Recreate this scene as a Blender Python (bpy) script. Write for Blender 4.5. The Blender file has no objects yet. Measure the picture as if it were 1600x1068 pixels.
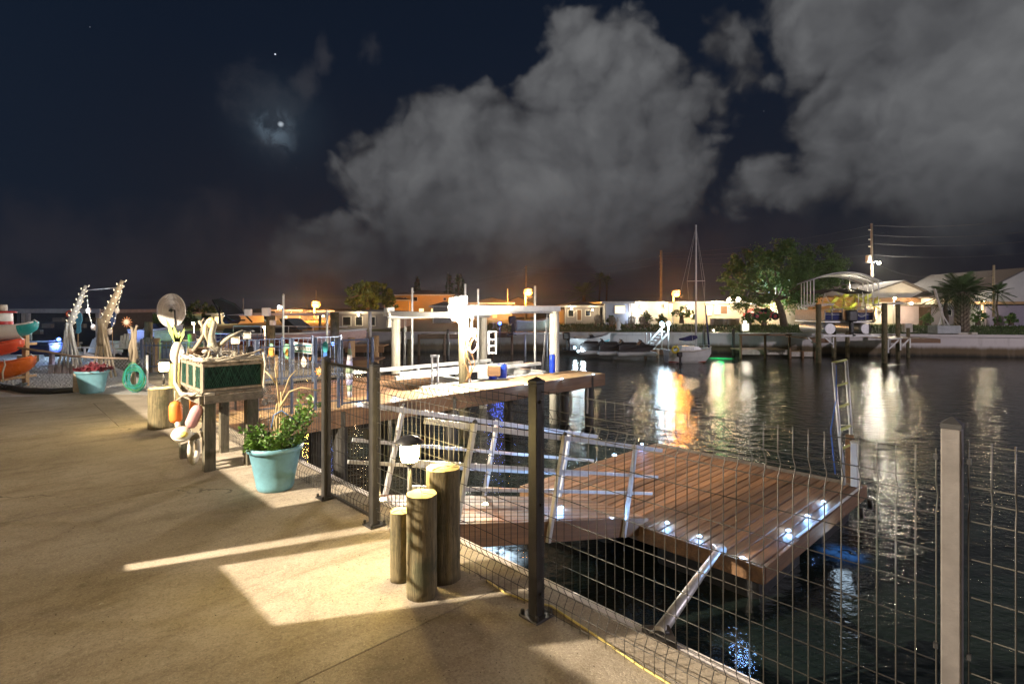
import bpy, math, random
from mathutils import Vector, Matrix, Euler
random.seed(7)
rnd = random.uniform
SC = bpy.context.scene
COL = SC.collection
R = math.radians
PI = math.pi

# ---------------------------------------------------------------- camera
EYE = 1.6; FPX = 860.0; HOR = 480.0
cam_data = bpy.data.cameras.new('camera')
cam = bpy.data.objects.new('camera', cam_data); COL.objects.link(cam)
cam.location = (0, 0, EYE); cam.rotation_euler = (R(90), 0, 0)
cam_data.sensor_width = 36; cam_data.lens = 36 * FPX / 1600
cam_data.shift_y = -54 / 1600
cam_data.clip_start = 0.05; cam_data.clip_end = 3000
SC.camera = cam
SC.view_settings.view_transform = 'Standard'; SC.view_settings.look = 'None'
SC.view_settings.exposure = 0.0; SC.view_settings.gamma = 1.0
SC.view_settings.use_curve_mapping = False
SC.cycles.use_denoising = True
try: SC.cycles.denoiser = 'OPENIMAGEDENOISE'
except Exception: pass
SC.cycles.max_bounces = 6; SC.cycles.diffuse_bounces = 3; SC.cycles.glossy_bounces = 4
SC.cycles.transparent_max_bounces = 8
SC.cycles.sample_clamp_indirect = 4.0; SC.cycles.use_light_tree = True
SC.cycles.caustics_reflective = False; SC.cycles.caustics_refractive = False

# ---------------------------------------------------------------- places
UX, UY = -0.690, 0.724          # along the sea wall, away from the camera
VX, VY = 0.724, 0.690           # square to it, out over the water
OX, OY = 0.126, 2.855
ANG = math.atan2(VY, VX)        # local x = out over the water, local y = along the wall
WATER = -1.3
def L(s, w, z=0.0): return Vector((OX + UX*s + VX*w, OY + UY*s + VY*w, z))
def SW(p): dx, dy = p[0]-OX, p[1]-OY; return (dx*UX+dy*UY, dx*VX+dy*VY)
def P(px, py, z=0.0):
    y = FPX*(EYE-z)/(py-HOR); return Vector(((px-800)*y/FPX, y, z))
def A(px, py, y): return Vector(((px-800)*y/FPX, y, EYE-(py-HOR)*y/FPX))
def X_(px, y): return (px-800)*y/FPX
def Z_(py, y): return EYE-(py-HOR)*y/FPX

# ---------------------------------------------------------------- night sky
world = bpy.data.worlds.new('World'); SC.world = world; world.use_nodes = True
try: world.cycles.sampling_method = 'NONE'
except Exception: pass
nt = world.node_tree; nt.nodes.clear()
class N:
    """small helper writing node graphs"""
    def __init__(s, tree): s.t = tree; s.n = tree.nodes; s.l = tree.links
    def put(s, sock, v):
        if hasattr(v, 'is_output'): s.l.new(v, sock)
        else: sock.default_value = v
    def m(s, op, a, b=None, c=None, clamp=False):
        k = s.n.new('ShaderNodeMath'); k.operation = op; k.use_clamp = clamp
        s.put(k.inputs[0], a)
        if b is not None: s.put(k.inputs[1], b)
        if c is not None: s.put(k.inputs[2], c)
        return k.outputs[0]
    def vm(s, op, a, b=None, out=0):
        k = s.n.new('ShaderNodeVectorMath'); k.operation = op
        s.put(k.inputs[0], a)
        if b is not None: s.put(k.inputs[1], b)
        return k.outputs['Value'] if op in ('DOT_PRODUCT', 'LENGTH', 'DISTANCE') else k.outputs[0]
    def scale(s, a, f):
        k = s.n.new('ShaderNodeVectorMath'); k.operation = 'SCALE'; s.put(k.inputs[0], a); s.put(k.inputs[3], f); return k.outputs[0]
    def noise(s, vec, sc, det=3, rough=.5, dist=0, col=False):
        k = s.n.new('ShaderNodeTexNoise'); s.put(k.inputs['Vector'], vec)
        k.inputs['Scale'].default_value = sc; k.inputs['Detail'].default_value = det
        k.inputs['Roughness'].default_value = rough; k.inputs['Distortion'].default_value = dist
        return k.outputs[1 if col else 0]
    def voro(s, vec, sc, det=0, smooth=.6, feature='SMOOTH_F1'):
        k = s.n.new('ShaderNodeTexVoronoi'); k.feature = feature; s.put(k.inputs['Vector'], vec)
        k.inputs['Scale'].default_value = sc
        if 'Detail' in k.inputs: k.inputs['Detail'].default_value = det
        if feature == 'SMOOTH_F1': k.inputs['Smoothness'].default_value = smooth
        return k.outputs[0]
    def ramp(s, f, stops):
        k = s.n.new('ShaderNodeValToRGB'); s.put(k.inputs[0], f)
        e = k.color_ramp.elements
        while len(e) < len(stops): e.new(.5)
        for q, (p, c) in zip(e, stops): q.position = p; q.color = (*c, 1)
        return k.outputs[0]
    def sm(s, f, a, b, c=0., d=1.):
        k = s.n.new('ShaderNodeMapRange'); k.interpolation_type = 'SMOOTHSTEP'
        s.put(k.inputs[0], f)
        for i, v in enumerate((a, b, c, d)): s.put(k.inputs[i+1], v)
        return k.outputs[0]
    def mix(s, f, a, b, mode='MIX'):
        k = s.n.new('ShaderNodeMix'); k.data_type = 'RGBA'; k.blend_type = mode
        s.put(k.inputs[0], f)
        for i, v in ((6, a), (7, b)):
            if isinstance(v, tuple): k.inputs[i].default_value = (*v, 1)
            else: s.l.new(v, k.inputs[i])
        return k.outputs[2]
    def xyz(s, v): k = s.n.new('ShaderNodeSeparateXYZ'); s.l.new(v, k.inputs[0]); return k.outputs
    def comb(s, x, y, z):
        k = s.n.new('ShaderNodeCombineXYZ')
        for i, v in enumerate((x, y, z)): s.put(k.inputs[i], v)
        return k.outputs[0]
def direction(px, py): return Vector(((px-800)/FPX, 1, -(py-HOR)/FPX)).normalized()
g = N(nt)
tc = nt.nodes.new('ShaderNodeTexCoord').outputs['Generated']
D = g.vm('NORMALIZE', tc)
z = g.xyz(D)[2]
warp = g.scale(g.vm('SUBTRACT', g.noise(D, 4.0, 5, .55, col=True), (.5, .5, .5)), .16)
DW = g.vm('ADD', D, warp)
CLOUDS = [  # towers of the big cloud in the middle
 (905,75,52),(965,80,50),(1010,110,45),(880,150,58),(960,170,80),(1050,190,66),(1080,140,30),(900,250,110),(1020,270,95),
 (800,225,65),(700,215,55),(760,250,90),(660,240,40),(840,330,95),(720,320,95),(600,270,48),(640,330,75),(580,330,45),
 (960,340,85),(570,385,55),(1060,235,60),(480,385,40),(600,240,40),(575,260,34),(590,300,50),(545,370,45),
 # the band beside it and the mass on the right
 (1150,55,42),(1175,110,45),(1130,150,40),(1100,200,38),
 (1250,20,50),(1330,40,105),(1450,40,125),(1560,90,120),(1330,140,75),(1420,170,110),(1540,210,120),(1380,260,100),
 (1500,290,115),(1300,285,66),(1210,305,52),(1150,325,36),(1610,270,110),(1250,190,22),(1290,210,50),(1700,150,160),(1720,-60,160),(1400,-80,130)]
dens = None
for px, py, r in CLOUDS:
    d = direction(px, py); ar = r*(1.12 if px < 1060 else 1.0)/FPX*d.y
    q = g.m('MULTIPLY_ADD', g.vm('DISTANCE', DW, tuple(d)), -1/ar, 1.0)
    q = g.m('MULTIPLY', q, min(1.0, ar*9))
    dens = q if dens is None else g.m('SMOOTH_MAX', dens, q, .22)
bil = g.voro(DW, 15.0, 1, 0, 'F1')                 # round cauliflower heads
bilf = g.voro(DW, 44.0, 0, 0, 'F1')
fine = g.noise(DW, 20.0, 5, .6)
bil2 = g.m('ADD', g.m('MULTIPLY', bil, -.30), g.m('MULTIPLY', bilf, -.13))
dens2 = g.m('ADD', g.m('ADD', dens, bil2), g.m('MULTIPLY_ADD', fine, .30, .20))
alpha = g.sm(dens2, -.04, .20)
core = g.sm(dens2, 0, .55)
# small thin clouds
def wisps(items, lo, hi, k):
    w = None
    for px, py, r in items:
        d = direction(px, py); ar = r/FPX*d.y
        q = g.m('MULTIPLY_ADD', g.vm('DISTANCE', DW, tuple(d)), -1/ar, 1.0)
        w = q if w is None else g.m('SMOOTH_MAX', w, q, .15)
    w = g.m('ADD', w, g.m('MULTIPLY_ADD', fine, 1.5, -.85))
    return g.m('MULTIPLY', g.sm(w, lo, hi), k)
thin = wisps([(360,120,48),(400,150,62),(440,170,60),(465,110,36),(508,75,26),(593,98,26),(262,126,34),(430,215,42),(225,122,16)], -.15, .8, .8)
low = wisps([(60,370,90),(130,400,80),(340,350,66),(300,400,90),(200,420,100),(420,420,130),(600,420,120),(800,400,130),(960,400,110),(1240,390,80),(0,420,90),(700,440,200),(1100,430,150)], -.1, .9, .8)
back = g.m('MULTIPLY', g.sm(g.noise(DW, 2.2, 6, .6), .52, .66), g.sm(g.xyz(D)[1], .35, .1))   # the sky goes on behind with broken cloud
lightd = g.scale(direction(560, 60) - direction(760, 220), .10)
rel = g.m('SUBTRACT', g.voro(g.vm('ADD', DW, (-.012, -.004, .014)), 15.0, 1, 0, 'F1'), bil)
rel2 = g.m('SUBTRACT', g.noise(g.vm('ADD', DW, (-.02, -.004, .02)), 7.0, 4, .55), g.noise(DW, 7.0, 4, .55))
big = g.noise(DW, 5.0, 4, .5)
lum = g.m('ADD', g.m('MULTIPLY', core, .34), g.m('MULTIPLY', rel, .22))
lum = g.m('ADD', lum, g.m('MULTIPLY', rel2, -.75))
lum = g.m('ADD', lum, g.m('MULTIPLY_ADD', big, 1.15, -.28))
lum = g.m('MULTIPLY', lum, g.sm(z, .06, .26, .36, 1.0))
lumc = g.m('MAXIMUM', g.m('MULTIPLY_ADD', lum, .82, .12), .05)
cloudcol = g.ramp(lumc, [(0, (.010, .010, .016)), (.3, (.032, .033, .038)), (.65, (.097, .099, .105)), (1, (.165, .168, .173))])
base = g.ramp(g.m('MULTIPLY_ADD', z, 1.0, 0), [(0, (.017, .0140, .0165)), (.07, (.0115, .0120, .0175)), (.16, (.0085, .0115, .020)), (.40, (.0055, .010, .021)), (1, (.004, .0075, .016))])
skyw = g.sm(g.xyz(D)[0], -.75, -.45, 1., 0.)
base = g.mix(skyw, base, g.mix(.5, base, (.006, .014, .030)))
c = g.mix(g.m('MULTIPLY', low, .55), base, (.028, .025, .031))
c = g.mix(g.m('MULTIPLY', thin, .7), c, (.042, .043, .052))
c = g.mix(back, c, (.035, .036, .040))
c = g.mix(alpha, c, cloudcol)
# the moon behind broken cloud
md = direction(437, 190)
md_d = g.vm('DISTANCE', DW, tuple(md))
mfine = g.noise(D, 30.0, 4, .6, .6)
ring = g.m('MULTIPLY', g.sm(md_d, .050, .002), g.sm(mfine, .38, .60))
c = g.mix(g.m('MULTIPLY', ring, .85), c, (.20, .27, .34))
halo = g.m('POWER', g.sm(g.vm('DISTANCE', D, tuple(md)), .16, .0), 3.0)
c = g.mix(g.m('MULTIPLY', halo, .35), c, (.03, .05, .07))
dot = g.m('MULTIPLY', g.sm(g.vm('DISTANCE', g.vm('ADD', D, g.scale(warp, .25)), tuple(direction(440, 190))), .0080, .0025), g.sm(g.noise(D, 120.0, 3, .6), .30, .50))
c = g.mix(dot, c, (.8, .9, 1.0))
# stars
sv = g.voro(D, 95.0, 0, 0, 'F1')
sm_ = g.m('MULTIPLY', g.sm(sv, .045, .018), g.sm(g.noise(D, 60.0, 1, .5), .60, .72))
star = g.m('MULTIPLY', g.m('MULTIPLY', sm_, g.m('SUBTRACT', 1.0, alpha)), g.sm(z, .1, .3))
c = g.mix(star, c, (.45, .50, .60))
st1 = g.sm(g.vm('DISTANCE', D, tuple(direction(430, 85))), .0015, .0008)
c = g.mix(st1, c, (.8, .85, 1.0))
bg = nt.nodes.new('ShaderNodeBackground'); nt.links.new(c, bg.inputs[0]); bg.inputs[1].default_value = 1.0
wo = nt.nodes.new('ShaderNodeOutputWorld'); nt.links.new(bg.outputs[0], wo.inputs[0])

# ---------------------------------------------------------------- lights
def moonlight():
    l = bpy.data.lights.new('moonlight', 'SUN'); l.energy = .012; l.angle = R(3); l.color = (.75, .85, 1)
    o = bpy.data.objects.new('moonlight', l); COL.objects.link(o)
    o.rotation_euler = (-direction(437, 190)).to_track_quat('-Z', 'Y').to_euler()
moonlight()
def lamp(loc, watt, color, size=.03, name='lamp_light', spot=None):
    l = bpy.data.lights.new(name, 'SPOT' if spot else 'POINT'); l.energy = watt; l.color = color; l.shadow_soft_size = size
    o = bpy.data.objects.new(name, l); COL.objects.link(o); o.location = loc
    if spot:
        l.spot_size = R(spot[1]); l.spot_blend = .6
        o.rotation_euler = (Vector(spot[0]) - Vector(loc)).to_track_quat('-Z', 'Y').to_euler()
    return o
WARM = (1, .70, .30); COOL = (.26, .52, 1.0); SODIUM = (1, .36, .06); WHITEW = (1, .86, .62)
FLOODLAMP = Vector((-7.4, 1.15, 4.2))
lamp(FLOODLAMP, 12000, (1, .85, .66), .012, 'upstairs_light')
lamp(L(-1.2, -3.75, 4.4), 112, (1, .63, .19), .10, 'porch_light')
lamp(L(4.6, -3.75, 4.4), 72, (1, .72, .40), .10, 'porch_light')
lamp((31, 4, 7.5), 16000, (.90, .80, .88), .3, 'bank_fill_light')  # added fill lamp out of view, brightens the far sea wall

# ---------------------------------------------------------------- materials
MATS = {}
def mat(name, c1, c2=None, rough=.6, metal=0., scale=6., stretch=(1, 1, 1), bump=0., bscale=None, emit=None, es=0., vary=0., coat=0., spec=None, trans=0.):
    if name in MATS: return MATS[name]
    m = bpy.data.materials.new(name); m.use_nodes = True; MATS[name] = m
    t = m.node_tree; b = t.nodes['Principled BSDF']; q = N(t)
    b.inputs['Roughness'].default_value = rough; b.inputs['Metallic'].default_value = metal
    if coat: b.inputs['Coat Weight'].default_value = coat
    if spec is not None: b.inputs['Specular IOR Level'].default_value = spec
    if trans: b.inputs['Transmission Weight'].default_value = trans
    co = t.nodes.new('ShaderNodeTexCoord').outputs['Object']
    mp = t.nodes.new('ShaderNodeMapping'); t.links.new(co, mp.inputs[0]); mp.inputs['Scale'].default_value = stretch
    oi = t.nodes.new('ShaderNodeObjectInfo').outputs['Random']
    v = q.vm('ADD', mp.outputs[0], q.comb(q.m('MULTIPLY', oi, 37.0), q.m('MULTIPLY', oi, 11.0), q.m('MULTIPLY', oi, 23.0)))
    if c2 is None: c2 = tuple(x*.72 for x in c1)
    n1 = q.noise(v, scale, 7, .68)
    col = q.mix(q.sm(n1, .30, .70), c2, c1)
    if vary:
        f = q.m('MULTIPLY_ADD', oi, vary*2, 1-vary)
        col = q.scale(col, f)
    t.links.new(col, b.inputs['Base Color'])
    rr = q.m('MULTIPLY_ADD', q.noise(v, scale*1.7, 3, .6), .3, rough-.15, clamp=True)
    t.links.new(rr, b.inputs['Roughness'])
    if bump:
        bn = t.nodes.new('ShaderNodeBump'); bn.inputs['Strength'].default_value = bump; bn.inputs['Distance'].default_value = .01
        t.links.new(q.noise(v, bscale or scale*3, 6, .7), bn.inputs['Height']); t.links.new(bn.outputs[0], b.inputs['Normal'])
    if emit:
        b.inputs['Emission Color'].default_value = (*emit, 1); b.inputs['Emission Strength'].default_value = es
    return m
def wood(name, c1, c2, rough=.6, vary=.22, axis=0, spec=.4, bump=.5):
    st = [14, 14, 14]; st[axis] = .9
    return mat(name, c1, c2, rough, 0, 1.6, tuple(st), bump, 3.0, vary=vary, spec=spec)

M = dict(
 litpost=mat('lit_post_paint', (.125, .115, .112), (.085, .078, .076), rough=.5, metal=.2, scale=9, bump=.15),  # post paint made paler for the lit near posts
 wire=mat('black_coated_wire', (.050, .047, .042), rough=.5, metal=.3),
 post=mat('shaded_post_paint', (.042, .039, .036), (.026, .024, .022), rough=.5, metal=.3, scale=9, bump=.15),  # same post paint darkened for the shade on the other posts
 alu=mat('brushed_aluminium', (.62, .62, .62), (.46, .46, .46), rough=.40, metal=.35, scale=12),
 white=mat('white_paint', (.78, .78, .76), (.66, .65, .62), rough=.45, scale=5, bump=.1),
 dirtywhite=mat('weathered_white', (.62, .58, .50), (.42, .38, .31), rough=.7, scale=7, bump=.3),
 black=mat('black_plastic', (.02, .02, .022), rough=.45),
 rubber=mat('black_rubber', (.015, .015, .015), rough=.7),
 blue=mat('blue_barrel_plastic', (.01, .05, .55), rough=.35),
 turq=mat('turquoise_plastic', (.125, .28, .34), (.10, .21, .25), rough=.42, scale=9, bump=.15),
 deck=wood('brown_deck_board', (.24, .112, .046), (.115, .060, .032), .5, .38, 0, .5),
 deckl=wood('light_deck_board', (.50, .32, .16), (.34, .21, .10), .6, .14, 0),
 fascia=wood('brown_fascia', (.23, .125, .06), (.13, .075, .04), .6, .15, 0),
 grey=wood('grey_weathered_board', (.22, .19, .145), (.12, .10, .075), .8, .25, 0),
 greyz=wood('grey_weathered_post', (.24, .205, .14), (.11, .10, .06), .85, .15, 2, bump=1.0),
 piling=wood('treated_piling', (.27, .22, .11), (.12, .105, .05), .85, .12, 2, bump=1.0),
 pilingd=wood('dark_wet_piling', (.045, .04, .032), (.02, .018, .015), .6, .15, 2),
 endgrain=mat('cut_piling_top', (.52, .42, .20), (.34, .27, .12), rough=.85, scale=9, bump=.4),
 drift=wood('driftwood', (.36, .30, .22), (.18, .145, .10), .85, .15, 2, bump=.8),
 leaf=mat('leaf_green', (.14, .29, .04), (.06, .15, .02), rough=.45, scale=3, vary=.3),
 leafd=mat('dark_leaf_green', (.035, .07, .02), (.018, .04, .012), rough=.6, scale=2.5),
 leafp=mat('palm_green', (.08, .14, .045), (.045, .08, .028), rough=.55, scale=2.5),
 bark=mat('bark', (.16, .12, .085), (.08, .06, .045), rough=.9, scale=5, bump=.8),
 soil=mat('potting_soil', (.03, .02, .014), rough=.95, bump=.8),
 hull=mat('white_gelcoat', (.72, .72, .70), (.62, .62, .60), rough=.22, scale=2, coat=.3),
 navy=mat('navy_canvas', (.012, .022, .12), rough=.8),
 darkc=mat('dark_canvas', (.02, .022, .025), rough=.8),
 glass=mat('dark_glass', (.02, .025, .03), rough=.08),
)
def pile_m(name, c1, c2, c3):
    m = bpy.data.materials.new(name); m.use_nodes = True; MATS[name] = m; t = m.node_tree; b = t.nodes['Principled BSDF']; q = N(t)
    co = t.nodes.new('ShaderNodeTexCoord').outputs['Object']; oi = t.nodes.new('ShaderNodeObjectInfo').outputs['Random']
    mp = t.nodes.new('ShaderNodeMapping'); t.links.new(co, mp.inputs[0]); mp.inputs['Scale'].default_value = (1, 1, .10)
    v = q.vm('ADD', mp.outputs[0], q.comb(q.m('MULTIPLY', oi, 37.0), 0, 0)); v2 = q.vm('ADD', co, q.comb(q.m('MULTIPLY', oi, 17.0), 0, 0))
    g1 = q.noise(v, 45, 6, .7, .4); g2 = q.noise(v2, 5, 5, .6); g3 = q.noise(v, 140, 3, .7); kn = q.voro(v2, 7.0, 0, 0, 'F1')
    col = q.mix(q.sm(g1, .35, .66), c2, c1); col = q.mix(q.m('MULTIPLY', q.sm(g2, .48, .66), .75), col, c3)
    col = q.mix(q.m('MULTIPLY', q.sm(g3, .60, .70), .8), col, (.02, .015, .01)); col = q.mix(q.m('MULTIPLY', q.sm(kn, .16, .06), .85), col, (.035, .022, .012))
    t.links.new(col, b.inputs['Base Color']); b.inputs['Roughness'].default_value = .88
    bn = t.nodes.new('ShaderNodeBump'); bn.inputs['Strength'].default_value = .9; bn.inputs['Distance'].default_value = .006
    t.links.new(q.m('ADD', g1, q.m('MULTIPLY', g3, -.6)), bn.inputs['Height']); t.links.new(bn.outputs[0], b.inputs['Normal']); return m
M['piling'] = pile_m('weathered_round_piling', (.20, .16, .08), (.095, .078, .04), (.055, .062, .03))
M['greyz'] = pile_m('weathered_square_post', (.135, .118, .08), (.065, .057, .036), (.055, .065, .035))
def glow(name, color, s):
    if name in MATS: return MATS[name]
    return mat(name, color, color, rough=.5, emit=color, es=s)
M['g_warm'] = glow('lit_warm_lens', (1, .82, .42), 60)
M['g_cool'] = glow('lit_cool_lens', (.45, .72, 1.0), 9)
M['g_sod'] = glow('lit_sodium_lens', (1, .42, .08), 5)
M['g_white'] = glow('lit_white_lens', (1, .90, .72), 16)
M['g_win'] = glow('lit_window', (1, .72, .36), 2.2)
M['g_bead'] = glow('lit_string_bulb', (1, .86, .60), 1.6)

# ---------------------------------------------------------------- mesh kit
MW = {}     # world matrix of every object made here
class MB:
    def __init__(s): s.v = []; s.f = []; s.sm = []
    def add(s, vs, fs, smooth=False):
        n = len(s.v); s.v += [tuple(v) for v in vs]; s.f += [tuple(i+n for i in f) for f in fs]; s.sm += [smooth]*len(fs); return s
    def box(s, a, b):
        x0, y0, z0 = (min(a[i], b[i]) for i in range(3)); x1, y1, z1 = (max(a[i], b[i]) for i in range(3))
        return s.add([(x0,y0,z0),(x1,y0,z0),(x1,y1,z0),(x0,y1,z0),(x0,y0,z1),(x1,y0,z1),(x1,y1,z1),(x0,y1,z1)],
                     [(0,3,2,1),(4,5,6,7),(0,1,5,4),(1,2,6,5),(2,3,7,6),(3,0,4,7)])
    def bbox(s, a, b, r=.006):      # box with chamfered edges
        x0, y0, z0 = (min(a[i], b[i]) for i in range(3)); x1, y1, z1 = (max(a[i], b[i]) for i in range(3))
        r = min(r, (x1-x0)*.3, (y1-y0)*.3, (z1-z0)*.3); vs = []
        for zz, rr in ((z0, r), (z0+r, 0), (z1-r, 0), (z1, r)):
            for (cx, sx) in ((x0, 1), (x1, -1)):
                pass
            vs += [(x0+rr+r*(rr==0), y0+rr, zz), (x1-rr-r*(rr==0), y0+rr, zz), (x1-rr, y0+rr+r*(rr==0), zz), (x1-rr, y1-rr-r*(rr==0), zz),
                   (x1-rr-r*(rr==0), y1-rr, zz), (x0+rr+r*(rr==0), y1-rr, zz), (x0+rr, y1-rr-r*(rr==0), zz), (x0+rr, y0+rr+r*(rr==0), zz)]
        fs = [tuple(range(7, -1, -1)), tuple(range(24, 32))]
        for k in range(3):
            for i in range(8):
                j = (i+1) % 8; fs.append((k*8+i, k*8+j, k*8+8+j, k*8+8+i))
        return s.add(vs, fs)
    def bar(s, p, q, w, h=None, up=(0, 0, 1)):
        h = h or w; p = Vector(p); q = Vector(q); d = (q-p).normalized(); u = Vector(up)
        if abs(d.dot(u)) > .98: u = Vector((1, 0, 0))
        a = d.cross(u).normalized(); b = a.cross(d).normalized(); vs = []
        for c in (p, q):
            for i, j in ((-1,-1),(1,-1),(1,1),(-1,1)): vs.append(c + a*i*w/2 + b*j*h/2)
        return s.add(vs, [(3,2,1,0),(4,5,6,7),(0,1,5,4),(1,2,6,5),(2,3,7,6),(3,0,4,7)])
    def tube(s, pts, r, n=8, smooth=True, cap=True):
        pts = [Vector(p) for p in pts]; m = len(pts); rs = r if isinstance(r, (list, tuple)) else [r]*m
        vs = []; ref = None
        for i, p in enumerate(pts):
            d = (pts[min(i+1, m-1)] - pts[max(i-1, 0)]).normalized()
            if ref is None: ref = Vector((0, 0, 1)) if abs(d.z) < .9 else Vector((1, 0, 0))
            a = d.cross(ref).normalized(); b = a.cross(d).normalized(); ref = b
            for k in range(n):
                t = 2*PI*k/n; vs.append(p + (a*math.cos(t) + b*math.sin(t))*rs[i])
        fs = [(i*n+k, i*n+(k+1) % n, (i+1)*n+(k+1) % n, (i+1)*n+k) for i in range(m-1) for k in range(n)]
        s.add(vs, fs, smooth)
        if cap:
            o = len(s.v)-len(vs); s.f += [tuple(o+k for k in range(n-1, -1, -1)), tuple(o+(m-1)*n+k for k in range(n))]; s.sm += [False]*2
        return s
    def lathe(s, prof, c=(0, 0, 0), n=20, smooth=True, capb=True, capt=True, squash=1.):
        vs = []; m = len(prof)
        for (r, z) in prof:
            for k in range(n):
                t = 2*PI*k/n; vs.append((c[0]+r*math.cos(t), c[1]+r*math.sin(t)*squash, c[2]+z))
        fs = [(i*n+k, i*n+(k+1) % n, (i+1)*n+(k+1) % n, (i+1)*n+k) for i in range(m-1) for k in range(n)]
        o = len(s.v); s.add(vs, fs, smooth)
        if capb: s.f.append(tuple(o+k for k in range(n-1, -1, -1))); s.sm.append(False)
        if capt: s.f.append(tuple(o+(m-1)*n+k for k in range(n))); s.sm.append(False)
        return s
    def ball(s, c, r, n=12, sq=(1, 1, 1)):
        m = n//2+1; prof = [(math.sin(PI*i/m), -math.cos(PI*i/m)) for i in range(m+1)]
        vs = []
        for (rr, zz) in prof:
            for k in range(n):
                t = 2*PI*k/n; vs.append((c[0]+r*rr*math.cos(t)*sq[0], c[1]+r*rr*math.sin(t)*sq[1], c[2]+r*zz*sq[2]))
        fs = [(i*n+k, i*n+(k+1) % n, (i+1)*n+(k+1) % n, (i+1)*n+k) for i in range(m) for k in range(n)]
        return s.add(vs, fs, True)
    def prism(s, poly, z0, z1):     # counter-clockwise polygon in xy
        n = len(poly); vs = [(x, y, z0) for x, y in poly] + [(x, y, z1) for x, y in poly]
        return s.add(vs, [tuple(range(n-1, -1, -1)), tuple(range(n, 2*n))] + [(i, (i+1) % n, n+(i+1) % n, n+i) for i in range(n)])
    def profile(s, pts, d, off=(0, 0, 0)):      # polygon of 3-D points extruded by vector d
        n = len(pts); d = Vector(d); off = Vector(off); a = [Vector(p)+off for p in pts]
        return s.add(a + [p+d for p in a], [tuple(range(n-1, -1, -1)), tuple(range(n, 2*n))] + [(i, (i+1) % n, n+(i+1) % n, n+i) for i in range(n)])
    def quad(s, a, b, c, d): return s.add([a, b, c, d], [(0, 1, 2, 3)])
    def torus(s, c, Rr, r, n=24, m=8, nrm=(0, 0, 1)):
        q = Vector(nrm).to_track_quat('Z', 'Y'); vs = []
        for i in range(n):
            t = 2*PI*i/n
            for k in range(m):
                u = 2*PI*k/m; p = Vector(((Rr+r*math.cos(u))*math.cos(t), (Rr+r*math.cos(u))*math.sin(t), r*math.sin(u)))
                vs.append(Vector(c) + q @ p)
        return s.add(vs, [(i*m+k, ((i+1) % n)*m+k, ((i+1) % n)*m+(k+1) % m, i*m+(k+1) % m) for i in range(n) for k in range(m)], True)
    def build(s, name, m, parent=None, world=False, mesh_only=False, loc=None, rot=None, fix=True):
        vs = [Vector(v) for v in s.v]
        if world and parent is not None:
            inv = MW[parent.name].inverted(); vs = [inv @ v for v in vs]
        me = bpy.data.meshes.new(name)
        if loc is None and vs and not mesh_only:
            mn = [min(v[i] for v in vs) for i in range(3)]; mx = [max(v[i] for v in vs) for i in range(3)]
            o = Vector(((mn[0]+mx[0])/2, (mn[1]+mx[1])/2, mn[2])); vs = [v-o for v in vs]
        else: o = Vector(loc or (0, 0, 0))
        me.from_pydata([tuple(v) for v in vs], [], s.f)
        me.polygons.foreach_set('use_smooth', s.sm)
        me.materials.append(M[m] if isinstance(m, str) else m)
        me.validate(); me.update()
        if fix:
            import bmesh
            bm = bmesh.new(); bm.from_mesh(me); bmesh.ops.recalc_face_normals(bm, faces=bm.faces[:]); bm.to_mesh(me); bm.free()
        if mesh_only: return me
        return link(name, me, parent, o, rot)
def link(name, me, parent=None, loc=(0, 0, 0), rot=None):
    ob = bpy.data.objects.new(name, me); COL.objects.link(ob)
    ob.location = loc
    if rot: ob.rotation_euler = rot
    mat_ = Matrix.Translation(Vector(loc)) @ (Euler(rot).to_matrix().to_4x4() if rot else Matrix())
    if parent is not None: ob.parent = parent; mat_ = MW[parent.name] @ mat_
    MW[ob.name] = mat_
    return ob
def tag(o, label=None, cat=None, group=None, kind=None):
    if label: o['label'] = label
    if cat: o['category'] = cat
    if group: o['group'] = group
    if kind: o['kind'] = kind
    return o
def root(name, label, cat, loc=(0, 0, 0), rot=None, group=None):
    if rot is not None and not isinstance(rot, (tuple, list)): rot = (0, 0, rot)
    return tag(link(name, None, None, loc, rot), label, cat, group)
def part(mb, name, m, parent, world=False, label=None):
    o = mb.build(name, m, parent, world)
    if label: o['label'] = label
    return o
def copy_tree(o, kids, parent=None, loc=None, rotz=None, label=None):
    c = o.copy(); COL.objects.link(c)
    if parent is not None: c.parent = parent
    if loc is not None: c.location = loc
    if rotz is not None: c.rotation_euler = (0, 0, rotz)
    if label: c['label'] = label
    for k in kids.get(o.name, []): copy_tree(k, kids, c)
    return c
def kidmap():
    d = {}
    for o in COL.objects:
        if o.parent: d.setdefault(o.parent.name, []).append(o)
    return d
def struct(o): o['kind'] = 'structure'; return o
def stuff(o): o['kind'] = 'stuff'; return o
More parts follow.
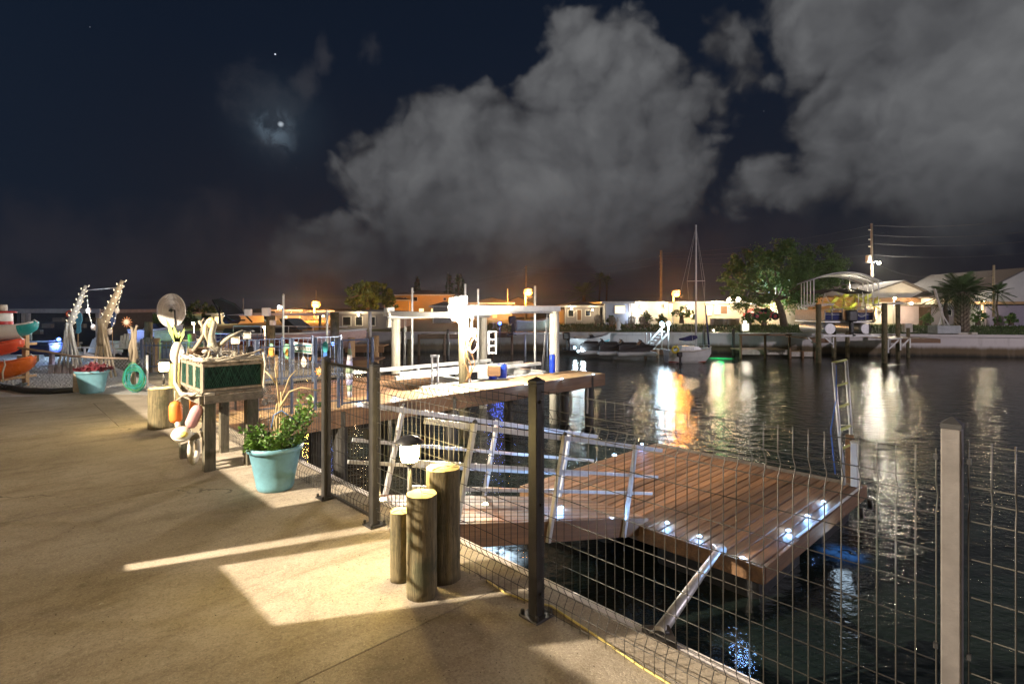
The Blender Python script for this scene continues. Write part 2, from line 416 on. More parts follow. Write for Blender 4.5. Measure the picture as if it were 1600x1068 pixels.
# ================================================================ SETTING
def quadmat(name, build):
    m = bpy.data.materials.new(name); m.use_nodes = True; MATS[name] = m
    t = m.node_tree; build(t, t.nodes['Principled BSDF'], N(t)); return m
def concrete(t, b, q):
    co = t.nodes.new('ShaderNodeTexCoord').outputs['Object']
    n1 = q.noise(co, .55, 6, .6); n2 = q.noise(co, 3.2, 7, .7, .8); n3 = q.noise(co, 95.0, 3, .8); n4 = q.noise(co, 26, 5, .75)
    mp = t.nodes.new('ShaderNodeMapping'); t.links.new(co, mp.inputs[0]); mp.inputs['Scale'].default_value = (.45, 2.4, 1)
    n5 = q.noise(mp.outputs[0], 1.5, 6, .68, .6)     # streaks of old washings
    vo = q.voro(q.vm('ADD', co, q.scale(q.noise(co, 2.0, 4, .6, col=True), .5)), .55, 0, 0, 'DISTANCE_TO_EDGE')
    pit = q.voro(co, 16.0, 0, 0, 'F1')
    col = q.mix(q.sm(n1, .3, .7), (.25, .21, .155), (.37, .32, .25))
    col = q.mix(q.m('MULTIPLY', q.sm(n2, .46, .74), .62), col, (.155, .125, .085))
    col = q.mix(q.m('MULTIPLY', q.sm(n5, .46, .72), .60), col, (.15, .115, .075))
    col = q.mix(q.m('MULTIPLY', q.sm(n4, .52, .72), .42), col, (.13, .105, .075))
    sp = q.m('MULTIPLY', q.sm(n3, .50, .68), .55)
    col = q.mix(sp, col, (.11, .09, .065)); col = q.mix(q.m('MULTIPLY', q.sm(n3, .44, .32), .42), col, (.58, .52, .42))
    col = q.mix(q.m('MULTIPLY', q.sm(pit, .10, .05), q.sm(n4, .5, .6)), col, (.04, .03, .02))
    col = q.mix(q.m('MULTIPLY', q.sm(vo, .006, .001), q.m('MULTIPLY', q.sm(n1, .52, .60), .75)), col, (.05, .04, .03))
    t.links.new(col, b.inputs['Base Color']); b.inputs['Roughness'].default_value = .88; b.inputs['Specular IOR Level'].default_value = .3
    bn = t.nodes.new('ShaderNodeBump'); bn.inputs['Strength'].default_value = .8; bn.inputs['Distance'].default_value = .006
    t.links.new(q.m('ADD', n3, q.m('MULTIPLY', n4, .8)), bn.inputs['Height']); t.links.new(bn.outputs[0], b.inputs['Normal'])
M['concrete'] = quadmat('stippled_concrete', concrete)
def water_m(t, b, q):
    co = t.nodes.new('ShaderNodeTexCoord').outputs['Object']
    mp = t.nodes.new('ShaderNodeMapping'); t.links.new(co, mp.inputs[0]); mp.inputs['Scale'].default_value = (1, 1.25, 1)
    n = q.noise(mp.outputs[0], .5, 3, .5, .3)
    h = q.m('ADD', q.m('MULTIPLY', q.noise(mp.outputs[0], 3.0, 4, .55, .2), .10), q.m('MULTIPLY', q.noise(mp.outputs[0], 11.0, 4, .6, .3), .025))
    col = q.mix(q.sm(n, .35, .65), (.006, .011, .011), (.010, .016, .014))
    t.links.new(col, b.inputs['Base Color']); b.inputs['Roughness'].default_value = .055
    b.inputs['IOR'].default_value = 1.33
    bn = t.nodes.new('ShaderNodeBump'); bn.inputs['Strength'].default_value = .55; bn.inputs['Distance'].default_value = 1.0
    t.links.new(q.m('MULTIPLY', h, .50), bn.inputs['Height']); t.links.new(bn.outputs[0], b.inputs['Normal'])
M['water'] = quadmat('dark_canal_water', water_m)
M['lawn'] = mat('lawn_ground', (.035, .055, .014), (.022, .032, .010), rough=.9, scale=.8, bump=.6, bscale=20)
M['gravel'] = mat('pale_shell_gravel', (.52, .50, .47), (.30, .29, .27), rough=.9, scale=30, bump=1.0, bscale=60)
def sea_wall(t, b, q):
    geo = t.nodes.new('ShaderNodeNewGeometry').outputs['Position']
    zz = q.xyz(geo)[2]
    n = q.noise(geo, 1.2, 5, .6); mp = t.nodes.new('ShaderNodeMapping'); t.links.new(geo, mp.inputs[0]); mp.inputs['Scale'].default_value = (2.2, 2.2, .35)
    n2 = q.noise(mp.outputs[0], 1.5, 5, .65)
    h = q.m('ADD', zz, q.m('MULTIPLY', n2, .30))
    col = q.mix(q.sm(h, -.75, -.45), (.12, .085, .045), (.56, .52, .50))
    col = q.mix(q.sm(h, -1.15, -.9), (.02, .02, .014), col)
    col = q.mix(q.m('MULTIPLY', q.sm(n2, .5, .75), .35), col, (.20, .17, .13))
    t.links.new(col, b.inputs['Base Color']); b.inputs['Roughness'].default_value = .85
    bn = t.nodes.new('ShaderNodeBump'); bn.inputs['Strength'].default_value = .5; bn.inputs['Distance'].default_value = .03
    t.links.new(n, bn.inputs['Height']); t.links.new(bn.outputs[0], b.inputs['Normal'])
M['seawall'] = quadmat('stained_seawall', sea_wall)
EDGE = .28          # the near sea wall stands at w = EDGE
wt = MB(); wt.quad((-900, -200, WATER), (900, -200, WATER), (900, 900, WATER), (-900, 900, WATER))
struct(wt.build('water', 'water'))
# near land (below patio level), then the patio slabs on it
nl = MB(); a = [L(-12, EDGE), L(70, EDGE), L(70, -60), L(-12, -60)]
nl.prism([(p.x, p.y) for p in a], -3, -.05)
struct(nl.build('ground', 'gravel'))
pr = struct(link('patio', None, None, L(0, 0), (0, 0, ANG)))
JOINT = .004
def slab(s0, s1, w0, w1):
    b = MB(); b.bbox((w0+JOINT/2, s0+JOINT/2, -.10), (w1-JOINT/2, s1-JOINT/2, 0), .003); part(b, 'slab', 'concrete', pr)
far_s = SW(P(150, 615))[0]
for s0, s1 in zip([-9, -4.2, .35, 3.6], [-4.2, .35, 3.6, 7.06]): slab(s0, s1, -5.4, EDGE)
slab(7.06, far_s-1.2, -5.4, -.78); slab(7.06, far_s-1.2, -.78, EDGE)
b = MB(); pts = [L(far_s-1.2, EDGE), P(236, 617), P(118, 614), P(60, 618), P(0, 620), P(-90, 622), L(far_s-1.2, -5.4)]
pts = [Vector((p.x, p.y, 0)) for p in pts]; pts[-1] = L(far_s-1.2, -5.4)
b.prism([(p.x, p.y) for p in pts][::-1], -.10, 0); part(b, 'slab', 'concrete', pr, True)
# near sea wall cap and face
sw = MB(); sw.bbox((EDGE+.002, -12, -2.6), (EDGE+.16, 5.9, -.06), .02)
sw.bbox((EDGE+.002, 9.75, -2.6), (EDGE+.16, 70, .0), .02)
o = link('seawall', None, None, L(0, 0), (0, 0, ANG)); struct(o); part(sw, 'wall', 'seawall', o)
# far bank
bank = [(-120, 64), (-46, 40.5), (-20, 37.2), (-9.2, 36.2), (0, 35.9), (12.2, 35.3), (21.5, 33.6), (29.8, 32.0), (60, 26.5), (140, 12)]
fl = MB(); vs = []; n = len(bank)
for (x, y) in bank: vs += [(x, y+.3, -.03), (x*1.02, y+11, .16), (x*1.15, y+60, .22), (x*3, y+700, .3)]
fl.add(vs, [(i*4+k, (i+1)*4+k, (i+1)*4+k+1, i*4+k+1) for i in range(n-1) for k in range(3)])
struct(fl.build('lawn', 'lawn'))
fw = MB(); capm = MB()
for (x0, y0), (x1, y1) in zip(bank, bank[1:]):
    d = Vector((x1-x0, y1-y0, 0)).normalized(); nn = Vector((d.y, -d.x, 0)) * .18
    p, q = Vector((x0, y0, 0)), Vector((x1, y1, 0))
    fw.profile([p-nn*.0+Vector((0, 0, -2.5)), p+nn+Vector((0, 0, -2.5)), p+nn+Vector((0, 0, -.16)), p+Vector((0, 0, -.16))], q-p)
    capm.profile([p-nn+Vector((0, 0, -.155)), p+nn*1.7+Vector((0, 0, -.155)), p+nn*1.7, p-nn], q-p)
o = struct(link('far_seawall', None, None, (0, 0, 0))); part(fw, 'wall', 'seawall', o); part(capm, 'wall_cap', 'seawall', o)
# grass on the far lawn: blades along the front of the bank
gr = MB()
for i in range(26000):
    x = rnd(-2, 60); k = 0
    for (x0, y0), (x1, y1) in zip(bank, bank[1:]):
        if x0 <= x <= x1: y = y0+(y1-y0)*(x-x0)/(x1-x0)
    t = random.random()**1.5*10.5; h = rnd(.03, .11)*(1+t*.12); a = rnd(0, PI); w = .025*(1+t*.1)
    zz = -.03 + .19*(t/10.7); c, s_ = math.cos(a)*w, math.sin(a)*w
    gr.add([(x-c, y+.3+t-s_, zz), (x+c, y+.3+t+s_, zz), (x+rnd(-.03, .03), y+.3+t, zz+h)], [(0, 1, 2)])
stuff(gr.build('grass', mat('grass_blades', (.055, .10, .02), (.03, .055, .012), rough=.7, scale=.6), fix=False))
# pale gravel yard behind the black edging is the ground itself; loose stones on it
st = MB()
for i in range(2600):
    p = P(rnd(10, 125), rnd(572, 611), -.05); r = rnd(.008, .028)
    st.ball((p.x, p.y, -.045), r, 5, (1, 1, .6))
stuff(st.build('gravel', 'gravel', fix=False))

# ================================================================ HOUSE behind the camera (unseen wall, openings shaped to throw the patio light patches)
WL = -4.4
ls, lw = SW(FLOODLAMP)
def hole(px, py):
    s_, w_ = SW(P(px, py)); k = (WL-lw)/(w_-lw); return (ls+(s_-ls)*k, FLOODLAMP.z*(1-k))
house = root('house', 'unseen pale stucco house at the back of the patio with openings shaped for the light patches', 'house', L(0, 0), ANG)
# openings as (s0, s1, z0) with the top at 3.3
hB0 = hole(440, 975); hB1 = hole(335, 882); hA0 = hole(200, 891); hA1 = hole(188, 881); hC0 = hole(430, 793); hC1 = hole(190, 612)
hD1 = hole(820, 1001)
opens = [(-9.0, hD1[0], hole(930, 1068)[1]), (hB0[0], hB1[0], (hB0[1]+hB1[1])/2), (hA0[0], hA1[0], hA0[1]), (hC0[0], hC0[0]+3.4, hC0[1])]
opens.sort()
print('OPENS', opens, ls, lw)
wallm = mat('cream_stucco', (.42, .38, .30), (.36, .32, .25), rough=.85, scale=3, bump=.3)
hw = MB(); zt = 3.35; prev = -9.0
for s0, s1, z0 in opens:
    if s0 > prev: hw.box((WL-.03, prev, -.02), (WL, s0, zt))
    hw.box((WL-.03, s0, -.02), (WL, s1, z0)); prev = s1
hw.box((WL-.03, prev, -.02), (WL, 14, zt)); hw.box((WL-.03, -9, zt), (WL, 14, 4.6))
hw.box((-10.5, 14, 0), (WL, 14.15, 4.6)); hw.box((-10.5, -9.15, 0), (WL, -9, 4.6)); hw.box((-10.65, -9.15, 0), (-10.5, 14.15, 4.6))
part(hw, 'wall', wallm, house)
rf = MB(); rf.box((-10.9, -9.3, 4.62), (-4.0, 14.3, 4.75)); part(rf, 'roof', 'white', house)
# ================================================================ WIRE FENCE on the patio edge
def wire_panel(length, top=1.15, bottom=.03, pitch=.05, r=.0021):
    """welded panel in local x along the fence, z up, with V folds near top and bottom"""
    m = MB(); folds = [.16, 1.03] if top > 1.1 else [.15, top-.13]
    def prof(z):
        for f in folds:
            if abs(z-f) < .045: return -.028*(1-abs(z-f)/.045)
        return 0
    zs = sorted(set([bottom, top] + [f+d for f in folds for d in (-.045, 0, .045)]))
    n = int(length/pitch)
    for i in range(n+1):
        x = length*i/n
        m.tube([(x, prof(z), z) for z in zs], r, 4, True)
    hz = [bottom+.02, top-.012] + [f+d for f in folds for d in (-.05, 0, .05)]
    a, b_ = folds[0]+.05, folds[1]-.05; k = 6
    hz += [a+(b_-a)*i/(k+1) for i in range(1, k+1)]
    for z in hz: m.tube([(0, prof(z)-.004, z), (length, prof(z)-.004, z)], r*1.05, 4)
    return m
posts = [(-3.4, 1.25), (-1.7, 1.245), (0, 1.208), (1.65, 1.167), (2.446, 1.16), (4.3, 1.15), (5.95, 1.15)]
fence = root('wire_fence', 'black welded wire fence on square posts along the edge of the patio', 'fence', L(0, 0), math.atan2(UY, UX))
# local x = along u, local y = u rotated +90 = -v
postmesh = {}
def fence_post(par, x, y, h, w=.031, name='post'):
    b = MB(); b.bbox((x-w, y-w, .012), (x+w, y+w, h), .004); p = part(b, name, 'litpost' if x < -1 else 'post', par)
    c = MB(); c.add([(x-w-.001, y-w-.001, h+.001), (x+w+.001, y-w-.001, h+.001), (x+w+.001, y+w+.001, h+.001), (x-w-.001, y+w+.001, h+.001),
                     (x-w-.001, y-w-.001, h+.014), (x+w+.001, y-w-.001, h+.014), (x+w+.001, y+w+.001, h+.014), (x-w-.001, y+w+.001, h+.014), (x, y, h+.034)],
                    [(3,2,1,0),(0,1,5,4),(1,2,6,5),(2,3,7,6),(3,0,4,7),(4,5,8),(5,6,8),(6,7,8),(7,4,8)]); 
    def rel(mb): # into post's frame
        o = p.location; mb.v = [(v[0]-o.x, v[1]-o.y, v[2]-o.z) for v in mb.v]; return mb
    part(rel(c), 'cap', 'black', p)
    f = MB(); f.bbox((x-w-.035, y-w-.035, 0), (x+w+.035, y+w+.035, .012), .003)
    for i in (-1, 1):
        for j in (-1, 1): f.lathe([(.010, .0), (.010, .022), (.006, .026)], (x+i*(w+.02), y+j*(w+.02), .012), 6)
    part(rel(f), 'base_plate', 'post', p)
    return p
for s_, h in posts:
    if s_ < -1: fence_post(fence, s_, 0, h, .024)
    else: fence_post(fence, s_, 0, h)
for (a, ha), (b_, hb) in zip(posts, posts[1:]):
    if a == 1.65: continue
    m = wire_panel(b_-a-.075, min(ha, hb)-.03); m.v = [(v[0]+a+.0375, v[1], v[2]) for v in m.v]
    part(m, 'wire_panel', 'wire', fence)
# clips
for s_, h in posts[:6]:
    for zz in (.12, .58, h-.1):
        for sg in (-1, 1):
            if s_ in (1.65, 2.446) and (sg > 0) == (s_ == 1.65): continue
            c = MB(); c.box((s_+sg*.033, -.006, zz), (s_+sg*.044, .008, zz+.016)); part(c, 'panel_clip', 'black', fence)
gate = root('wire_gate', 'narrow wire gate in the patio fence at the head of the gangway', 'gate', L(1.65, 0), math.atan2(UY, UX))
m = wire_panel(.796-.12, 1.13, .03); m.v = [(v[0]+.06, v[1], v[2]) for v in m.v]; part(m, 'wire_panel', 'wire', gate)
for x0_, x1_ in ((.045, .065), (.73, .75)): m = MB(); m.box((x0_, -.012, .04), (x1_, .012, 1.15)); part(m, 'gate_upright', 'post', gate)
for z0_ in (.045, 1.125): m = MB(); m.box((.067, -.010, z0_), (.728, .010, z0_+.018)); part(m, 'gate_rail', 'post', gate)
m = MB(); m.bbox((.045, -.045, .62), (.12, .03, .70), .004); part(m, 'latch', 'black', gate)

# yellow cord along the foot of the fence
cd = MB(); pts = []
for px, py in [(760, 905), (790, 926), (825, 938), (862, 946), (885, 962), (920, 985), (960, 1012), (1000, 1040), (1040, 1064), (1090, 1100), (1140, 1140)][:]:
    p = P(px, py, .006); pts.append(p)
cd.tube(pts, .0055, 6); tag(cd.build('extension_cord', mat('yellow_cord', (.62, .50, .14), rough=.5)), 'yellow cord lying on the concrete along the foot of the fence', 'cord')

# ================================================================ BOLLARDS and path lamps
def bollard(px, py, h, r, label, group=None, lean=0):
    p = P(px, py)
    t = root('piling_stub', label, 'bollard', (p.x, p.y, 0), rnd(0, 6), group)
    b = MB(); n = 28; prof = []
    for i in range(13):
        zz = h*i/12; prof.append((r*(1+.012*math.sin(i*1.7+px)), zz))
    prof[-1] = (r*.985, h); prof[-2] = (r, h-.012)
    b.lathe(prof, (0, 0, 0), n, capt=False)
    def wob(x, y, z_):
        a_ = math.atan2(y, x); k = 1+.022*math.sin(3*a_+px)+.014*math.sin(7*a_+px*2+z_*2)+.010*math.sin(13*a_+z_*5)-.03*(.5+.5*math.sin(a_*4+px))**8
        return (x*k, y*k, z_-(.003*abs(math.sin(a_*2.5+px)) if z_ > h-.02 else 0))
    b.v = [wob(*v) for v in b.v]
    part(b, 'log', 'piling', t)
    c = MB(); rim = b.v[12*n:13*n]; 
    c.add([(x*.999, y*.999, _+.0005) for x, y, _ in rim] + [(x*.6, y*.6, h+.003) for x, y, _ in rim] + [(0, 0, h+.004)],
          [(k, (k+1) % n, n+(k+1) % n, n+k) for k in range(n)] + [(n+k, n+(k+1) % n, 2*n) for k in range(n)])
    part(c, 'cut_top', 'endgrain', t)
    for k in range(3):     # drying cracks
        a = rnd(0, 6); d = MB(); d.bar((r*.1*math.cos(a), r*.1*math.sin(a), h+.004), (r*.9*math.cos(a+.1), r*.9*math.sin(a+.1), h+.0035), .003, .003); part(d, 'crack', 'bark', t)
    return t
bollard(659, 928, .564, .086, 'short round wooden bollard with leaf shadows, in front of the taller one')
bollard(692, 902, .655, .100, 'tallest round wooden bollard beside the glowing path lamp')
bollard(626, 904, .405, .062, 'lowest bollard, thin and grey, left of the path lamp')
bollard(251, 668, .53, .145, 'mossy wooden bollard with a lit lamp on it, left of the trap stand')
bollard(277, 655, .80, .105, 'wooden piling under the white ornament with pointed green leaves')
def path_lamp(base, z0, label, watt, size=1., col=WARM, pole=.3):
    t = root('path_lamp', label, 'lamp', (base.x, base.y, z0))
    s = size; top = pole
    b = MB(); b.tube([(0, 0, 0), (0, 0, top)], .012*s, 8); b.lathe([(.03*s, 0), (.028*s, .01), (.012*s, .02)], (0, 0, 0), 12); part(b, 'stem', 'black', t)
    h = MB(); h.lathe([(.012*s, -.02*s), (.036*s, -.004*s), (.040*s, .004*s)], (0, 0, top), 14); part(h, 'lamp_base', 'black', t)
    gl = MB(); gl.lathe([(.040*s, .006*s), (.047*s, .03*s), (.048*s, .086*s), (.044*s, .098*s)], (0, 0, top), 16); part(gl, 'lamp_glass', 'g_warm', t)
    cp = MB(); cp.lathe([(.074*s, .099*s), (.071*s, .106*s), (.045*s, .128*s), (.010*s, .138*s)], (0, 0, top), 20); part(cp, 'lamp_cap', 'black', t)
    for k in range(4):
        a = k*PI/2+.4; w = MB(); w.bar((.043*s*math.cos(a), .043*s*math.sin(a), top), (.043*s*math.cos(a), .043*s*math.sin(a), top+.09*s), .003); part(w, 'cage_rod', 'black', t)
    for k in range(3):       # light leaves below the cap all round
        a = k*2*PI/3 + 1.3
        lamp(Vector((base.x+.066*s*math.cos(a), base.y+.066*s*math.sin(a), z0+top+.05*s)), watt/3, col, .02)
    return t
p = P(640, 893); path_lamp(Vector((p.x, p.y, 0)), 0, 'glowing path lamp with a black conical cap behind the three bollards', 60, 1.18, (1, .74, .28), .665)
p = P(256, 664); path_lamp(Vector((p.x, p.y, 0)), .532, 'glowing lamp standing on the mossy bollard by the trap stand', 60, 1.25, (1, .74, .32), .20)

# ================================================================ GANGWAY
slope = math.atan2(.80, 3.25)
gw = link('gangway', None, None, L(1.57, .20, -.02), (0, slope, ANG)); tag(gw, 'sloping wooden gangway with aluminium handrails down to the floating dock', 'gangway')
GWL = 3.35; GWW = .88
for i in range(7):
    b = MB(); w = GWW/7; b.bbox((0, i*w+.006, -.028), (GWL-.05*(i % 2), (i+1)*w-.006, 0), .004); part(b, 'board', 'deck', gw)
for y0 in (-.045, GWW+.005):
    b = MB(); b.bbox((-.0, y0, -.20), (GWL, y0+.04, -.004), .004); part(b, 'side_beam', 'fascia', gw)
for xx in (.1, 1.2, 2.3, 3.2):
    b = MB(); b.box((xx, .0, -.10), (xx+.06, GWW, -.032)); part(b, 'cross_beam', 'fascia', gw)
RH = .80
for side, y in ((0, -.065), (1, GWW+.065)):
    for xx in ((.46, 1.62, 2.86) if side == 0 else (.42, 1.66, 2.92)):
        b = MB(); b.bar((xx, y, -.19 if side == 0 else -.05), (xx, y, RH), .038, .038, (1, 0, 0)); part(b, 'rail_post', 'alu', gw)
        c = MB(); c.ball((xx, y, RH+.012), .022, 8); part(c, 'post_cap', 'black', gw)
    for zz, x0, x1 in ((RH-.03, -.02, GWL+.12), (.46, -.05, GWL+.10), (.27, -.05, GWL+.02)):
        yy = y + (.03 if side else -.03)*-1
        b = MB(); b.bar((x0, yy, zz), (x1, yy, zz), .022, .045 if zz > .5 else .03); part(b, 'handrail' if zz > .5 else 'mid_rail', 'alu', gw)

# ================================================================ FLOATING DOCK
FZ = -.86
fd = link('floating_dock', None, None, L(.187, 3.30, FZ), (0, 0, ANG)); tag(fd, 'square floating dock decked in brown boards beyond the wire fence', 'floating dock')
FW, FS = 3.42, 3.22; nb = 26
wdt = (FS-.0)/nb
bm_ = MB(); bm_.bbox((0, .006, -.03), (FW-.15, wdt-.006, 0), .005); me = bm_.build('board', 'deck', mesh_only=True)
for i in range(nb): link('board', me, fd, (.0 + rnd(-.010, .010), i*wdt+rnd(-.001, .001), rnd(-.003, .003)), (0, 0, rnd(-.0007, .0007)))
scr = MB()
for i in range(nb):
    for xx in (.05, 1.1, 2.2, 3.2):
        for yy in (.035, .105): scr.lathe([(.0045, 0), (.003, .0015)], (xx, i*wdt+yy, .0025), 6)
stuff(part(scr, 'screws', 'black', fd))
b = MB(); b.bbox((FW-.145, 0, -.03), (FW, FS, .004), .003); part(b, 'border_board', 'grey', fd)
for a_, c_ in (((-.045, -.04, -.17), (-.004, FS+.04, -.004)), ((FW+.004, -.04, -.17), (FW+.045, FS+.04, -.004)), ((-.003, -.045, -.17), (FW+.003, -.004, -.004)), ((-.003, FS+.004, -.17), (FW+.003, FS+.045, -.004))):
    b = MB(); b.bbox(a_, c_, .004); part(b, 'side_beam', 'fascia', fd)
for xx in (.15, 2.0):
    for yy in (.1, 1.9):
        b = MB(); b.bbox((xx, yy, -.62), (xx+1.2, yy+1.15, -.215), .05); part(b, 'float', 'black', fd)
b = MB(); b.box((.9, -.02, -.03), (FW-.1, .012, .006)); part(b, 'edge_trim', 'alu', fd)
for (xx, yy) in ((FW-.02, -.09), (FW+.09, FS*.5), (FW-.5, -.10)):
    b = MB(); b.tube([(xx, yy, -.30), (xx, yy, -.16)], .035, 10); part(b, 'bumper', 'black', fd)
# brace pole between shore and the floating dock
br = MB(); p0 = L(-.50, .36, -.02); p1 = P(1125, 856, FZ+.02); br.tube([p0, p0.lerp(p1, .5)+Vector((0, 0, .004)), p1], .032, 12)
bt = root('brace_pole', 'aluminium brace pole from the sea wall to the corner of the floating dock', 'pole', tuple(p0)); part(br, 'tube', 'alu', bt, True)
b = MB(); b.box((-.07, -.07, -.06), (.07, .07, -.0)); b.tube([(-.05, 0, .0), (.05, 0, .0)], .012, 8); part(b, 'shore_bracket', 'post', bt)
b = MB(); b.bbox(tuple(p1+Vector((-.06, -.05, -.05))), tuple(p1+Vector((.05, .05, .03))), .006); part(b, 'dock_bracket', 'alu', bt, True)
# swim ladder folded upright at the outer corner
lad = root('swim_ladder', 'tall aluminium boarding ladder with yellow-lit rungs at the outer corner of the floating dock', 'ladder', tuple(A(1322, 755, 7.55)))
lo = [A(1318, 752, 7.5), A(1302, 566, 7.5)]; ro = [A(1334, 742, 7.75), A(1322, 562, 7.75)]
for a_, c_ in (lo, ro):
    b = MB(); mid = a_.lerp(c_, .32)+Vector((.0, 0, 0)); b.tube([a_, a_.lerp(c_, .16)+Vector((.01, 0, 0)), mid, c_], .022, 10); part(b, 'rail', 'alu', lad, True)
    b = MB(); b.tube([a_+Vector((0, 0, -.04)), a_+Vector((0, 0, .06))], .030, 10); part(b, 'rail_foot', 'dirtywhite', lad, True)
yel = mat('yellow_lit_rung', (.60, .62, .18), rough=.5)  # yellow light is put into the rung colour
for t_ in (.27, .43, .62, .80, 1.0):
    b = MB(); b.tube([lo[0].lerp(lo[1], t_), ro[0].lerp(ro[1], t_)], .016, 8); part(b, 'rung', yel, lad, True)
b = MB(); b.tube([A(1306, 570, 7.5), A(1307, 620, 7.45), A(1298, 672, 7.4), A(1305, 740, 7.4)], .008, 6); part(b, 'blue_line', mat('blue_rope', (.05, .14, .45), rough=.8), lad, True)
b = MB(); b.bbox((3.22, .015, .006), (3.32, .10, .60), .008)
cp = root('corner_post', 'short white corner post lit from below beside the boarding ladder', 'post', L(.187, 3.30, FZ), ANG); part(b, 'shaft', 'white', cp)
b = MB(); b.bbox((3.215, .01, .601), (3.325, .105, .625), .004); part(b, 'cap', 'dirtywhite', cp)
b = MB(); b.bbox((3.36, .10, -.1), (3.40, .20, .68), .004); bk = tag(link('ladder_backboard', None, None, L(.187, 3.30, FZ), (0, 0, ANG)), 'brown upright board fixed behind the boarding ladder', 'board'); part(b, 'plank', 'fascia', bk)
# small lights set along the decks
def stud(p, col, watt, label, r=.021):
    t = root('deck_light', label, 'deck light', tuple(p), 0, 'small round deck lights')
    b = MB(); b.lathe([(r*1.5, -.004), (r*1.5, .004), (r*1.2, .006)], (0, 0, 0), 12); part(b, 'ring', 'alu', t)
    b = MB(); b.lathe([(r*1.1, .0065), (r*.9, .013), (r*.3, .017)], (0, 0, 0), 12); part(b, 'lens', 'g_warm' if col is WARM else 'g_cool', t)
    lamp(p+Vector((0, 0, .05)), watt, col, .012)
stud(A(598, 781, 4.10), WARM, 4.0, 'warm light at the head of the gangway beside the fence post', .022)
stud(A(758, 788, 4.95), WARM, 4.0, 'warm light at the foot of the second gangway rail post', .022)
for px, py, y, lb in [(960, 711, 6.55, 'cool light on the far handrail of the gangway'), (873, 737, 6.3, 'cool light on the middle of the gangway handrail'),
    (867, 770, 5.3, 'cool light low on the gangway rail near the fence post'), (877, 793, 5.95, 'bright cool light at the foot of the last far rail post'),
    (957, 816, 5.95, 'cool light at the lower end of the gangway beam')]:
    stud(A(px, py, y), COOL, 5, lb)
for px, py, lb in [(1093, 838, 'cool light on the shore edge of the floating dock'), (1232, 829, 'cool light midway along the lit border board of the floating dock'),
    (1287, 784, 'cool light at the ladder end of the lit border board'), (1003, 694, 'cool light on the far left corner of the floating dock'), (985, 822, 'cool light where the gangway meets the floating dock'), (1042, 817, 'cool light on the shore edge between the gangway and its neighbour'), (1160, 872, 'cool light at the near corner of the floating dock'), (1262, 806, 'middle cool light of the lit border board')]:
    p = P(px, py, FZ+.012); stud(p, COOL, 4.5, lb)
for px, py, lb in [(617, 622, 'cool light on the long dock nearest the fence gate'), (697, 612, 'cool light on the long dock under the hand rail'), (822, 601, 'cool light on the long dock beside the second blue barrel'), (878, 592, 'cool light on the long dock in front of the outer piling'), (927, 585, 'cool light near the outer end of the long dock'), (562, 630, 'cool light at the foot of the dock gate')]:
    stud(P(px, py, .012), COOL, 5, lb, .022)
# ================================================================ LONG DOCK, platform and boat lift
ld = link('long_dock', None, None, L(6.18, .30, 0), (0, 0, ANG)); tag(ld, 'long narrow timber dock running out from the patio past the boat lift', 'dock')
DL = 8.45; DW_ = .88
nbd = 60; pit = DL/nbd
b = MB(); b.bbox((.003, 0, -.035), (pit-.003, DW_, 0), .003)
b.v = [v for v in b.v]; me = b.build('board', wood('dock_board_cross', (.50, .33, .17), (.36, .23, .11), .55, .16, 1), mesh_only=True)
for i in range(nbd): link('board', me, ld, (i*pit, rnd(-.004, .004), rnd(-.0015, .0015)))
for y0, nm in ((-.05, 'side_beam'), (DW_+.006, 'side_beam')):
    b = MB(); b.bbox((0, y0, -.29), (DL, y0+.044, -.004), .004); part(b, nm, 'fascia', ld)
b = MB(); b.bbox((DL+.002, -.05, -.29), (DL+.045, DW_+.05, -.004), .004); part(b, 'end_beam', 'fascia', ld)
for xx in (1.7, 3.9, 6.1, 8.0):
    for yy in (.05, DW_-.05):
        b = MB(); b.tube([(xx, yy, -2.4), (xx, yy, -.04)], .11, 12); part(b, 'piling', 'pilingd', ld)
    b = MB(); b.box((xx-.05, -.04, -.30), (xx+.05, DW_, -.16)); part(b, 'cross_beam', 'pilingd', ld)
for xx in (7.3, 7.9):
    b = MB(); b.bar((xx, .02, -.30), (xx, .02, -.9), .05); part(b, 'hanger', 'dirtywhite', ld)
# platform beside it
pf = link('dock_platform', None, None, L(7.10, .30, -.01), (0, 0, ANG)); tag(pf, 'wide red-brown deck platform behind the trap stand', 'dock')
PW, PS = 3.4, 2.5; nb = 18; w = PS/nb
b = MB(); b.bbox((0, .004, -.035), (PW, w-.004, 0), .003); me = b.build('board', 'deck', mesh_only=True)
for i in range(nb): link('board', me, pf, (rnd(-.004, .004), i*w, rnd(-.0015, .0015)))
for a_, c_ in (((PW+.004, 0, -.28), (PW+.045, PS, -.004)), ((0, PS+.004, -.28), (PW+.04, PS+.045, -.004))):
    b = MB(); b.bbox(a_, c_, .004); part(b, 'side_beam', 'fascia', pf)
for xx in (.3, 1.8, 3.2):
    for yy in (.3, 2.3):
        b = MB(); b.tube([(xx, yy, -2.4), (xx, yy, -.04)], .11, 12); part(b, 'piling', 'pilingd', pf)
fg = link('finger_dock', None, None, L(8.75, 3.80, -.01), (0, 0, ANG)); tag(fg, 'short brown finger dock behind the left piling of the lift', 'dock')
for i in range(14):
    b = MB(); b.bbox((i*.14+.003, 0, -.035), (i*.14+.137, .85, 0), .003); part(b, 'board', 'deck', fg)
for a_, c_ in (((0, -.045, -.28), (1.96, -.004, -.004)), ((0, .854, -.28), (1.96, .895, -.004)), ((1.964, -.04, -.28), (2.0, .89, -.004))):
    b = MB(); b.bbox(a_, c_, .004); part(b, 'side_beam', 'fascia', fg)
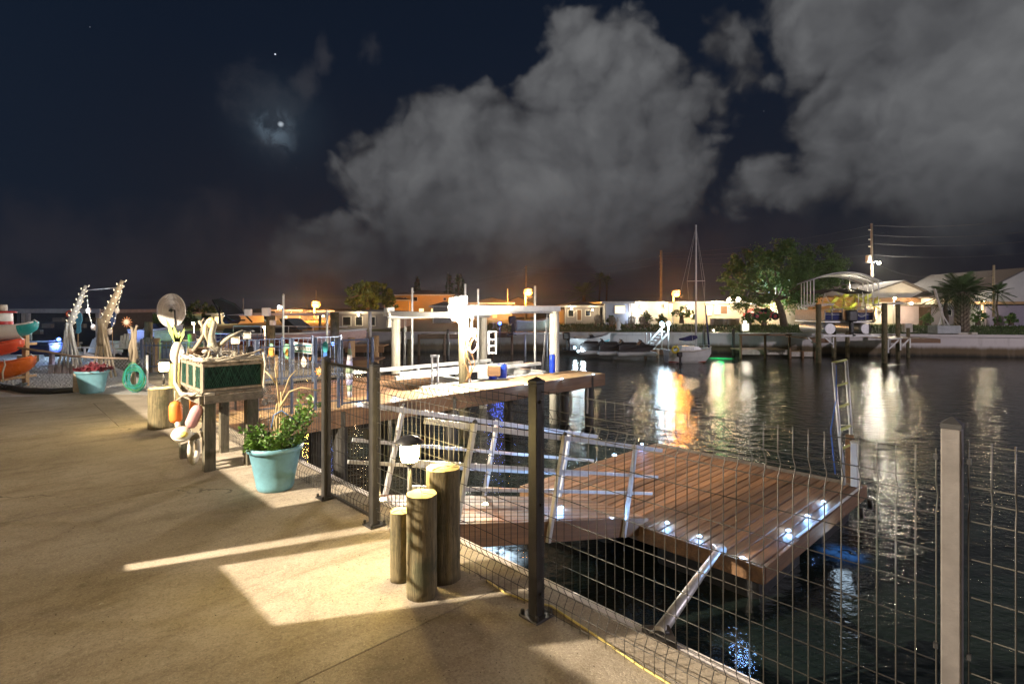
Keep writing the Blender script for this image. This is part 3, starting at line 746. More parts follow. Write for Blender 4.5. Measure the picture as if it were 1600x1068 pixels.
# ---- lift pilings
def tall_piling(s_, w_, r, z0, z1, label, m='piling', group='pilings of the central boat lift'):
    p = L(s_, w_); t = root('lift_piling', label, 'piling', (p.x, p.y, z0), 0, group)
    b = MB(); prof = [(r*(1+.02*math.sin(i*2.1+s_)), (z1-z0)*i/14) for i in range(15)]; b.lathe(prof, (0, 0, 0), 16)
    b.v = [(x*(1+.02*math.sin(4*math.atan2(y, x)+s_)), y*(1+.02*math.sin(4*math.atan2(y, x))), z_) for x, y, z_ in b.v]
    part(b, 'log', m, t); return t
wp = wood('pale_piling', (.62, .58, .48), (.42, .38, .30), .8, .05, 2, bump=.8)
LA = (7.28, 5.33); LB = (7.28, 8.23); LC = (10.1, 5.40); LD = (10.1, 8.30)
tall_piling(*LA, .105, -2, 1.50, 'brown piling carrying the floodlight and coiled hoses of the boat lift', 'piling')
tall_piling(*LB, .12, -2, 1.50, 'outer right piling of the boat lift at the end of the white beam', wp)
tall_piling(*LC, .115, -2, 1.46, 'pale piling at the left corner of the boat lift under a motor box', wp)
tall_piling(*LD, .115, -2, 1.46, 'far piling of the boat lift seen under the middle of the white beam', wp)
lift = root('boat_lift', 'white empty boat lift with top beams and hanging aluminium bunks', 'boat lift', L(7.28, 5.33), ANG)
def lc(s_, w_, z_): return (w_-5.33, s_-7.28, z_)
for nm, a_, c_, z0, z1 in (('top_beam', LA, LB, 1.50, 1.64), ('top_beam', LC, LD, 1.36, 1.48)):
    x0, y0, _ = lc(*a_, 0); x1, y1, _ = lc(*c_, 0)
    if z0 < 1.4: y0 -= .16; y1 -= .16
    b = MB(); b.bbox((x0-.35, y0-.09, z1-.02), (x1+.14, y0+.09, z1), .004); b.box((x0-.35, y0-.085, z0+.02), (x1+.14, y0-.065, z1-.02)); b.box((x0-.35, y0+.065, z0+.02), (x1+.14, y0+.085, z1-.02))
    b.bbox((x0-.35, y0-.09, z0+.001), (x1+.14, y0-.01, z0+.02), .004)
    part(b, nm, 'white', lift)
    b = MB(); b.tube([(x0-.3, y0, z0-.02), (x1+.1, y0, z0-.02)], .028, 10); part(b, 'cable_shaft', 'alu', lift)
b = MB(); b.bbox((-.10, -.3, 1.38), (0.02, 2.95, 1.50), .006); b.v = [(x-.12, y, z_) for x, y, z_ in b.v]; part(b, 'cross_tie', 'white', lift)
def motor(x, y, z0):
    b = MB(); b.bbox((x-.11, y-.09, z0), (x+.11, y+.09, z0+.20), .02); mo = part(b, 'motor_box', 'white', lift)
    b = MB(); b.tube([(0, 0, -.30), (0, 0, -.01)], .045, 10); b.bbox((-.06, -.05, -.30), (.05, .05, -.12), .01); part(b, 'gearbox', 'dirtywhite', mo)
motor(-.25, -.02, 1.62); motor(LC[1]-5.33-.22, LC[0]-7.28-.05, 1.40); motor(-.02, .05, 1.66)
for yy in (.42, 2.4):        # lower cradle beams, along u? (run beside the dock)
    pass
CZ = .02
for xx in (.25, 2.65):
    b = MB(); b.bbox((xx-.07, .12, CZ-.02), (xx+.07, 2.78, CZ), .003); b.box((xx-.012, .12, CZ-.18), (xx+.012, 2.78, CZ-.021)); b.bbox((xx-.07, .12, CZ-.20), (xx+.07, 2.78, CZ-.181), .003)
    part(b, 'cradle_beam', 'white', lift)
for yy, x0, x1 in ((.55, -1.35, 2.95), (1.05, -.95, 2.8), (2.1, -1.6, 2.6)):
    b = MB(); b.bbox((x0, yy-.06, CZ+.09), (x1, yy+.06, CZ+.17), .01); part(b, 'bunk', 'white', lift)
    for xx in (.25, 2.65):
        b = MB(); b.box((xx-.03, yy-.03, CZ+.001), (xx+.03, yy+.03, CZ+.089)); part(b, 'bunk_bracket', 'alu', lift)
b = MB(); b.bbox((-.9, .2, CZ-.26), (2.9, .34, CZ-.06), .01); part(b, 'side_rail', 'white', lift)
for xx in (.25, 2.65):
    for yy in (.18, 2.7):
        for dx in (-.02, .02):
            b = MB(); b.tube([(xx+dx, yy if yy < 1 else yy, CZ), (xx+dx, 0.0 if yy < 1 else 2.66, 1.48 if yy < 1 else 1.34)], .005, 5); part(b, 'lift_cable', 'alu', lift)
# guide poles (white pvc) rising from the cradle
gp = []
for px, pt, pb, y in ((644, 450, 563, 14.2), (727, 444, 478, 15.2), (747, 452, 478, 14.4), (836, 447, 478, 14.3)):
    a_ = A(px, pb, y); c_ = A(px, pt, y); a_.z = .0
    t = root('guide_pole', 'white pvc guide pole of the boat lift, ' + {644: 'leftmost, standing before the orange house', 727: 'tall one just right of the floodlight', 747: 'thin middle one above the white beam', 836: 'rising beside the orange street lamp'}[px], 'pole', tuple(a_), 0, 'guide poles of the boat lift')
    b = MB(); b.tube([a_, c_], .028, 10); part(b, 'pipe', 'white', t, True)
    b = MB(); b.ball(tuple(c_+Vector((0, 0, .0))), .032, 8, (1, 1, .6)); part(b, 'cap', 'dirtywhite', t, True)
# floodlight on piling A
pA = L(*LA); fp = A(722, 499, pA.y-.22)
fl_ = root('floodlight', 'glaring white floodlight on the brown lift piling', 'floodlight', tuple(fp), ANG)
for dx in (-.07, .07):
    b = MB(); b.lathe([(.03, -.03), (.055, .0), (.06, .05)], (dx, 0, 0), 14); b.v = [(x, -z_, y) for x, y, z_ in b.v]; part(b, 'lamp_head', 'white', fl_)
    b = MB(); b.ball((dx, -.055, 0), .054, 12, (1, .5, 1)); part(b, 'lens', 'g_white', fl_)
b = MB(); b.bbox((-.05, .02, -.05), (.05, .12, .05), .01); part(b, 'mount', 'white', fl_)
lamp(fp+Vector((-.10, -.16, -.02)), 760, (1, .90, .72), .13, 'floodlight_lamp')
lamp(fp+Vector((.16, -.10, .03)), 760, (1, .90, .72), .13, 'floodlight_lamp')
lamp(fp+Vector((.20, .5, .0)), 240, (1, .92, .80), .08, 'floodlight_lamp')
# box, hoses and ropes on piling A
jb = root('junction_box', 'brown wooden control box on the piling below the floodlight', 'box', tuple(A(734, 520, pA.y-.13)), ANG)
b = MB(); b.bbox((-.07, -.08, -.09), (.13, .04, .09), .006); part(b, 'housing', 'deckl', jb); b = MB(); b.bbox((-.05, -.086, -.07), (.11, -.081, .07), .002); part(b, 'lid', 'deckl', jb)
hs = MB()
for k in range(3):
    pts = [A(728+k*5+4*math.sin(i*1.1+k), 525+i*8, pA.y-.16-.02*k) for i in range(10)]; hs.tube(pts, .012, 6)
tag(hs.build('hanging_rope', mat('orange_rope', (.50, .26, .10), (.35, .18, .08), rough=.8)), 'orange rope and hose hanging down the brown lift piling', 'rope')
hs = MB(); pts = []
for i in range(40):
    t_ = i/40*4*PI; pts.append(A(738+8*math.cos(t_), 535+13*math.sin(t_)+i*.1, pA.y-.20-.0015*i))
hs.tube(pts, .010, 6); tag(hs.build('hose_coil', mat('pink_hose', (.55, .40, .38), rough=.6)), 'pale hose coiled on the piling beneath the control box', 'hose')
# hand rail hoop on the long dock
hr = root('grab_rail', 'white aluminium grab rail standing on the long dock left of the lift', 'rail', tuple(P(680, 600, 0)))
y = 11.2
for px in (675, 684):
    b = MB(); b.bar(A(px, 602, y), A(px, 556, y), .035, .035, (0, 1, 0)); part(b, 'upright', 'white', hr, True)
b = MB(); b.bar(A(672.5, 556, y), A(686.5, 556, y), .03, .04); part(b, 'top_bar', 'white', hr, True)
b = MB(); b.bar(A(675, 578, y), A(684, 578, y), .03, .03); part(b, 'cross_bar', 'white', hr, True)
# white boat steps ladder
lw_ = root('boarding_steps', 'white boarding ladder hung on the boat lift before the blue light', 'ladder', tuple(A(768, 553, 13.0)))
for px in (763.5, 775):
    b = MB(); b.bar(A(px, 553, 13), A(px, 517, 13), .03, .05, (0, 1, 0)); part(b, 'rail', 'white', lw_, True)
for py in (517.8, 530, 540, 551):
    b = MB(); b.bar(A(763.5, py, 13), A(775, py, 13), .03, .03); part(b, 'rung', 'white', lw_, True)
# blue barrels
def barrel(px, py, y, h, r, label):
    p = A(px, py, y); t = root('plastic_barrel', label, 'barrel', tuple(p), 0, 'blue plastic barrels under the boat lift')
    b = MB(); b.lathe([(r*.9, 0), (r, h*.05), (r, h*.30), (r*1.04, h*.33), (r, h*.36), (r, h*.64), (r*1.04, h*.67), (r, h*.70), (r, h*.95), (r*.9, h)], (0, 0, 0), 18); part(b, 'drum', 'blue', t)
    b = MB(); b.lathe([(r*.15, 0), (r*.15, .02)], (r*.5, 0, h), 8); part(b, 'bung', 'black', t)
barrel(863, 582, 13.2, .44, .07, 'blue barrel beside the outer right piling of the lift')
barrel(785, 590, 12.3, .30, .10, 'blue barrel right of the brown bracket under the lift')
barrel(770, 592, 12.6, .22, .10, 'small blue barrel left of the brown bracket under the lift')
b = MB(); b.bbox(tuple(A(762, 586, 12.2)), tuple(A(782, 572, 12.0)), .01); tag(b.build('lift_bracket', 'fascia'), 'brown wooden bracket between the two blue barrels under the lift', 'bracket')
b = MB(); b.bbox(tuple(A(746, 592, 12.2)), tuple(A(764, 572, 12.5)), .01); tag(b.build('dock_box', 'white'), 'white dock box under the lift left of the blue barrels', 'box')

# ================================================================ DOCK FENCE with hanging ornaments
bl = mat('blue_grey_post', (.10, .13, .20), (.07, .09, .14), rough=.4, metal=.4)
M['bl'] = bl
df = root('dock_fence', 'tall dark tubular fence across the head of the dock', 'fence', L(6.30, 0, 0), ANG)
pw = [.75, 1.25, 1.62, 2.0, 2.6]
for w_ in pw:
    b = MB(); b.bbox((w_-.022, -.022, 0), (w_+.022, .022, 1.10+.03*(w_ < 2)), .003); part(b, 'post', 'bl', df)
for a_, c_ in zip(pw, pw[1:]):
    if a_ > 1.9: continue
    b = MB()
    for zz in (.12, .55, 1.02): b.bar((a_+.022, 0, zz), (c_-.022, 0, zz), .018)
    part(b, 'rail', 'bl', df)
    b = MB(); n = int((c_-a_)/.05)
    for i in range(1, n): x = a_+(c_-a_)*i/n; b.tube([(x, 0, .05), (x, 0, 1.02)], .0022, 4)
    for k in range(9): zz = .1+k*.11; b.tube([(a_, .003, zz), (c_, .003, zz)], .0022, 4)
    part(b, 'wire_panel', 'wire', df)
dg = root('dock_gate', 'tall blue-lit gate frame on the dock with a long cloth fish hung in it', 'gate', L(6.30, 2.0, 0), ANG)
for x in (.06, .52):
    b = MB(); b.bbox((x-.014, -.014, .03), (x+.014, .014, 1.08), .003); part(b, 'gate_upright', 'bl', dg)
for zz in (.06, 1.07):
    b = MB(); b.bbox((.075, -.014, zz-.012), (.505, .014, zz+.012), .003); part(b, 'gate_rail', 'bl', dg)
# second line of dock fence further back
df2 = root('dock_fence', 'second run of dark tubular fence on the far side of the deck platform', 'fence', L(9.55, .3, 0), ANG)
for i in range(6):
    x = .1+i*.65; b = MB(); b.bbox((x-.02, -.02, 0), (x+.02, .02, 1.0), .003); part(b, 'post', 'bl', df2)
b = MB()
for zz in (.12, .95): b.bar((.1, 0, zz), (3.35, 0, zz), .022)
part(b, 'rail', 'bl', df2)
for i in range(1, 32):
    x = .1+i*.1; b = MB(); b.bar((x, 0, .13), (x, 0, .94), .012); part(b, 'picket', 'bl', df2)
def flat_shape(name, px_pts, y, m, label, cat, thick=.02, extra=None):
    pts = [A(px, py, y) for px, py in px_pts]
    b = MB(); b.profile(pts, (0, thick, 0)); c0 = sum(pts, Vector())/len(pts)
    t = root(name, label, cat, tuple(c0)); part(b, 'body', m, t, True)
    for (nm, pp, mm, off) in (extra or []):
        q = [A(px, py, y-off) for px, py in pp]; e = MB(); e.profile(q, (0, off*.8, 0)); part(e, nm, mm, t, True)
    return t
yo = mat('yellow_orange_paint', (.70, .38, .05), (.55, .20, .04), rough=.4, scale=18)
gn = mat('green_white_paint', (.30, .60, .35), (.10, .45, .25), rough=.4, scale=18)
tq = mat('teal_paint', (.03, .38, .38), (.02, .25, .32), rough=.35, scale=14)
bp = mat('bright_blue_paint', (.03, .16, .55), rough=.4)
def ell(cx, cy, rx, ry, n=12, a0=0): return [(cx+rx*math.cos(2*PI*i/n+a0), cy+ry*math.sin(2*PI*i/n+a0)) for i in range(n)]
flat_shape('turtle_ornament', ell(424, 549, 4.5, 9), 8.2, yo, 'orange and green turtle ornament hung on the dock fence', 'ornament', .02,
   [('head', ell(424, 539.5, 2.5, 3, 8), gn, .01), ('flipper', [(419.5, 552), (417, 558), (420, 556)], yo, .01), ('flipper', [(428.5, 552), (431, 557), (428, 557)], yo, .01)])
flat_shape('seahorse_ornament', [(446, 537), (451, 538), (452, 543), (450, 547), (451, 553), (449, 558), (451, 557), (450, 561), (446, 559), (444, 553), (443, 546), (444, 540)], 8.3, gn, 'green and orange seahorse ornament hung between the turtle and the small sign', 'ornament', .02,
   [('belly', ell(448, 550, 2.2, 6, 10), yo, .01)])
flat_shape('sun_ornament', [(498.5+(7.5 if i % 2 == 0 else 4.5)*math.cos(i*PI/8), 580+(8 if i % 2 == 0 else 5)*math.sin(i*PI/8)) for i in range(16)], 8.0, yo, 'small yellow sunburst ornament low on the dock fence', 'ornament', .02, [('sun_face', ell(498.5, 580, 3.2, 3.4), mat('sun_face_paint', (.75, .62, .32)), .012)])
flat_shape('mermaid_ornament', ell(508, 542, 4.2, 9), 8.6, tq, 'teal and blue mermaid ornament at the top of the dock fence', 'ornament', .03,
   [('tail', [(505, 550), (511, 550), (511, 558), (516, 563), (500, 563), (505, 558)], bp, .01)])
flat_shape('crab_ornament', [(474, 556), (478, 562), (479, 568), (476, 573), (472, 573), (470, 567), (471, 561)], 8.35, 'dirtywhite', 'small silver figure hung below the white sign on the dock fence', 'ornament', .02)
# sign: white frame with a dark green band above and below an unreadable row of marks
sg = root('small_sign', 'small white framed sign with green borders on the dock fence', 'sign', tuple(A(473.5, 553, 8.4)))
b = MB(); b.profile([A(459, 534, 8.4), A(487.5, 537, 8.45), A(487.5, 553, 8.45), A(460, 550, 8.4)][::-1], (0, .02, 0)); part(b, 'board', 'white', sg, True)
b = MB(); b.profile([A(461, 537, 8.385), A(486, 539.6, 8.43), A(486, 541.4, 8.43), A(461, 539, 8.385)][::-1], (0, .008, 0)); part(b, 'upper_band', tq, sg, True)
b = MB(); b.profile([A(461, 546.2, 8.385), A(486, 548.8, 8.43), A(486, 550.8, 8.43), A(461, 548.4, 8.385)][::-1], (0, .008, 0)); part(b, 'lower_band', mat('deep_green_paint', (.03, .22, .17)), sg, True)
for i in range(7):
    x = 463.3+i*3.4; yy = 540.5+i*.36; c_ = MB(); h = (3.6, 4.5, 4.2, 4.8, 3.8, 4.6, 4.0)[i]
    c_.profile([A(x, yy, 8.375+i*.006), A(x+1.7, yy+.2, 8.375+i*.006), A(x+1.5, yy+h, 8.375+i*.006), A(x+.2, yy+h, 8.375+i*.006)][::-1], (0, .006, 0)); part(c_, 'mark', mat('sign_mark_paint', (.16, .20, .17)), sg, True)
# long cloth fish
cf = root('cloth_fish', 'long striped blue and green cloth fish hanging in the dock gate', 'windsock', tuple(A(546, 620, 8.8)))
cols = [mat('cloth_lavender', (.42, .42, .62), rough=.9), mat('cloth_green', (.40, .52, .34), rough=.9), mat('cloth_pale', (.62, .60, .62), rough=.9)]
prev = None; segs = 9
for i in range(segs):
    t0, t1 = i/segs, (i+1)/segs
    def rr(t): return (.012+.045*math.sin(min(t*1.5, 1)*PI/2))*(1-.45*max(0, t-.6)/.4)
    p0_ = A(546, 535+t0*85, 8.8); p1_ = A(546+.6*math.sin(i), 535+t1*85, 8.8)
    b = MB(); b.tube([p0_, p1_], [rr(t0), rr(t1)], 10); part(b, 'band', cols[i % 3], cf, True)
# ================================================================ TRAP STAND, pelican, ornaments
FL_, FR_, BR_, BL_ = P(325, 738), P(392, 727), P(349, 708), P(286, 717)
stand = root('trap_stand', 'weathered grey wooden stand carrying the green netted lobster trap', 'stand', tuple(FL_))
def leg(p, w, h, nm='leg'):
    b = MB(); b.bbox((-.0, 0, 0), (w, w*.75, h), .005)
    ca, sa = math.cos(ANG), math.sin(ANG)
    b.v = [(p.x + x*ca - y*sa - w*.35, p.y + x*sa + y*ca, z_) for x, y, z_ in b.v]; part(b, nm, 'greyz', stand, True)
ST = .75
for p, w in ((FL_, .105), (FR_, .115), (BR_, .09), (BL_, .085)): leg(p, w, ST)
def sl(a_, b_, z0, z1, w, m='grey', nm='apron', par=None):
    b = MB(); b.bar((a_.x, a_.y, (z0+z1)/2), (b_.x, b_.y, (z0+z1)/2), w, z1-z0); part(b, nm, m, par or stand, True)
vv = Vector((VX, VY, 0)); uu = Vector((UX, UY, 0))
c0 = FL_ - vv*.06 - uu*.02; wv, wu = .58, .80
for i in range(5):
    a_ = c0 + uu*(i*wu/5+.07); sl(a_, a_+vv*wv, ST+.003, ST+.028, .145, 'grey', 'top_board')
sl(c0+vv*.02-uu*.005, c0+vv*(wv-.02)-uu*.005, ST-.08, ST-.003, .03, 'grey', 'apron'); sl(c0-vv*.005, c0+uu*wu-vv*.005, ST-.08, ST-.003, .03, 'grey', 'apron')
# lobster trap
TZ = ST+.03; TH = .27
trap = root('lobster_trap', 'old wooden lobster trap lined with green netting on the grey stand', 'lobster trap', tuple(c0+Vector((0, 0, TZ))))
t0 = c0 + uu*.02 + vv*.01; tw, td = .56, .78
cor = [t0, t0+vv*tw, t0+vv*tw+uu*td, t0+uu*td]
def zz(p, z_): return Vector((p.x, p.y, z_))
for p in cor: b = MB(); b.bar(zz(p, TZ), zz(p, TZ+TH), .026, .026, (1, 0, 0)); part(b, 'corner_post', 'drift', trap, True)
for z_ in (TZ+.016, TZ+TH-.016):
    for i in range(4): b = MB(); b.bar(zz(cor[i], z_), zz(cor[(i+1) % 4], z_), .026, .024); part(b, 'frame_rail', 'drift', trap, True)
for f in (.33, .66): b = MB(); b.bar(zz(cor[0].lerp(cor[3], f), TZ), zz(cor[0].lerp(cor[3], f), TZ+TH), .02, .03, (1, 0, 0)); part(b, 'slat', 'drift', trap, True)
netm = mat('green_netting', (.022, .115, .07), (.008, .04, .028), rough=.8, scale=25, bump=1)
net = MB()
for (a_, b_) in ((cor[0], cor[1]), (cor[0], cor[3]), (cor[3], cor[2]), (cor[1], cor[2])):
    n = int((b_-a_).length/.022)
    for i in range(n):
        p = a_.lerp(b_, i/n); q = a_.lerp(b_, min(1, max(0, (i+rnd(2, 6))/n))); r_ = a_.lerp(b_, min(1, max(0, (i-rnd(2, 6))/n)))
        net.bar(zz(p, TZ+.03), zz(q, TZ+TH-.03), .004, .004); net.bar(zz(p, TZ+.03), zz(r_, TZ+TH-.03), .004, .004)
stuff(part(net, 'netting', netm, trap, True))
lin = MB(); ins = [p.lerp((cor[0]+cor[2])/2, .04) for p in cor]
for i in range(4): a_, b_ = ins[i], ins[(i+1) % 4]; lin.profile([zz(a_, TZ+.03), zz(b_, TZ+.03), zz(b_, TZ+TH-.03), zz(a_, TZ+TH-.03)], (.003, .003, 0))
part(lin, 'liner', mat('green_liner', (.008, .050, .033), (.004, .018, .013), rough=.9, scale=20, bump=1), trap, True)
for i in range(8):
    a_ = cor[0].lerp(cor[3], (i+.5)/8); b = MB(); b.bar(zz(a_, TZ+TH+.006), zz(a_+vv*tw, TZ+TH+.006), .06, .012); part(b, 'slat', 'drift', trap, True)
def twig(name, pts, r, m, label, cat='driftwood', parent=None):
    b = MB(); b.tube(pts, [r*(1-.45*i/(len(pts)-1)) for i in range(len(pts))], 7)
    if parent: return part(b, name, m, parent)
    return tag(b.build(name, m), label, cat)
ropem = mat('white_rope', (.55, .50, .40), (.38, .33, .25), rough=.9, scale=60, bump=1, bscale=120)
def wander(a_, b_, n, amp, sag=0):
    return [a_.lerp(b_, i/n) + Vector((rnd(-amp, amp), rnd(-amp, amp), rnd(-amp, amp)*.6 - sag*math.sin(PI*i/n))) for i in range(n+1)]
for a_, b_, lb in ((cor[0], cor[1], 'thick rope and driftwood laid along the front top edge of the trap'), (cor[0], cor[3], 'twisted rope along the left top edge of the trap'), (cor[3], cor[2], 'rope along the rear top edge of the trap')):
    t_ = MB(); t_.tube(wander(zz(a_, TZ+TH+.03), zz(b_, TZ+TH+.03), 12, .012), .014, 7); t_.tube(wander(zz(a_, TZ+TH+.055), zz(b_, TZ+TH+.05), 12, .014), .010, 7)
    tag(t_.build('rope', ropem), lb, 'rope')
t_ = MB(); t_.tube([zz(cor[3]-vv*.02, TZ+TH+.18), zz(cor[3]-vv*.05, TZ+TH+.03), zz(cor[3]-vv*.06, TZ+.02), zz(cor[0]-vv*.12+uu*.25, TZ-.03), zz(cor[0]-vv*.03, TZ-.02), zz(cor[0]+vv*.1-uu*.03, TZ-.02)], .02, 8)
tag(t_.build('rope', ropem), 'thick pale rope hanging round the left side of the trap', 'rope')
t_ = MB(); t_.tube([zz(cor[1]-uu*.02, TZ+TH+.09), zz(cor[1]-uu*.03+vv*.02, TZ+TH-.03), zz(cor[1]-uu*.03, TZ+.02), zz(cor[1]+vv*.03, TZ-.06)], .012, 7)
tag(t_.build('rope', ropem), 'short rope end curling over the right corner of the trap', 'rope')
for k in range(14):
    a_ = cor[0]+vv*rnd(0, tw)+uu*rnd(0, td); d_ = Vector((rnd(-1, 1), rnd(-1, 1), rnd(-.05, .5))).normalized()*rnd(.06, .18); a_ = zz(a_, TZ+TH+.03)
    twig('driftwood_scrap', wander(a_, a_+d_, 5, .008), rnd(.006, .014), 'drift' if k % 2 else ropem, ('driftwood twig' if k % 2 else 'rope end')+' in the tangle on top of the lobster trap'); COL.objects[-1]['group'] = 'driftwood twigs tangled on top of the trap' if k % 2 else 'rope ends tangled on top of the trap'
twig('branch', wander(zz(cor[0]+vv*.25, TZ+TH+.04), zz(cor[1]+vv*.02, TZ+TH+.12), 6, .012), .015, 'drift', 'bleached branch rising at the right end of the trap top')
# pelican carving
def skin(name, pts, edges, radii, m, parent, sub=2):
    me = bpy.data.meshes.new(name); me.from_pydata([tuple(p) for p in pts], edges, []); me.materials.append(M[m] if isinstance(m, str) else m)
    ob = link(name, me, parent)
    sk = ob.modifiers.new('skin', 'SKIN'); sk.use_smooth_shade = True
    sv_ = me.skin_vertices[0].data
    for i, r_ in enumerate(radii): sv_[i].radius = (r_, r_) if not isinstance(r_, tuple) else r_; sv_[i].use_root = (i == 0)
    s2 = ob.modifiers.new('sub', 'SUBSURF'); s2.levels = sub; s2.render_levels = sub
    return ob
pelm = mat('pelican_grey_paint', (.40, .37, .28), (.20, .18, .13), rough=.7, scale=30, bump=.8, bscale=60)
pb = zz(P(338, 0+700).lerp(P(338, 700), 0), 0)
yp = cor[0].lerp(cor[2], .4).y; zb = TZ+TH+.01
def Q(px, py, dy=0): return A(px, py, yp+dy)
pel = root('pelican', 'carved brown pelican with a yellow head and one raised wing standing on the trap', 'carving', tuple(zz(cor[0].lerp(cor[2], .4), zb)))
inv = MW[pel.name].inverted()
bp_ = [Q(330, 553), Q(338, 548), Q(344, 541, .02), Q(333, 541), Q(330, 529), Q(332, 516), Q(335.5, 505), Q(331, 500)]
skin('body', [inv @ p for p in bp_], [(0, 1), (1, 2), (0, 3), (3, 4), (4, 5), (5, 6), (6, 7)], [.072, .070, .030, .052, .036, .030, .030, .024], pelm, pel)
b = MB(); b.ball(tuple(Q(329.5, 504)), .042, 14, (1.0, .55, 1.35)); part(b, 'head', mat('pelican_yellow', (.72, .58, .10), (.60, .50, .20), rough=.5, scale=12), pel, True)
b = MB(); b.tube([Q(327, 499), Q(322, 508), Q(321, 520), Q(325, 536)], [.022, .024, .020, .006], 8); part(b, 'bill', mat('pelican_bill', (.60, .52, .38), rough=.6, scale=14), pel, True)
b = MB(); b.ball(tuple(Q(326.5, 501, -.035)), .006, 8); part(b, 'eye', 'black', pel, True)
for i in range(7):      # raised wing of separate feathers
    f = i/6; a_ = Q(341-2*f, 541+6*f, .03); e_ = Q(379-7*i, 515.5+3.5*i, .10)
    b = MB(); mid = a_.lerp(e_, .5)+Vector((0, 0, .018)); b.tube([a_, mid, e_], [.020, .020, .007], 6)
    part(b, 'feather', pelm, pel, True)
for px, pf in ((330, 568), (341, 566)):
    b = MB(); b.tube([Q(px, 553), Q(px-1, 561), Q(px, pf)], [.012, .008, .007], 6); part(b, 'leg', pelm, pel, True)
    b = MB(); b.profile([zz(Q(px, pf), zb+.022)+Vector(v) for v in ((0, .01, 0), (-.03, -.045, 0), (0, -.05, 0), (.03, -.045, 0))], (0, 0, .006)); part(b, 'foot', pelm, pel, True)
# wooden bowl, standing driftwood
bw = root('wooden_bowl', 'dark half bowl standing on edge on the trap behind the driftwood', 'bowl', tuple(Q(312, 562, .2)))
b = MB(); b.lathe([(.002, -.07), (.07, -.055), (.105, -.01), (.11, .03), (.102, .03), (.095, -.006), (.06, -.045), (.002, -.058)], (0, 0, .10), 20, capb=False, capt=False); part(b, 'bowl', mat('brown_bowl', (.10, .06, .035), (.06, .035, .02), rough=.5, scale=12), bw)
o = twig('driftwood_branch', [Q(303, 548, .1), Q(311, 536, .08), Q(319, 522, .08), Q(317, 510, .08), Q(311, 501, .08)], .024, 'drift', 'forked bleached driftwood standing left of the pelican')
twig('driftwood_branch', [Q(317, 511, .08), Q(315, 503, .08), Q(319, 497, .08)], .013, 'drift', 'short bleached twig pointing up beside the pelican head')
b = MB(); b.tube([Q(300, 560, .0), Q(320, 563, -.02), Q(326, 556, -.02), Q(328, 548, .0)], .013, 7); tag(b.build('driftwood_branch', 'drift'), 'curved driftwood lying at the feet of the pelican', 'driftwood')
b = MB(); b.ball(tuple(Q(321, 549, .0)), .028, 10, (1.3, 1, .8)); tag(b.build('shell', 'dirtywhite'), 'pale round shell resting against the pelican breast', 'shell')
# two dock lanterns behind (white box lights with caps)
for px, py, y, lb in ((368, 537, 8.6, 'nearer white solar post light with a dark cap behind the trap'), (386, 529, 9.4, 'farther white solar post light with a dark cap behind the trap')):
    bb = P(px, 480+860*1.6/y); t = root('post_light', lb, 'lamp', (bb.x, bb.y, 0), .3, 'white post lights behind the trap')
    zt_ = Z_(py, y); b = MB(); b.tube([(0, 0, 0), (0, 0, zt_)], .018, 8); part(b, 'post', 'black', t)
    b = MB(); b.bbox((-.055, -.055, zt_), (.055, .055, zt_+.12), .006); part(b, 'lantern_box', 'dirtywhite', t)
    b = MB(); b.lathe([(.135, 0), (.10, .03), (.02, .055)], (0, 0, zt_+.122), 8); part(b, 'lamp_cap', 'black', t)
# lobster carving on the front of the trap
lb_ = root('lobster_carving', 'small pink starfish-like carving wired to the end of the trap', 'ornament', tuple(A(313, 588, 5.55)))
for (dx, dz) in ((0, .05), (.02, -.04), (-.02, -.04), (.035, .015), (-.03, .02)):
    b = MB(); b.tube([(0, 0, 0), (dx, 0, dz)], [.010, .004], 6); part(b, 'arm', mat('pink_shell', (.55, .30, .22), rough=.7), lb_)
# floats hanging on the left front of the stand
def float_buoy(c, top, r, m, label, stripe=None):
    t = root('fishing_float', label, 'float', tuple(c)); d = (top-c); Ln = d.length; d = d/Ln
    q = d.to_track_quat('Z', 'Y')
    b = MB(); b.lathe([(r*.25, 0), (r*.8, Ln*.08), (r, Ln*.2), (r, Ln*.78), (r*.75, Ln*.93), (r*.2, Ln)], (0, 0, 0), 18); b.v = [tuple(q @ Vector(v)) for v in b.v]; part(b, 'body', m, t)
    b = MB(); b.tube([q @ Vector((0, 0, Ln)), q @ Vector((0, 0, Ln+.10))], .007, 6); part(b, 'cord', ropem, t)
    if stripe:
        b = MB(); b.lathe([(r*1.01, Ln*.78), (r*.78, Ln*.93)], (0, 0, .001), 18, capb=False, capt=False); b.v = [tuple(q @ Vector(v)) for v in b.v]; part(b, 'band', stripe, t)
    return t
om = mat('orange_float_foam', (.78, .24, .03), (.62, .18, .03), rough=.6, scale=6, bump=.3)
pm = mat('pink_float_foam', (.58, .30, .30), (.48, .24, .24), rough=.7, scale=6, bump=.3)
YF = 5.42
float_buoy(A(275, 661, YF), A(274, 626, YF), .058, om, 'bright orange bullet-shaped float hanging left on the trap stand')
float_buoy(A(296, 668, YF-.06), A(311, 633, YF-.06), .056, pm, 'faded pink bullet-shaped float hanging tilted on the trap stand')
t = root('round_float', 'round white float with a yellow cap hanging lowest on the trap stand', 'float', tuple(A(284, 678, YF-.12)))
b = MB(); b.ball((0, 0, 0), .088, 16, (1, 1, .85)); part(b, 'ball', mat('white_float', (.72, .68, .54), (.60, .55, .42), rough=.55, scale=8), t)
b = MB(); b.ball((.055, -.055, .01), .034, 10, (1, 1, .8)); part(b, 'yellow_cap', mat('yellow_float', (.72, .55, .12), rough=.5), t)
b = MB(); b.torus((0, 0, 0), .087, .006, 20, 6, (.3, -.5, 1)); part(b, 'seam', 'dirtywhite', t)
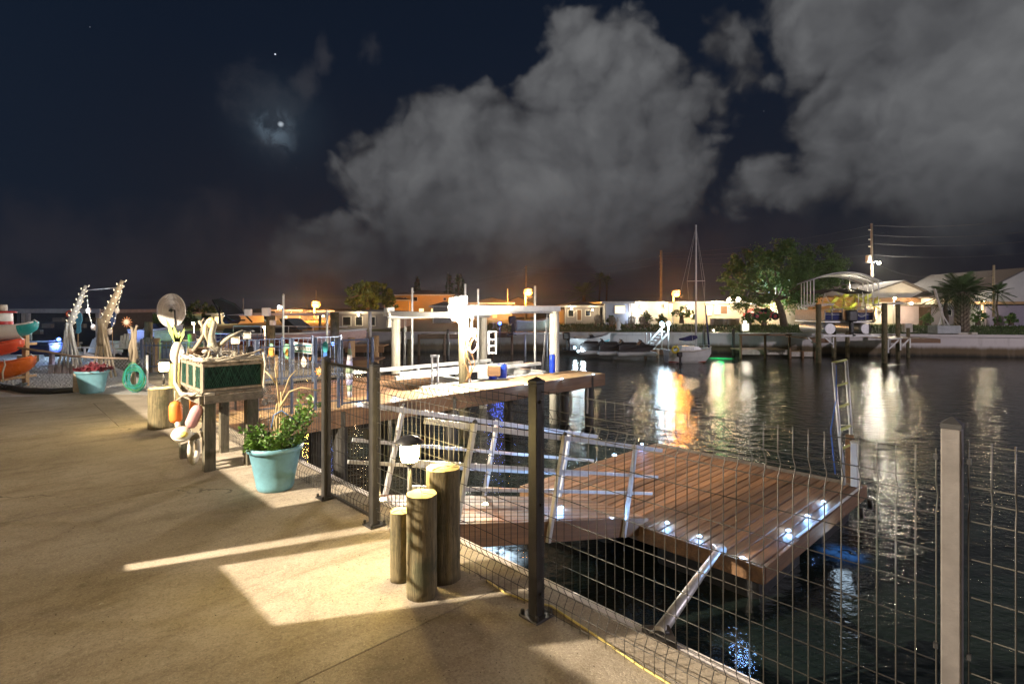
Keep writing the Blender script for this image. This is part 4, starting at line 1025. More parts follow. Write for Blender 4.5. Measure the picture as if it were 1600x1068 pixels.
b = MB(); b.tube([A(277, 661, YF-.05), A(279, 668, YF-.1)], .022, 8); tag(b.build('float_neck', 'dirtywhite'), 'white rope knot between the orange float and the round float', 'rope')
float_buoy(A(299, 640, 6.0), A(297, 618, 6.0), .07, om, 'orange float half hidden behind the pink float', None)
t = MB(); t.torus(tuple(A(303, 702, 5.5)), .095, .026, 26, 8, (.95, .15, 0)); t.v = [(x, y, A(303, 702, 5.5).z+(z_-A(303, 702, 5.5).z)*1.25) for x, y, z_ in t.v]
tag(t.build('ring_float', mat('white_ring', (.68, .62, .50), (.5, .45, .36), rough=.8, scale=20, bump=.6)), 'white oval ring float hanging low beside the front leg of the stand', 'ring float')
b = MB(); b.tube([A(305, 676, 5.5), A(304, 688, 5.5)], .022, 8); tag(b.build('rope', 'black'), 'dark strap holding the white oval ring float', 'strap')
b = MB(); b.bar(A(284, 690, 5.5), A(316, 678, 5.35), .03, .05); tag(b.build('stand_rail', 'grey'), 'low grey rail between the left legs of the trap stand', 'rail')
t_ = MB(); t_.tube([A(275, 626, YF), A(290, 614, 5.3), A(300, 618, 5.28), A(312, 612, 5.25)], .006, 6); tag(t_.build('rope', ropem), 'thin line from which the orange and pink floats hang', 'rope')
# white ornament with leaves on the piling
pz = P(277, 655); orn = root('leafy_ornament', 'white pear-shaped ornament with pointed yellow-green leaves on top of the piling', 'ornament', (pz.x, pz.y, .806))
b = MB(); b.lathe([(.05, 0), (.085, .06), (.092, .13), (.075, .22), (.045, .28), (.03, .30)], (0, 0, 0), 18); part(b, 'body', mat('white_ceramic', (.74, .72, .64), rough=.3), orn)
for dx, h, bend in ((-.16, .34, -.04), (.10, .22, .03), (-.05, .26, 0), (.03, .18, .02)):
    b = MB(); b.profile([(-.03, 0, .27), (.03, 0, .27), (dx*.6+.035, 0, .27+h*.55), (dx, 0, .28+h), (dx*.6-.025, 0, .27+h*.5)], (0, .012, 0)); part(b, 'leaf', mat('ornament_leaf', (.42, .48, .12), (.25, .34, .08), rough=.5, scale=8), orn)

# ================================================================ POTS AND PLANTS
def pot(base, r0, r1, h, label, m='turq', n=32):
    t = root('flower_pot', label, 'pot', tuple(base))
    b = MB(); b.lathe([(r0*.95, 0), (r0, .012), (r0*1.06, h*.10), (r0*1.05, h*.13), (r1*.92, h*.86), (r1*.93, h*.88), (r1, h*.885), (r1*1.015, h*.93), (r1*1.01, h), (r1*.93, h), (r1*.90, h*.90), (r1*.87, h*.80)], (0, 0, 0), n, capt=False); part(b, 'shell', m, t)
    b = MB(); b.lathe([(r1*.885, h*.84), (.01, h*.86)], (0, 0, 0), n, capb=False, capt=False); part(b, 'soil', 'soil', t)
    return t
pc = P(430, 762); pot(pc, .150, .232, .385, 'large turquoise pot planted with a leafy shrub beside the wire fence')
def leafy(b, tips, n, spread, size):
    for k in range(n):
        c_ = random.choice(tips) + Vector((rnd(-1, 1), rnd(-1, 1), rnd(-1, 1))).normalized()*spread*random.random()
        d = Vector((rnd(-1, 1), rnd(-1, 1), rnd(-.3, 1))).normalized(); a_ = d.cross(Vector((rnd(-1, 1), rnd(-1, 1), rnd(-1, 1)))).normalized()
        s_ = size*rnd(.7, 1.3); nn = d.cross(a_)*s_*.18
        b.add([c_, c_+d*s_*.5+a_*s_*.28+nn, c_+d*s_, c_+d*s_*.5-a_*s_*.28+nn], [(0, 1, 2), (0, 2, 3)])
shrub = root('potted_shrub', 'bright green small-leaved shrub spilling over the large turquoise pot', 'plant', (pc.x, pc.y, .33))
brs = MB(); tips = []
def br_(p, d, ln, r_, depth):
    pts = [p]; q = p.copy(); dd = d.copy()
    for i in range(4): dd = (dd + Vector((rnd(-.25, .25), rnd(-.25, .25), rnd(-.12, .2)))).normalized(); q = q + dd*ln/4; pts.append(q.copy())
    brs.tube(pts, [r_*(1-.15*i) for i in range(5)], 5)
    tips.extend(pts[1:])
    if depth: 
        for k in range(3): br_(pts[2+k % 3], (dd+Vector((rnd(-.8, .8), rnd(-.8, .8), rnd(-.2, .6)))).normalized(), ln*.6, r_*.6, depth-1)
cen = Vector((pc.x, pc.y, .33))
for k in range(9):
    a_ = k*2*PI/9; br_(cen+Vector((math.cos(a_)*.05, math.sin(a_)*.05, 0)), Vector((math.cos(a_), math.sin(a_), rnd(.35, 1.0))).normalized(), rnd(.14, .20), .005, 1)
for tgt in ((500, 630), (492, 640), (478, 650), (470, 640)):
    e_ = A(*tgt, pc.y-.1); br_(cen, (e_-cen).normalized(), (e_-cen).length*.66, .006, 1)
part(brs, 'stems', 'bark', shrub, True)
lf = MB(); leafy(lf, tips, 2300, .045, .036); o = part(lf, 'leaves', 'leaf', shrub, True); stuff(o)
bare = root('bare_twigs', 'leafless tan twigs standing up out of the large turquoise pot', 'twigs', (pc.x, pc.y, .33))
yb = pc.y
for pts in ([(437, 700), (438, 650), (434, 610), (430, 575), (433, 565)], [(434, 700), (432, 655), (441, 620), (452, 590), (462, 578)], [(440, 700), (441, 640), (439, 612)], [(432, 700), (428, 660), (433, 630)], [(438, 635), (452, 612), (470, 605), (500, 610)], [(432, 600), (424, 588), (415, 580)]):
    b = MB(); b.tube([A(px, py, yb+rnd(-.04, .04)) for px, py in pts], [.010-.0015*i for i in range(len(pts))], 6); part(b, 'twig', mat('tan_twig', (.42, .33, .17), (.30, .22, .11), rough=.8), bare, True)
sp = MB()
for cx, cy, rr in ((416, 612, .045), (424, 622, .035), (414, 628, .03)):
    pts = []
    for i in range(36): a_ = i*.45; r_ = rr*(1-i/44); pts.append(A(cx, cy, yb)+Vector((math.cos(a_)*r_, rnd(-.004, .004), math.sin(a_)*r_)))
    sp.tube(pts, .0035, 5)
sp.tube([A(420, 640, yb), A(418, 700, yb)], .004, 5)
tag(sp.build('wire_spiral', 'black'), 'dark curled wire plant stake in the large turquoise pot', 'plant stake')
b = MB(); b.tube([A(424, 668, yb-.06), A(428, 648, yb-.1), A(440, 641, yb-.1), A(455, 652, yb-.08), A(470, 660, yb), A(486, 655, yb+.1)], .005, 6); tag(b.build('ribbon', mat('blue_ribbon', (.10, .22, .50), rough=.5)), 'blue cord tied round the bare twigs in the pot', 'cord')
# small turquoise pot at the back with red plant
p2 = P(144, 613); pot(p2, .185, .27, .42, 'blue-green pot of dark red succulents at the back edge of the patio')
rp = MB(); tips = [Vector((p2.x+rnd(-.22, .22), p2.y+rnd(-.22, .22), .40+rnd(0, .06))) for _ in range(26)]
leafy(rp, tips, 420, .05, .10); o = tag(rp.build('red_succulent', mat('dark_red_leaf', (.16, .02, .03), (.07, .012, .02), rough=.5)), 'dark red succulent filling the rear blue-green pot', 'plant')
b = MB(); q_ = P(126, 612); b.bbox((q_.x-.10, q_.y-.08, 0), (q_.x+.12, q_.y+.14, .36), .02); tag(b.build('concrete_block', mat('beige_block', (.42, .36, .28), rough=.85, bump=.4)), 'beige block standing left of the rear pot', 'block')

# ================================================================ LEFT YARD
ed = MB(); ed.tube([P(-60, 598, 0), P(0, 603, 0), P(40, 610, 0), P(80, 611, 0), P(118, 609, 0)], .058, 10)
o = ed.build('edging', 'rubber'); tag(o, 'thick black rubber edging curving between the patio and the pale gravel', 'edging')
# kayaks stored on a rack, bows pointing right
rack = root('kayak_rack', 'pale timber rack holding the kayaks at the edge of the gravel', 'rack', (-10.6, 11.0, -.05))
for x in (-10.25, -12.4):
    for y in (10.75, 11.6):
        b = MB(); b.bbox((x-.045, y-.045, -.05), (x+.045, y+.045, 1.02), .005); part(b, 'upright', 'deckl', rack, True)
    for z_ in (.12, .40, .80):
        b = MB(); b.bbox((x-.03, 10.5, z_), (x+.03, 11.85, z_+.05), .005); part(b, 'rack_arm', 'deckl', rack, True)
def kayak(bow, ln, wd, dp, m, label, rim=None, band=None):
    t = root('kayak', label, 'kayak', tuple(bow), 0); b = MB(); n = 22; m_ = 12; vs = []
    for i in range(n+1):
        f = i/n; w = wd/2*max(.02, math.sin(PI*min(1, (f*.94+.03)))**.62); h = dp*(.55+.45*math.sin(PI*f)**.5); rise = dp*.35*(abs(2*f-1)**3)
        for k in range(m_):
            a_ = PI*k/(m_-1)      # hull underside
            vs.append((-ln*f, -w*math.cos(a_), rise + dp*.45 - h*math.sin(a_)*.9))
        vs.append((-ln*f, 0, rise+dp*.52))
    q_ = m_+1; fs = []
    for i in range(n):
        for k in range(q_): fs.append((i*q_+k, i*q_+(k+1) % q_, (i+1)*q_+(k+1) % q_, (i+1)*q_+k))
    fs += [tuple(range(q_-1, -1, -1)), tuple(n*q_+k for k in range(q_))]
    b.add(vs, fs, True); part(b, 'hull', m, t)
    c = MB(); pr1 = [vs[i*q_] for i in range(n+1)]; c.tube([(p[0], p[1], p[2]) for p in pr1], .018, 6); part(c, 'gunwale', rim or m, t)
    c = MB(); c.torus((-ln*.5, 0, dp*.56), wd*.34, .025, 20, 6); c.v = [(-ln*.5+(x+ln*.5)*1.6, y, z_) for x, y, z_ in c.v]; part(c, 'cockpit_rim', 'black', t)
    c = MB(); c.tube([(-.10, 0, dp*.80), (-.04, 0, dp*.92), (.02, 0, dp*.80)], .012, 6); part(c, 'bow_handle', 'white', t)
    if band:
        c = MB(); j0, j1 = 2, 6; bv = []
        for i in range(j0, j1+1):
            for k in range(0, 6): x, y, z_ = vs[i*q_+k]; bv.append((x, y*1.01-.003, z_-.002))
        c.add(bv, [(i*6+k, i*6+k+1, (i+1)*6+k+1, (i+1)*6+k) for i in range(j1-j0) for k in range(5)], True); part(c, 'pale_band', band, t)
    return t
km = lambda n_, a_, b_: mat(n_, a_, b_, rough=.3, scale=2, coat=.2)
kayak(Vector((X_(50, 11.0), 11.1, Z_(524, 11.0))), 2.9, .62, .34, km('teal_kayak', (.02, .30, .30), (.015, .22, .24)), 'teal kayak with a pale grey keel, topmost on the rack', 'hull', 'hull')
kayak(Vector((X_(31, 11.0), 11.05, Z_(551, 11.0))), 3.0, .66, .34, km('red_kayak', (.55, .08, .035), (.42, .05, .03)), 'red kayak in the middle of the rack')
kayak(Vector((X_(41, 10.7), 10.85, Z_(585, 10.7))), 3.0, .78, .42, km('orange_kayak', (.70, .16, .02), (.55, .10, .02)), 'orange kayak, lowest on the rack', None)
b = MB(); b.tube([A(6, 562, 10.5), A(8, 570, 10.42), A(4, 582, 10.35), A(5, 597, 10.4)], .014, 6); tag(b.build('rope', ropem), 'white line hanging over the bow of the orange kayak', 'rope')
b = MB()
for dx in (-.05, .05): b.tube([P(22, 606, .02)+Vector((dx, 0, 0)), P(30, 600, .02)+Vector((dx, .1, 0))], .03, 8)
tag(b.build('kayak_trolley', 'black'), 'black trolley wheels under the orange kayak', 'trolley')
bu = root('channel_buoy', 'white marker buoy with a red band standing above the kayaks', 'buoy', (X_(4, 11.3), 11.3, Z_(516, 11.3)))
b = MB(); b.lathe([(.17, 0), (.165, .32), (.16, .36)], (0, 0, 0), 20); part(b, 'body', 'white', bu)
b = MB(); b.lathe([(.172, .12), (.171, .19)], (0, 0, 0), 20, capb=False, capt=False); part(b, 'red_band', mat('red_paint', (.55, .03, .03), rough=.4), bu)
b = MB(); b.lathe([(.23, 0), (.23, .02), (.20, .035)], (0, 0, .362), 20); part(b, 'brim', mat('red_paint', (.55, .03, .03)), bu)
b = MB(); b.lathe([(.08, 0), (.08, .13)], (0, 0, .398), 14); part(b, 'top', 'dirtywhite', bu)
# chain-link fence with a sagging pole rail
clf = root('chain_link_fence', 'low chain-link fence with a tan pole rail before the pale gravel', 'fence', tuple(P(75, 612, 0)))
ends = [P(-40, 606, 0), P(118, 606, 0)]; ends2 = [P(118, 606, 0), P(230, 607, 0)]
cm = MB()
def chain(a_, c_, h, pitch=.075):
    ln = (c_-a_).length; n = int(ln/pitch); d = (c_-a_).normalized()
    k = int(h/pitch)
    for i in range(-k, n):
        x0, x1 = i*pitch, (i+k)*pitch; z0, z1 = 0, h
        if x0 < 0: z0 = -x0; x0 = 0
        if x1 > ln: z1 = h-(x1-ln); x1 = ln
        if z1 > z0:
            cm.tube([a_+d*x0+Vector((0, 0, z0)), a_+d*x1+Vector((0, 0, z1))], .0022, 3); cm.tube([a_+d*(ln-x0)+Vector((0, 0, z0)), a_+d*(ln-x1)+Vector((0, 0, z1))], .0022, 3)
chain(ends[0], ends[1], .62); chain(ends2[0], ends2[1], .62)
part(cm, 'chain_mesh', mat('galvanised_wire', (.35, .35, .36), rough=.4, metal=.5), clf, True)
for p in (ends[1], ends2[1]): b = MB(); b.tube([p, p+Vector((0, 0, .66))], .022, 8); part(b, 'post', 'alu', clf, True)
b = MB(); b.tube([A(28, 543, 10.6), A(70, 549, 10.6), A(112, 556, 10.7), A(160, 559, 10.9), A(200, 560, 11.2)], .022, 8); part(b, 'rail', mat('tan_pole', (.34, .25, .18), rough=.7), clf, True)
# cool white bollard lights
def led_post(px, ptop, pbase, m, label, watt, w=.05):
    bb = P(px, pbase, -.05); y = bb.y; h = Z_(ptop, y)+.05
    t = root('post_lamp', label, 'lamp', tuple(bb)); b = MB(); b.bbox((-w, -w, 0), (w, w, h-.03), .008); part(b, 'post', m, t)
    b = MB(); b.ball((0, 0, h+.02), w*1.15, 12, (1, 1, .8)); part(b, 'lens', 'g_cool', t)
    b = MB(); b.bbox((-w*.9, -w*.9, h+.066), (w*.9, w*.9, h+.08), .004); part(b, 'cap', 'white', t)
    for dx, dy in ((0, -.14), (.14, .05), (-.14, .05)): lamp(bb+Vector((dx, dy, h+.02)), watt/3, (.45, .66, 1.0), .04)
led_post(81, 541, 572, mat('pink_post', (.55, .36, .40), rough=.7), 'pink post topped by a cool white light between the kayaks and the twin towers', 190)
led_post(48, 508, 562, 'greyz', 'thin grey post with a cool white light above the teal kayak', 130, .03)
# pink-beige block kerb
kb = root('block_kerb', 'low pink-beige block kerb under the twin towers', 'kerb', tuple(P(115, 586, -.05)))
a_, c_ = P(79, 583, -.05), P(146, 583, -.05)
for i in range(6):
    p = a_.lerp(c_, i/6); q = a_.lerp(c_, (i+1)/6); b = MB(); b.bbox((p.x+.01, p.y-.1, -.05), (q.x-.01, p.y+.15, .17+.01*(i % 2)), .015); part(b, 'block', mat('pink_block', (.50, .40, .36), (.38, .30, .26), rough=.9, scale=20, bump=.8), kb, True)
kb2 = root('timber_kerb', 'low tan timber kerb behind the gravel near the thin grey post lamp', 'kerb', tuple(P(45, 564, -.05)))
b = MB(); p, q = P(25, 565, -.05), P(62, 564, -.05); b.bbox((p.x, p.y, -.05), (q.x, p.y+.2, .14), .02); part(b, 'beam', 'deckl', kb2, True)
# twin leaning towers wrapped with bulbs and shells
def bulbs(parent, pts, step, r_=.0125, shells=()):
    me = MATS.get('_bulb')
    if me is None:
        q = MB(); q.ball((0, 0, 0), r_, 6); me = MATS['_bulb'] = q.build('bulb', 'g_bead', mesh_only=True)
    acc = 0; last = Vector(pts[0]); k = 0
    for a_, c_ in zip(pts, pts[1:]):
        a_, c_ = Vector(a_), Vector(c_); n = max(1, int((c_-a_).length/step))
        for i in range(n):
            p = a_.lerp(c_, i/n); link('bulb', me, parent, tuple(MW[parent.name].inverted() @ p)); k += 1
    b = MB(); b.tube(pts, .005, 4); part(b, 'light_wire', 'dirtywhite', parent, True)
def tower(label, y, top, waist, base, legs, wid, m):
    t = root('driftwood_tower', label, 'tower', tuple(A(base[0], base[1], y)))
    b = MB(); pts = [A(*top, y), A(top[0]*.65+waist[0]*.35, top[1]*.65+waist[1]*.35+2, y), A(top[0]*.3+waist[0]*.7, top[1]*.3+waist[1]*.7+1, y), A(*waist, y)]
    b.tube(pts, [wid*.45, wid*.75, wid, wid*1.1], 9); b.v = [(x, y+(yy-y)*.5, z_) for x, yy, z_ in b.v]; part(b, 'leaning_plank', m, t, True)
    for k, (lx, ly) in enumerate(legs):
        b = MB(); b.tube([A(waist[0]+(k-len(legs)/2)*1.2, waist[1]-3, y+rnd(-.1, .1)), A((waist[0]+lx)/2+rnd(-1, 1), (waist[1]+ly)/2, y+rnd(-.15, .15)), A(lx, ly, y+rnd(-.25, .25))], [.030, .026, .022], 6); part(b, 'leg', m, t, True)
    # bulbs spiral round the plank
    sp_ = []
    for i in range(46):
        f = i/45; p = A(top[0]+(waist[0]-top[0])*f, top[1]+(waist[1]-top[1])*f, y); a_ = i*1.05; w_ = wid*(.6+.5*f)+.03
        sp_.append(p+Vector((math.cos(a_)*w_, math.sin(a_)*w_*.6, 0)))
    bulbs(t, sp_, .11)
    return t
yt = 13.4
t1 = tower('left leaning driftwood tower wrapped with small bulbs, over an A-shaped base', yt, (134, 446), (108, 508), (108, 572), [(91, 572), (99, 572), (106, 574), (114, 571), (122, 570), (127, 568)], .085, 'dirtywhite')
t2 = tower('right leaning driftwood tower wrapped with small bulbs, taller and tan', 12.4, (191, 438), (160, 508), (160, 590), [(146, 574), (152, 580), (158, 590), (166, 585), (174, 590), (181, 588)], .10, wood('pale_drift', (.58, .48, .34), (.40, .32, .22), .8, .1, 2))
b = MB(); b.lathe([(.10, 0), (.12, .1), (.09, .34), (.12, .62)], tuple(A(160, 540, 12.4)), 9); part(b, 'trunk', 'drift', t2, True)
b = MB(); b.tube([A(136, 453, yt), A(184, 449, 12.5)], .012, 6); tag(b.build('crossbar', 'alu'), 'thin pale bar joining the tops of the two leaning towers', 'bar')
for pts, y, lb in (([(136, 462), (138, 484), (144, 508), (152, 521)], 13.0, 'string of bulbs and shells hanging from the left tower'), ([(192, 446), (184, 480), (178, 505), (166, 528)], 12.3, 'string of bulbs and shells hanging from the right tower')):
    t = root('shell_garland', lb, 'garland', tuple(A(*pts[0], y))); pp = [A(px, py, y) for px, py in pts]
    bulbs(t, pp, .10)
    for f in ((.35, .75) if y > 12.5 else (.4, .85)):
        k = int(f*3); p = pp[k].lerp(pp[k+1], f*3-k); q = MB(); q.ball(tuple(p), .07, 8, (.8, .7, 1.1)); part(q, 'shell', mat('shell_pink', (.66, .56, .48), rough=.5), t, True)
# fish paddles, ring and chairs behind
flat_shape('fish_ornament', [(121, 484), (127, 490), (128, 500), (125, 508), (126, 518), (122, 521), (118, 520), (120, 510), (118, 500), (119, 490)], 14.6, mat('sky_blue_paint', (.10, .38, .55), rough=.4), 'light blue fish cut-out on a stick behind the left tower', 'ornament', .03,
   [('stick', [(121, 521), (122.5, 521), (122.5, 542), (121, 542)], 'deckl', .01)])
flat_shape('fish_ornament', [(176, 486), (181, 490), (179, 505), (174, 512), (172, 498)], 14.0, mat('slate_blue_paint', (.10, .16, .36), rough=.5), 'slate blue fish cut-out behind the right tower', 'ornament', .03,
   [('stick', [(175, 511), (176, 511), (176, 545), (175, 545)], 'deckl', .01)])
b = MB(); b.torus(tuple(A(108, 490, 15)), .075, .022, 20, 8, (0, 1, 0)); tag(b.build('life_ring', mat('orange_ring', (.70, .12, .03), rough=.4)), 'orange ring hanging behind the left tower', 'ring')
b = MB(); b.torus(tuple(A(124, 491, 15)), .06, .02, 18, 8, (0, 1, 0)); tag(b.build('life_ring', mat('red_ring', (.5, .04, .03), rough=.4)), 'smaller red ring right of the orange ring', 'ring')
def adirondack(px, pb, y, rz, label, m='dirtywhite', s=1.):
    p = A(px, pb, y); t = root('garden_chair', label, 'chair', tuple(p), rz, 'slatted garden chairs')
    for i in range(5):
        b = MB(); x = (-.24+i*.12)*s; h = (.92+.10*math.cos((i-2)*.8))*s; b.bar((x, .22*s, .30*s), (x*1.15, .48*s, h), .10*s, .02*s, (0, 1, 0)); part(b, 'back_slat', m, t)
    for i in range(4):
        b = MB(); y0 = (-.28+i*.13)*s; b.bbox((-.28*s, y0, (.36-i*.02)*s), (.28*s, y0+.11*s, (.38-i*.02)*s), .004); part(b, 'seat_slat', m, t)
    for sx in (-1, 1):
        b = MB(); b.bbox(((sx*.30-.03)*s, -.30*s, 0), ((sx*.30+.03)*s, -.22*s, .54*s), .004); part(b, 'leg', m, t)
        b = MB(); b.bar((sx*.30*s, -.2*s, .30*s), (sx*.30*s, .5*s, .06*s), .03*s, .10*s); part(b, 'leg', m, t)
        b = MB(); b.bbox(((sx*.33-.07)*s, -.34*s, .545*s), ((sx*.33+.07)*s, .36*s, .57*s), .004); part(b, 'arm', m, t)
    return t
adirondack(194, 556, 15.6, .25, 'beige slatted garden chair right of the twin towers', 'dirtywhite', .62)
adirondack(135, 562, 15.0, -.35, 'white garden chair half hidden between the twin towers', 'white', .6)
adirondack(222, 556, 16.6, .1, 'grey garden chair beside the sun-faced statue', 'grey', .55)
# driftwood figure with a sun face, holding the hose
fig = root('sun_statue', 'thin driftwood figure with a spiky white sun face above the coiled hose', 'statue', tuple(P(209, 607)))
yf = P(209, 607).y
def FQ(px, py): return A(px, py, yf)
for pts, r_ in (([(209, 606), (208, 580), (211, 550), (208, 528), (206, 512)], .045), ([(204, 562), (206, 540), (210, 520), (214, 508)], .03), ([(214, 560), (211, 535), (212, 515)], .03), ([(206, 530), (202, 545), (206, 565)], .022), ([(210, 525), (206, 512), (198, 505)], .02)):
    b = MB(); b.tube(wander(FQ(*pts[0]), FQ(*pts[0]), 1, 0)[:1] + [FQ(*p) for p in pts[1:]], [r_*(1-.1*i) for i in range(len(pts))], 7); part(b, 'limb', 'drift', fig, True)
fc = FQ(200.5, 503)
b = MB(); b.lathe([(.055, -.02), (.06, 0), (.04, .02), (.01, .026)], (0, 0, 0), 18); b.v = [(fc.x+x, fc.y-z_-.05, fc.z+y) for x, y, z_ in b.v]; part(b, 'face', mat('sun_face_cream', (.42, .38, .30), rough=.7), fig, True)
for i in range(12):
    a_ = i*PI/6; b = MB(); b.tube([fc+Vector((math.cos(a_)*.058, -.04, math.sin(a_)*.058)), fc+Vector((math.cos(a_)*.115, -.04, math.sin(a_)*.115))], [.013, .003], 5); part(b, 'ray', mat('rust_ray', (.40, .16, .07), rough=.6), fig, True)
hz = root('garden_hose', 'coiled green and teal garden hose hanging on the statue post', 'hose', tuple(FQ(209, 588)))
hm1 = mat('teal_hose', (.02, .30, .27), (.015, .2, .2), rough=.4); hm2 = mat('green_hose', (.04, .26, .08), rough=.4)
for k in range(15):
    cx, cy = 209+rnd(-3.5, 3.5), 588+rnd(-3, 6); rx, ry = rnd(9, 18), rnd(12, 21)
    pts = [A(cx+rx*math.cos(i*2*PI/24), cy+ry*math.sin(i*2*PI/24), yf-.10-.012*k) for i in range(25)]
    b = MB(); b.tube(pts, .0070, 6, cap=False); part(b, 'coil', hm1 if k % 3 else hm2, hz, True)
# white petal disc (spinner) on a black pole
sp_ = root('wind_spinner', 'large round white wind spinner on a thin black pole', 'wind spinner', tuple(P(277, 602)))
ys = P(277, 602).y; sc_ = A(266, 485, ys)
b = MB(); b.tube([P(277, 602), A(275, 545, ys), A(273, 484, ys)], .013, 8); part(b, 'pole', 'black', sp_, True)
b = MB(); b.tube([A(273, 484.5, ys), A(265.5, 484.5, ys)], .012, 6); b.ball(tuple(sc_+Vector((0, -.02, 0))), .022, 10); part(b, 'hub', 'black', sp_, True)
pet = mat('spinner_petal', (.80, .76, .74), (.70, .66, .63), rough=.45, scale=3)
px0 = (288.5-243)/2*ys/860; ring = MB()
for j in range(5):
    r0 = px0*(.10+.18*j); r1 = px0*(.29+.178*j); n = 20+10*j
    for i in range(n):
        a_ = 2*PI*i/n+j*.1; w_ = 2*PI/n*.98
        q = [(r0, a_-w_*.4, 0), (r0, a_+w_*.4, .012), (r1, a_+w_*.8, .016), (r1, a_-w_*.5, -.006)]
        vs = [(sc_.x+rr*math.cos(t_)*.98, sc_.y+.02+d+j*.006, sc_.z+rr*math.sin(t_)*1.16) for rr, t_, d in q]
        b = ring; b.add(vs+[(x, y+.002, z_) for x, y, z_ in vs], [(0, 1, 2, 3), (7, 6, 5, 4), (0, 4, 5, 1), (1, 5, 6, 2), (2, 6, 7, 3), (3, 7, 4, 0)])
o = part(ring, 'blades', pet, sp_, True); stuff(o)
for rr in (.28, .64, 1.0):
    b = MB(); pts = [(sc_.x+px0*rr*math.cos(i*PI/18)*.98, sc_.y+.03, sc_.z+px0*rr*math.sin(i*PI/18)*1.16) for i in range(37)]; b.tube(pts, .006, 5, cap=False); part(b, 'ring', pet, sp_, True)
# neighbour's grey dock and pickets
nd = link('neighbour_dock', None, None, L(12.6, .35, -.05), (0, 0, ANG)); tag(nd, 'grey plank dock of the neighbour behind the coiled hose', 'dock')
for i in range(34):
    b = MB(); b.bbox((i*.145+.003, 0, -.04), (i*.145+.142, 1.9, 0), .003); part(b, 'board', 'grey', nd)
for y0 in (-.05, 1.91): b = MB(); b.bbox((0, y0, -.30), (4.95, y0+.045, -.006), .004); part(b, 'side_beam', 'grey', nd)
for xx in (.6, 2.4, 4.4):
    for yy in (.1, 1.8): b = MB(); b.tube([(xx, yy, -2.4), (xx, yy, -.045)], .11, 10); part(b, 'piling', 'pilingd', nd)
b = MB(); b.tube([(3.0, -.06, -.3), (3.0, -.06, .42)], .05, 10); pi_ = part(b, 'stub_post', 'deckl', nd)
def picket_fence(p, q, h, step, label, m='bl'):
    t = root('picket_fence', label, 'fence', tuple(p)); d = (q-p); n = int(d.length/step)
    me = MB(); me.box((-.010, -.006, .04), (.010, .006, h-.03)); me = me.build('picket', m, mesh_only=True)
    for i in range(n+1): r_ = p+d*i/n; link('picket', me, t, tuple(r_-p))
    for z_ in (.08, h-.10): b = MB(); b.bar(p+Vector((0, 0, z_)), q+Vector((0, 0, z_)), .02, .03); part(b, 'rail', m, t, True)
    for i in range(int(d.length/1.8)+1): r_ = p+d.normalized()*1.8*i; b = MB(); b.bbox((r_.x-.03, r_.y-.03, p.z), (r_.x+.03, r_.y+.03, p.z+h+.05), .003); part(b, 'post', m, t, True)
    return t
picket_fence(P(222, 577), P(310, 577), .72, .10, 'dark metal picket fence behind the wind spinner')
picket_fence(P(330, 580), P(416, 578), .95, .10, 'dark metal picket fence behind the pelican')
lamp(A(126, 486, 12.7), 34, (.80, .88, 1), .06, 'string_light'); lamp(A(178, 470, 11.7), 26, (1, .88, .70), .06, 'string_light')
# clutter of docks and gear behind the picket fences
for i, (px, top, y, w_) in enumerate([(232, 503, 20, .13), (245, 528, 17, .10), (300, 521, 18, .12), (318, 512, 21, .11), (352, 528, 17.5, .10), (404, 515, 19, .12), (470, 520, 20, .10), (549, 527, 18, .12), (588, 524, 20, .10), (640, 530, 24, .11)]):
    q = A(px, top, y); t = root('dock_piling', ['brown dock piling behind the statue', 'short pale dock piling left of the wind spinner', 'brown dock piling right of the spinner pole', 'dark dock piling beyond the driftwood', 'short dock piling behind the pelican wing', 'brown dock piling behind the solar post lights', 'dim dock piling behind the white sign', 'brown dock piling beyond the dock gate', 'short dock piling right of the dock gate', 'dock piling seen through the boat lift'][i], 'piling', (q.x, q.y, -2))
    b = MB(); b.lathe([(w_, 0), (w_*1.02, (q.z+2)*.5), (w_, q.z+2)], (0, 0, 0), 12); part(b, 'log', 'deckl' if i % 3 else 'piling', t)
for i, (px0, px1, py, y) in enumerate([(255, 335, 533, 18.5), (330, 412, 541, 17.2), (540, 600, 540, 20)]):
    x0, x1 = X_(px0, y), X_(px1, y); z_ = Z_(py, y); t = root('low_dock', ['low brown dock behind the wind spinner pole', 'low brown dock behind the pelican', 'low brown dock beyond the dock gate'][i], 'dock', ((x0+x1)/2, y, WATER))
    n = int((x1-x0)/.15)
    for k in range(n): a_ = x0+k*.15; b = MB(); b.box((a_, y, z_-.04), (a_+.142, y+1.0, z_)); part(b, 'board', 'deckl', t, True)
    b = MB(); b.box((x0, y-.05, z_-.24), (x1, y-.004, z_-.005)); part(b, 'side_beam', 'fascia', t, True)
    for k in range(3): a_ = x0+.2+k*(x1-x0-.4)/2; b = MB(); b.tube([(a_, y+.2, -2.5), (a_, y+.2, z_-.05)], .09, 8); part(b, 'piling', 'pilingd', t, True)
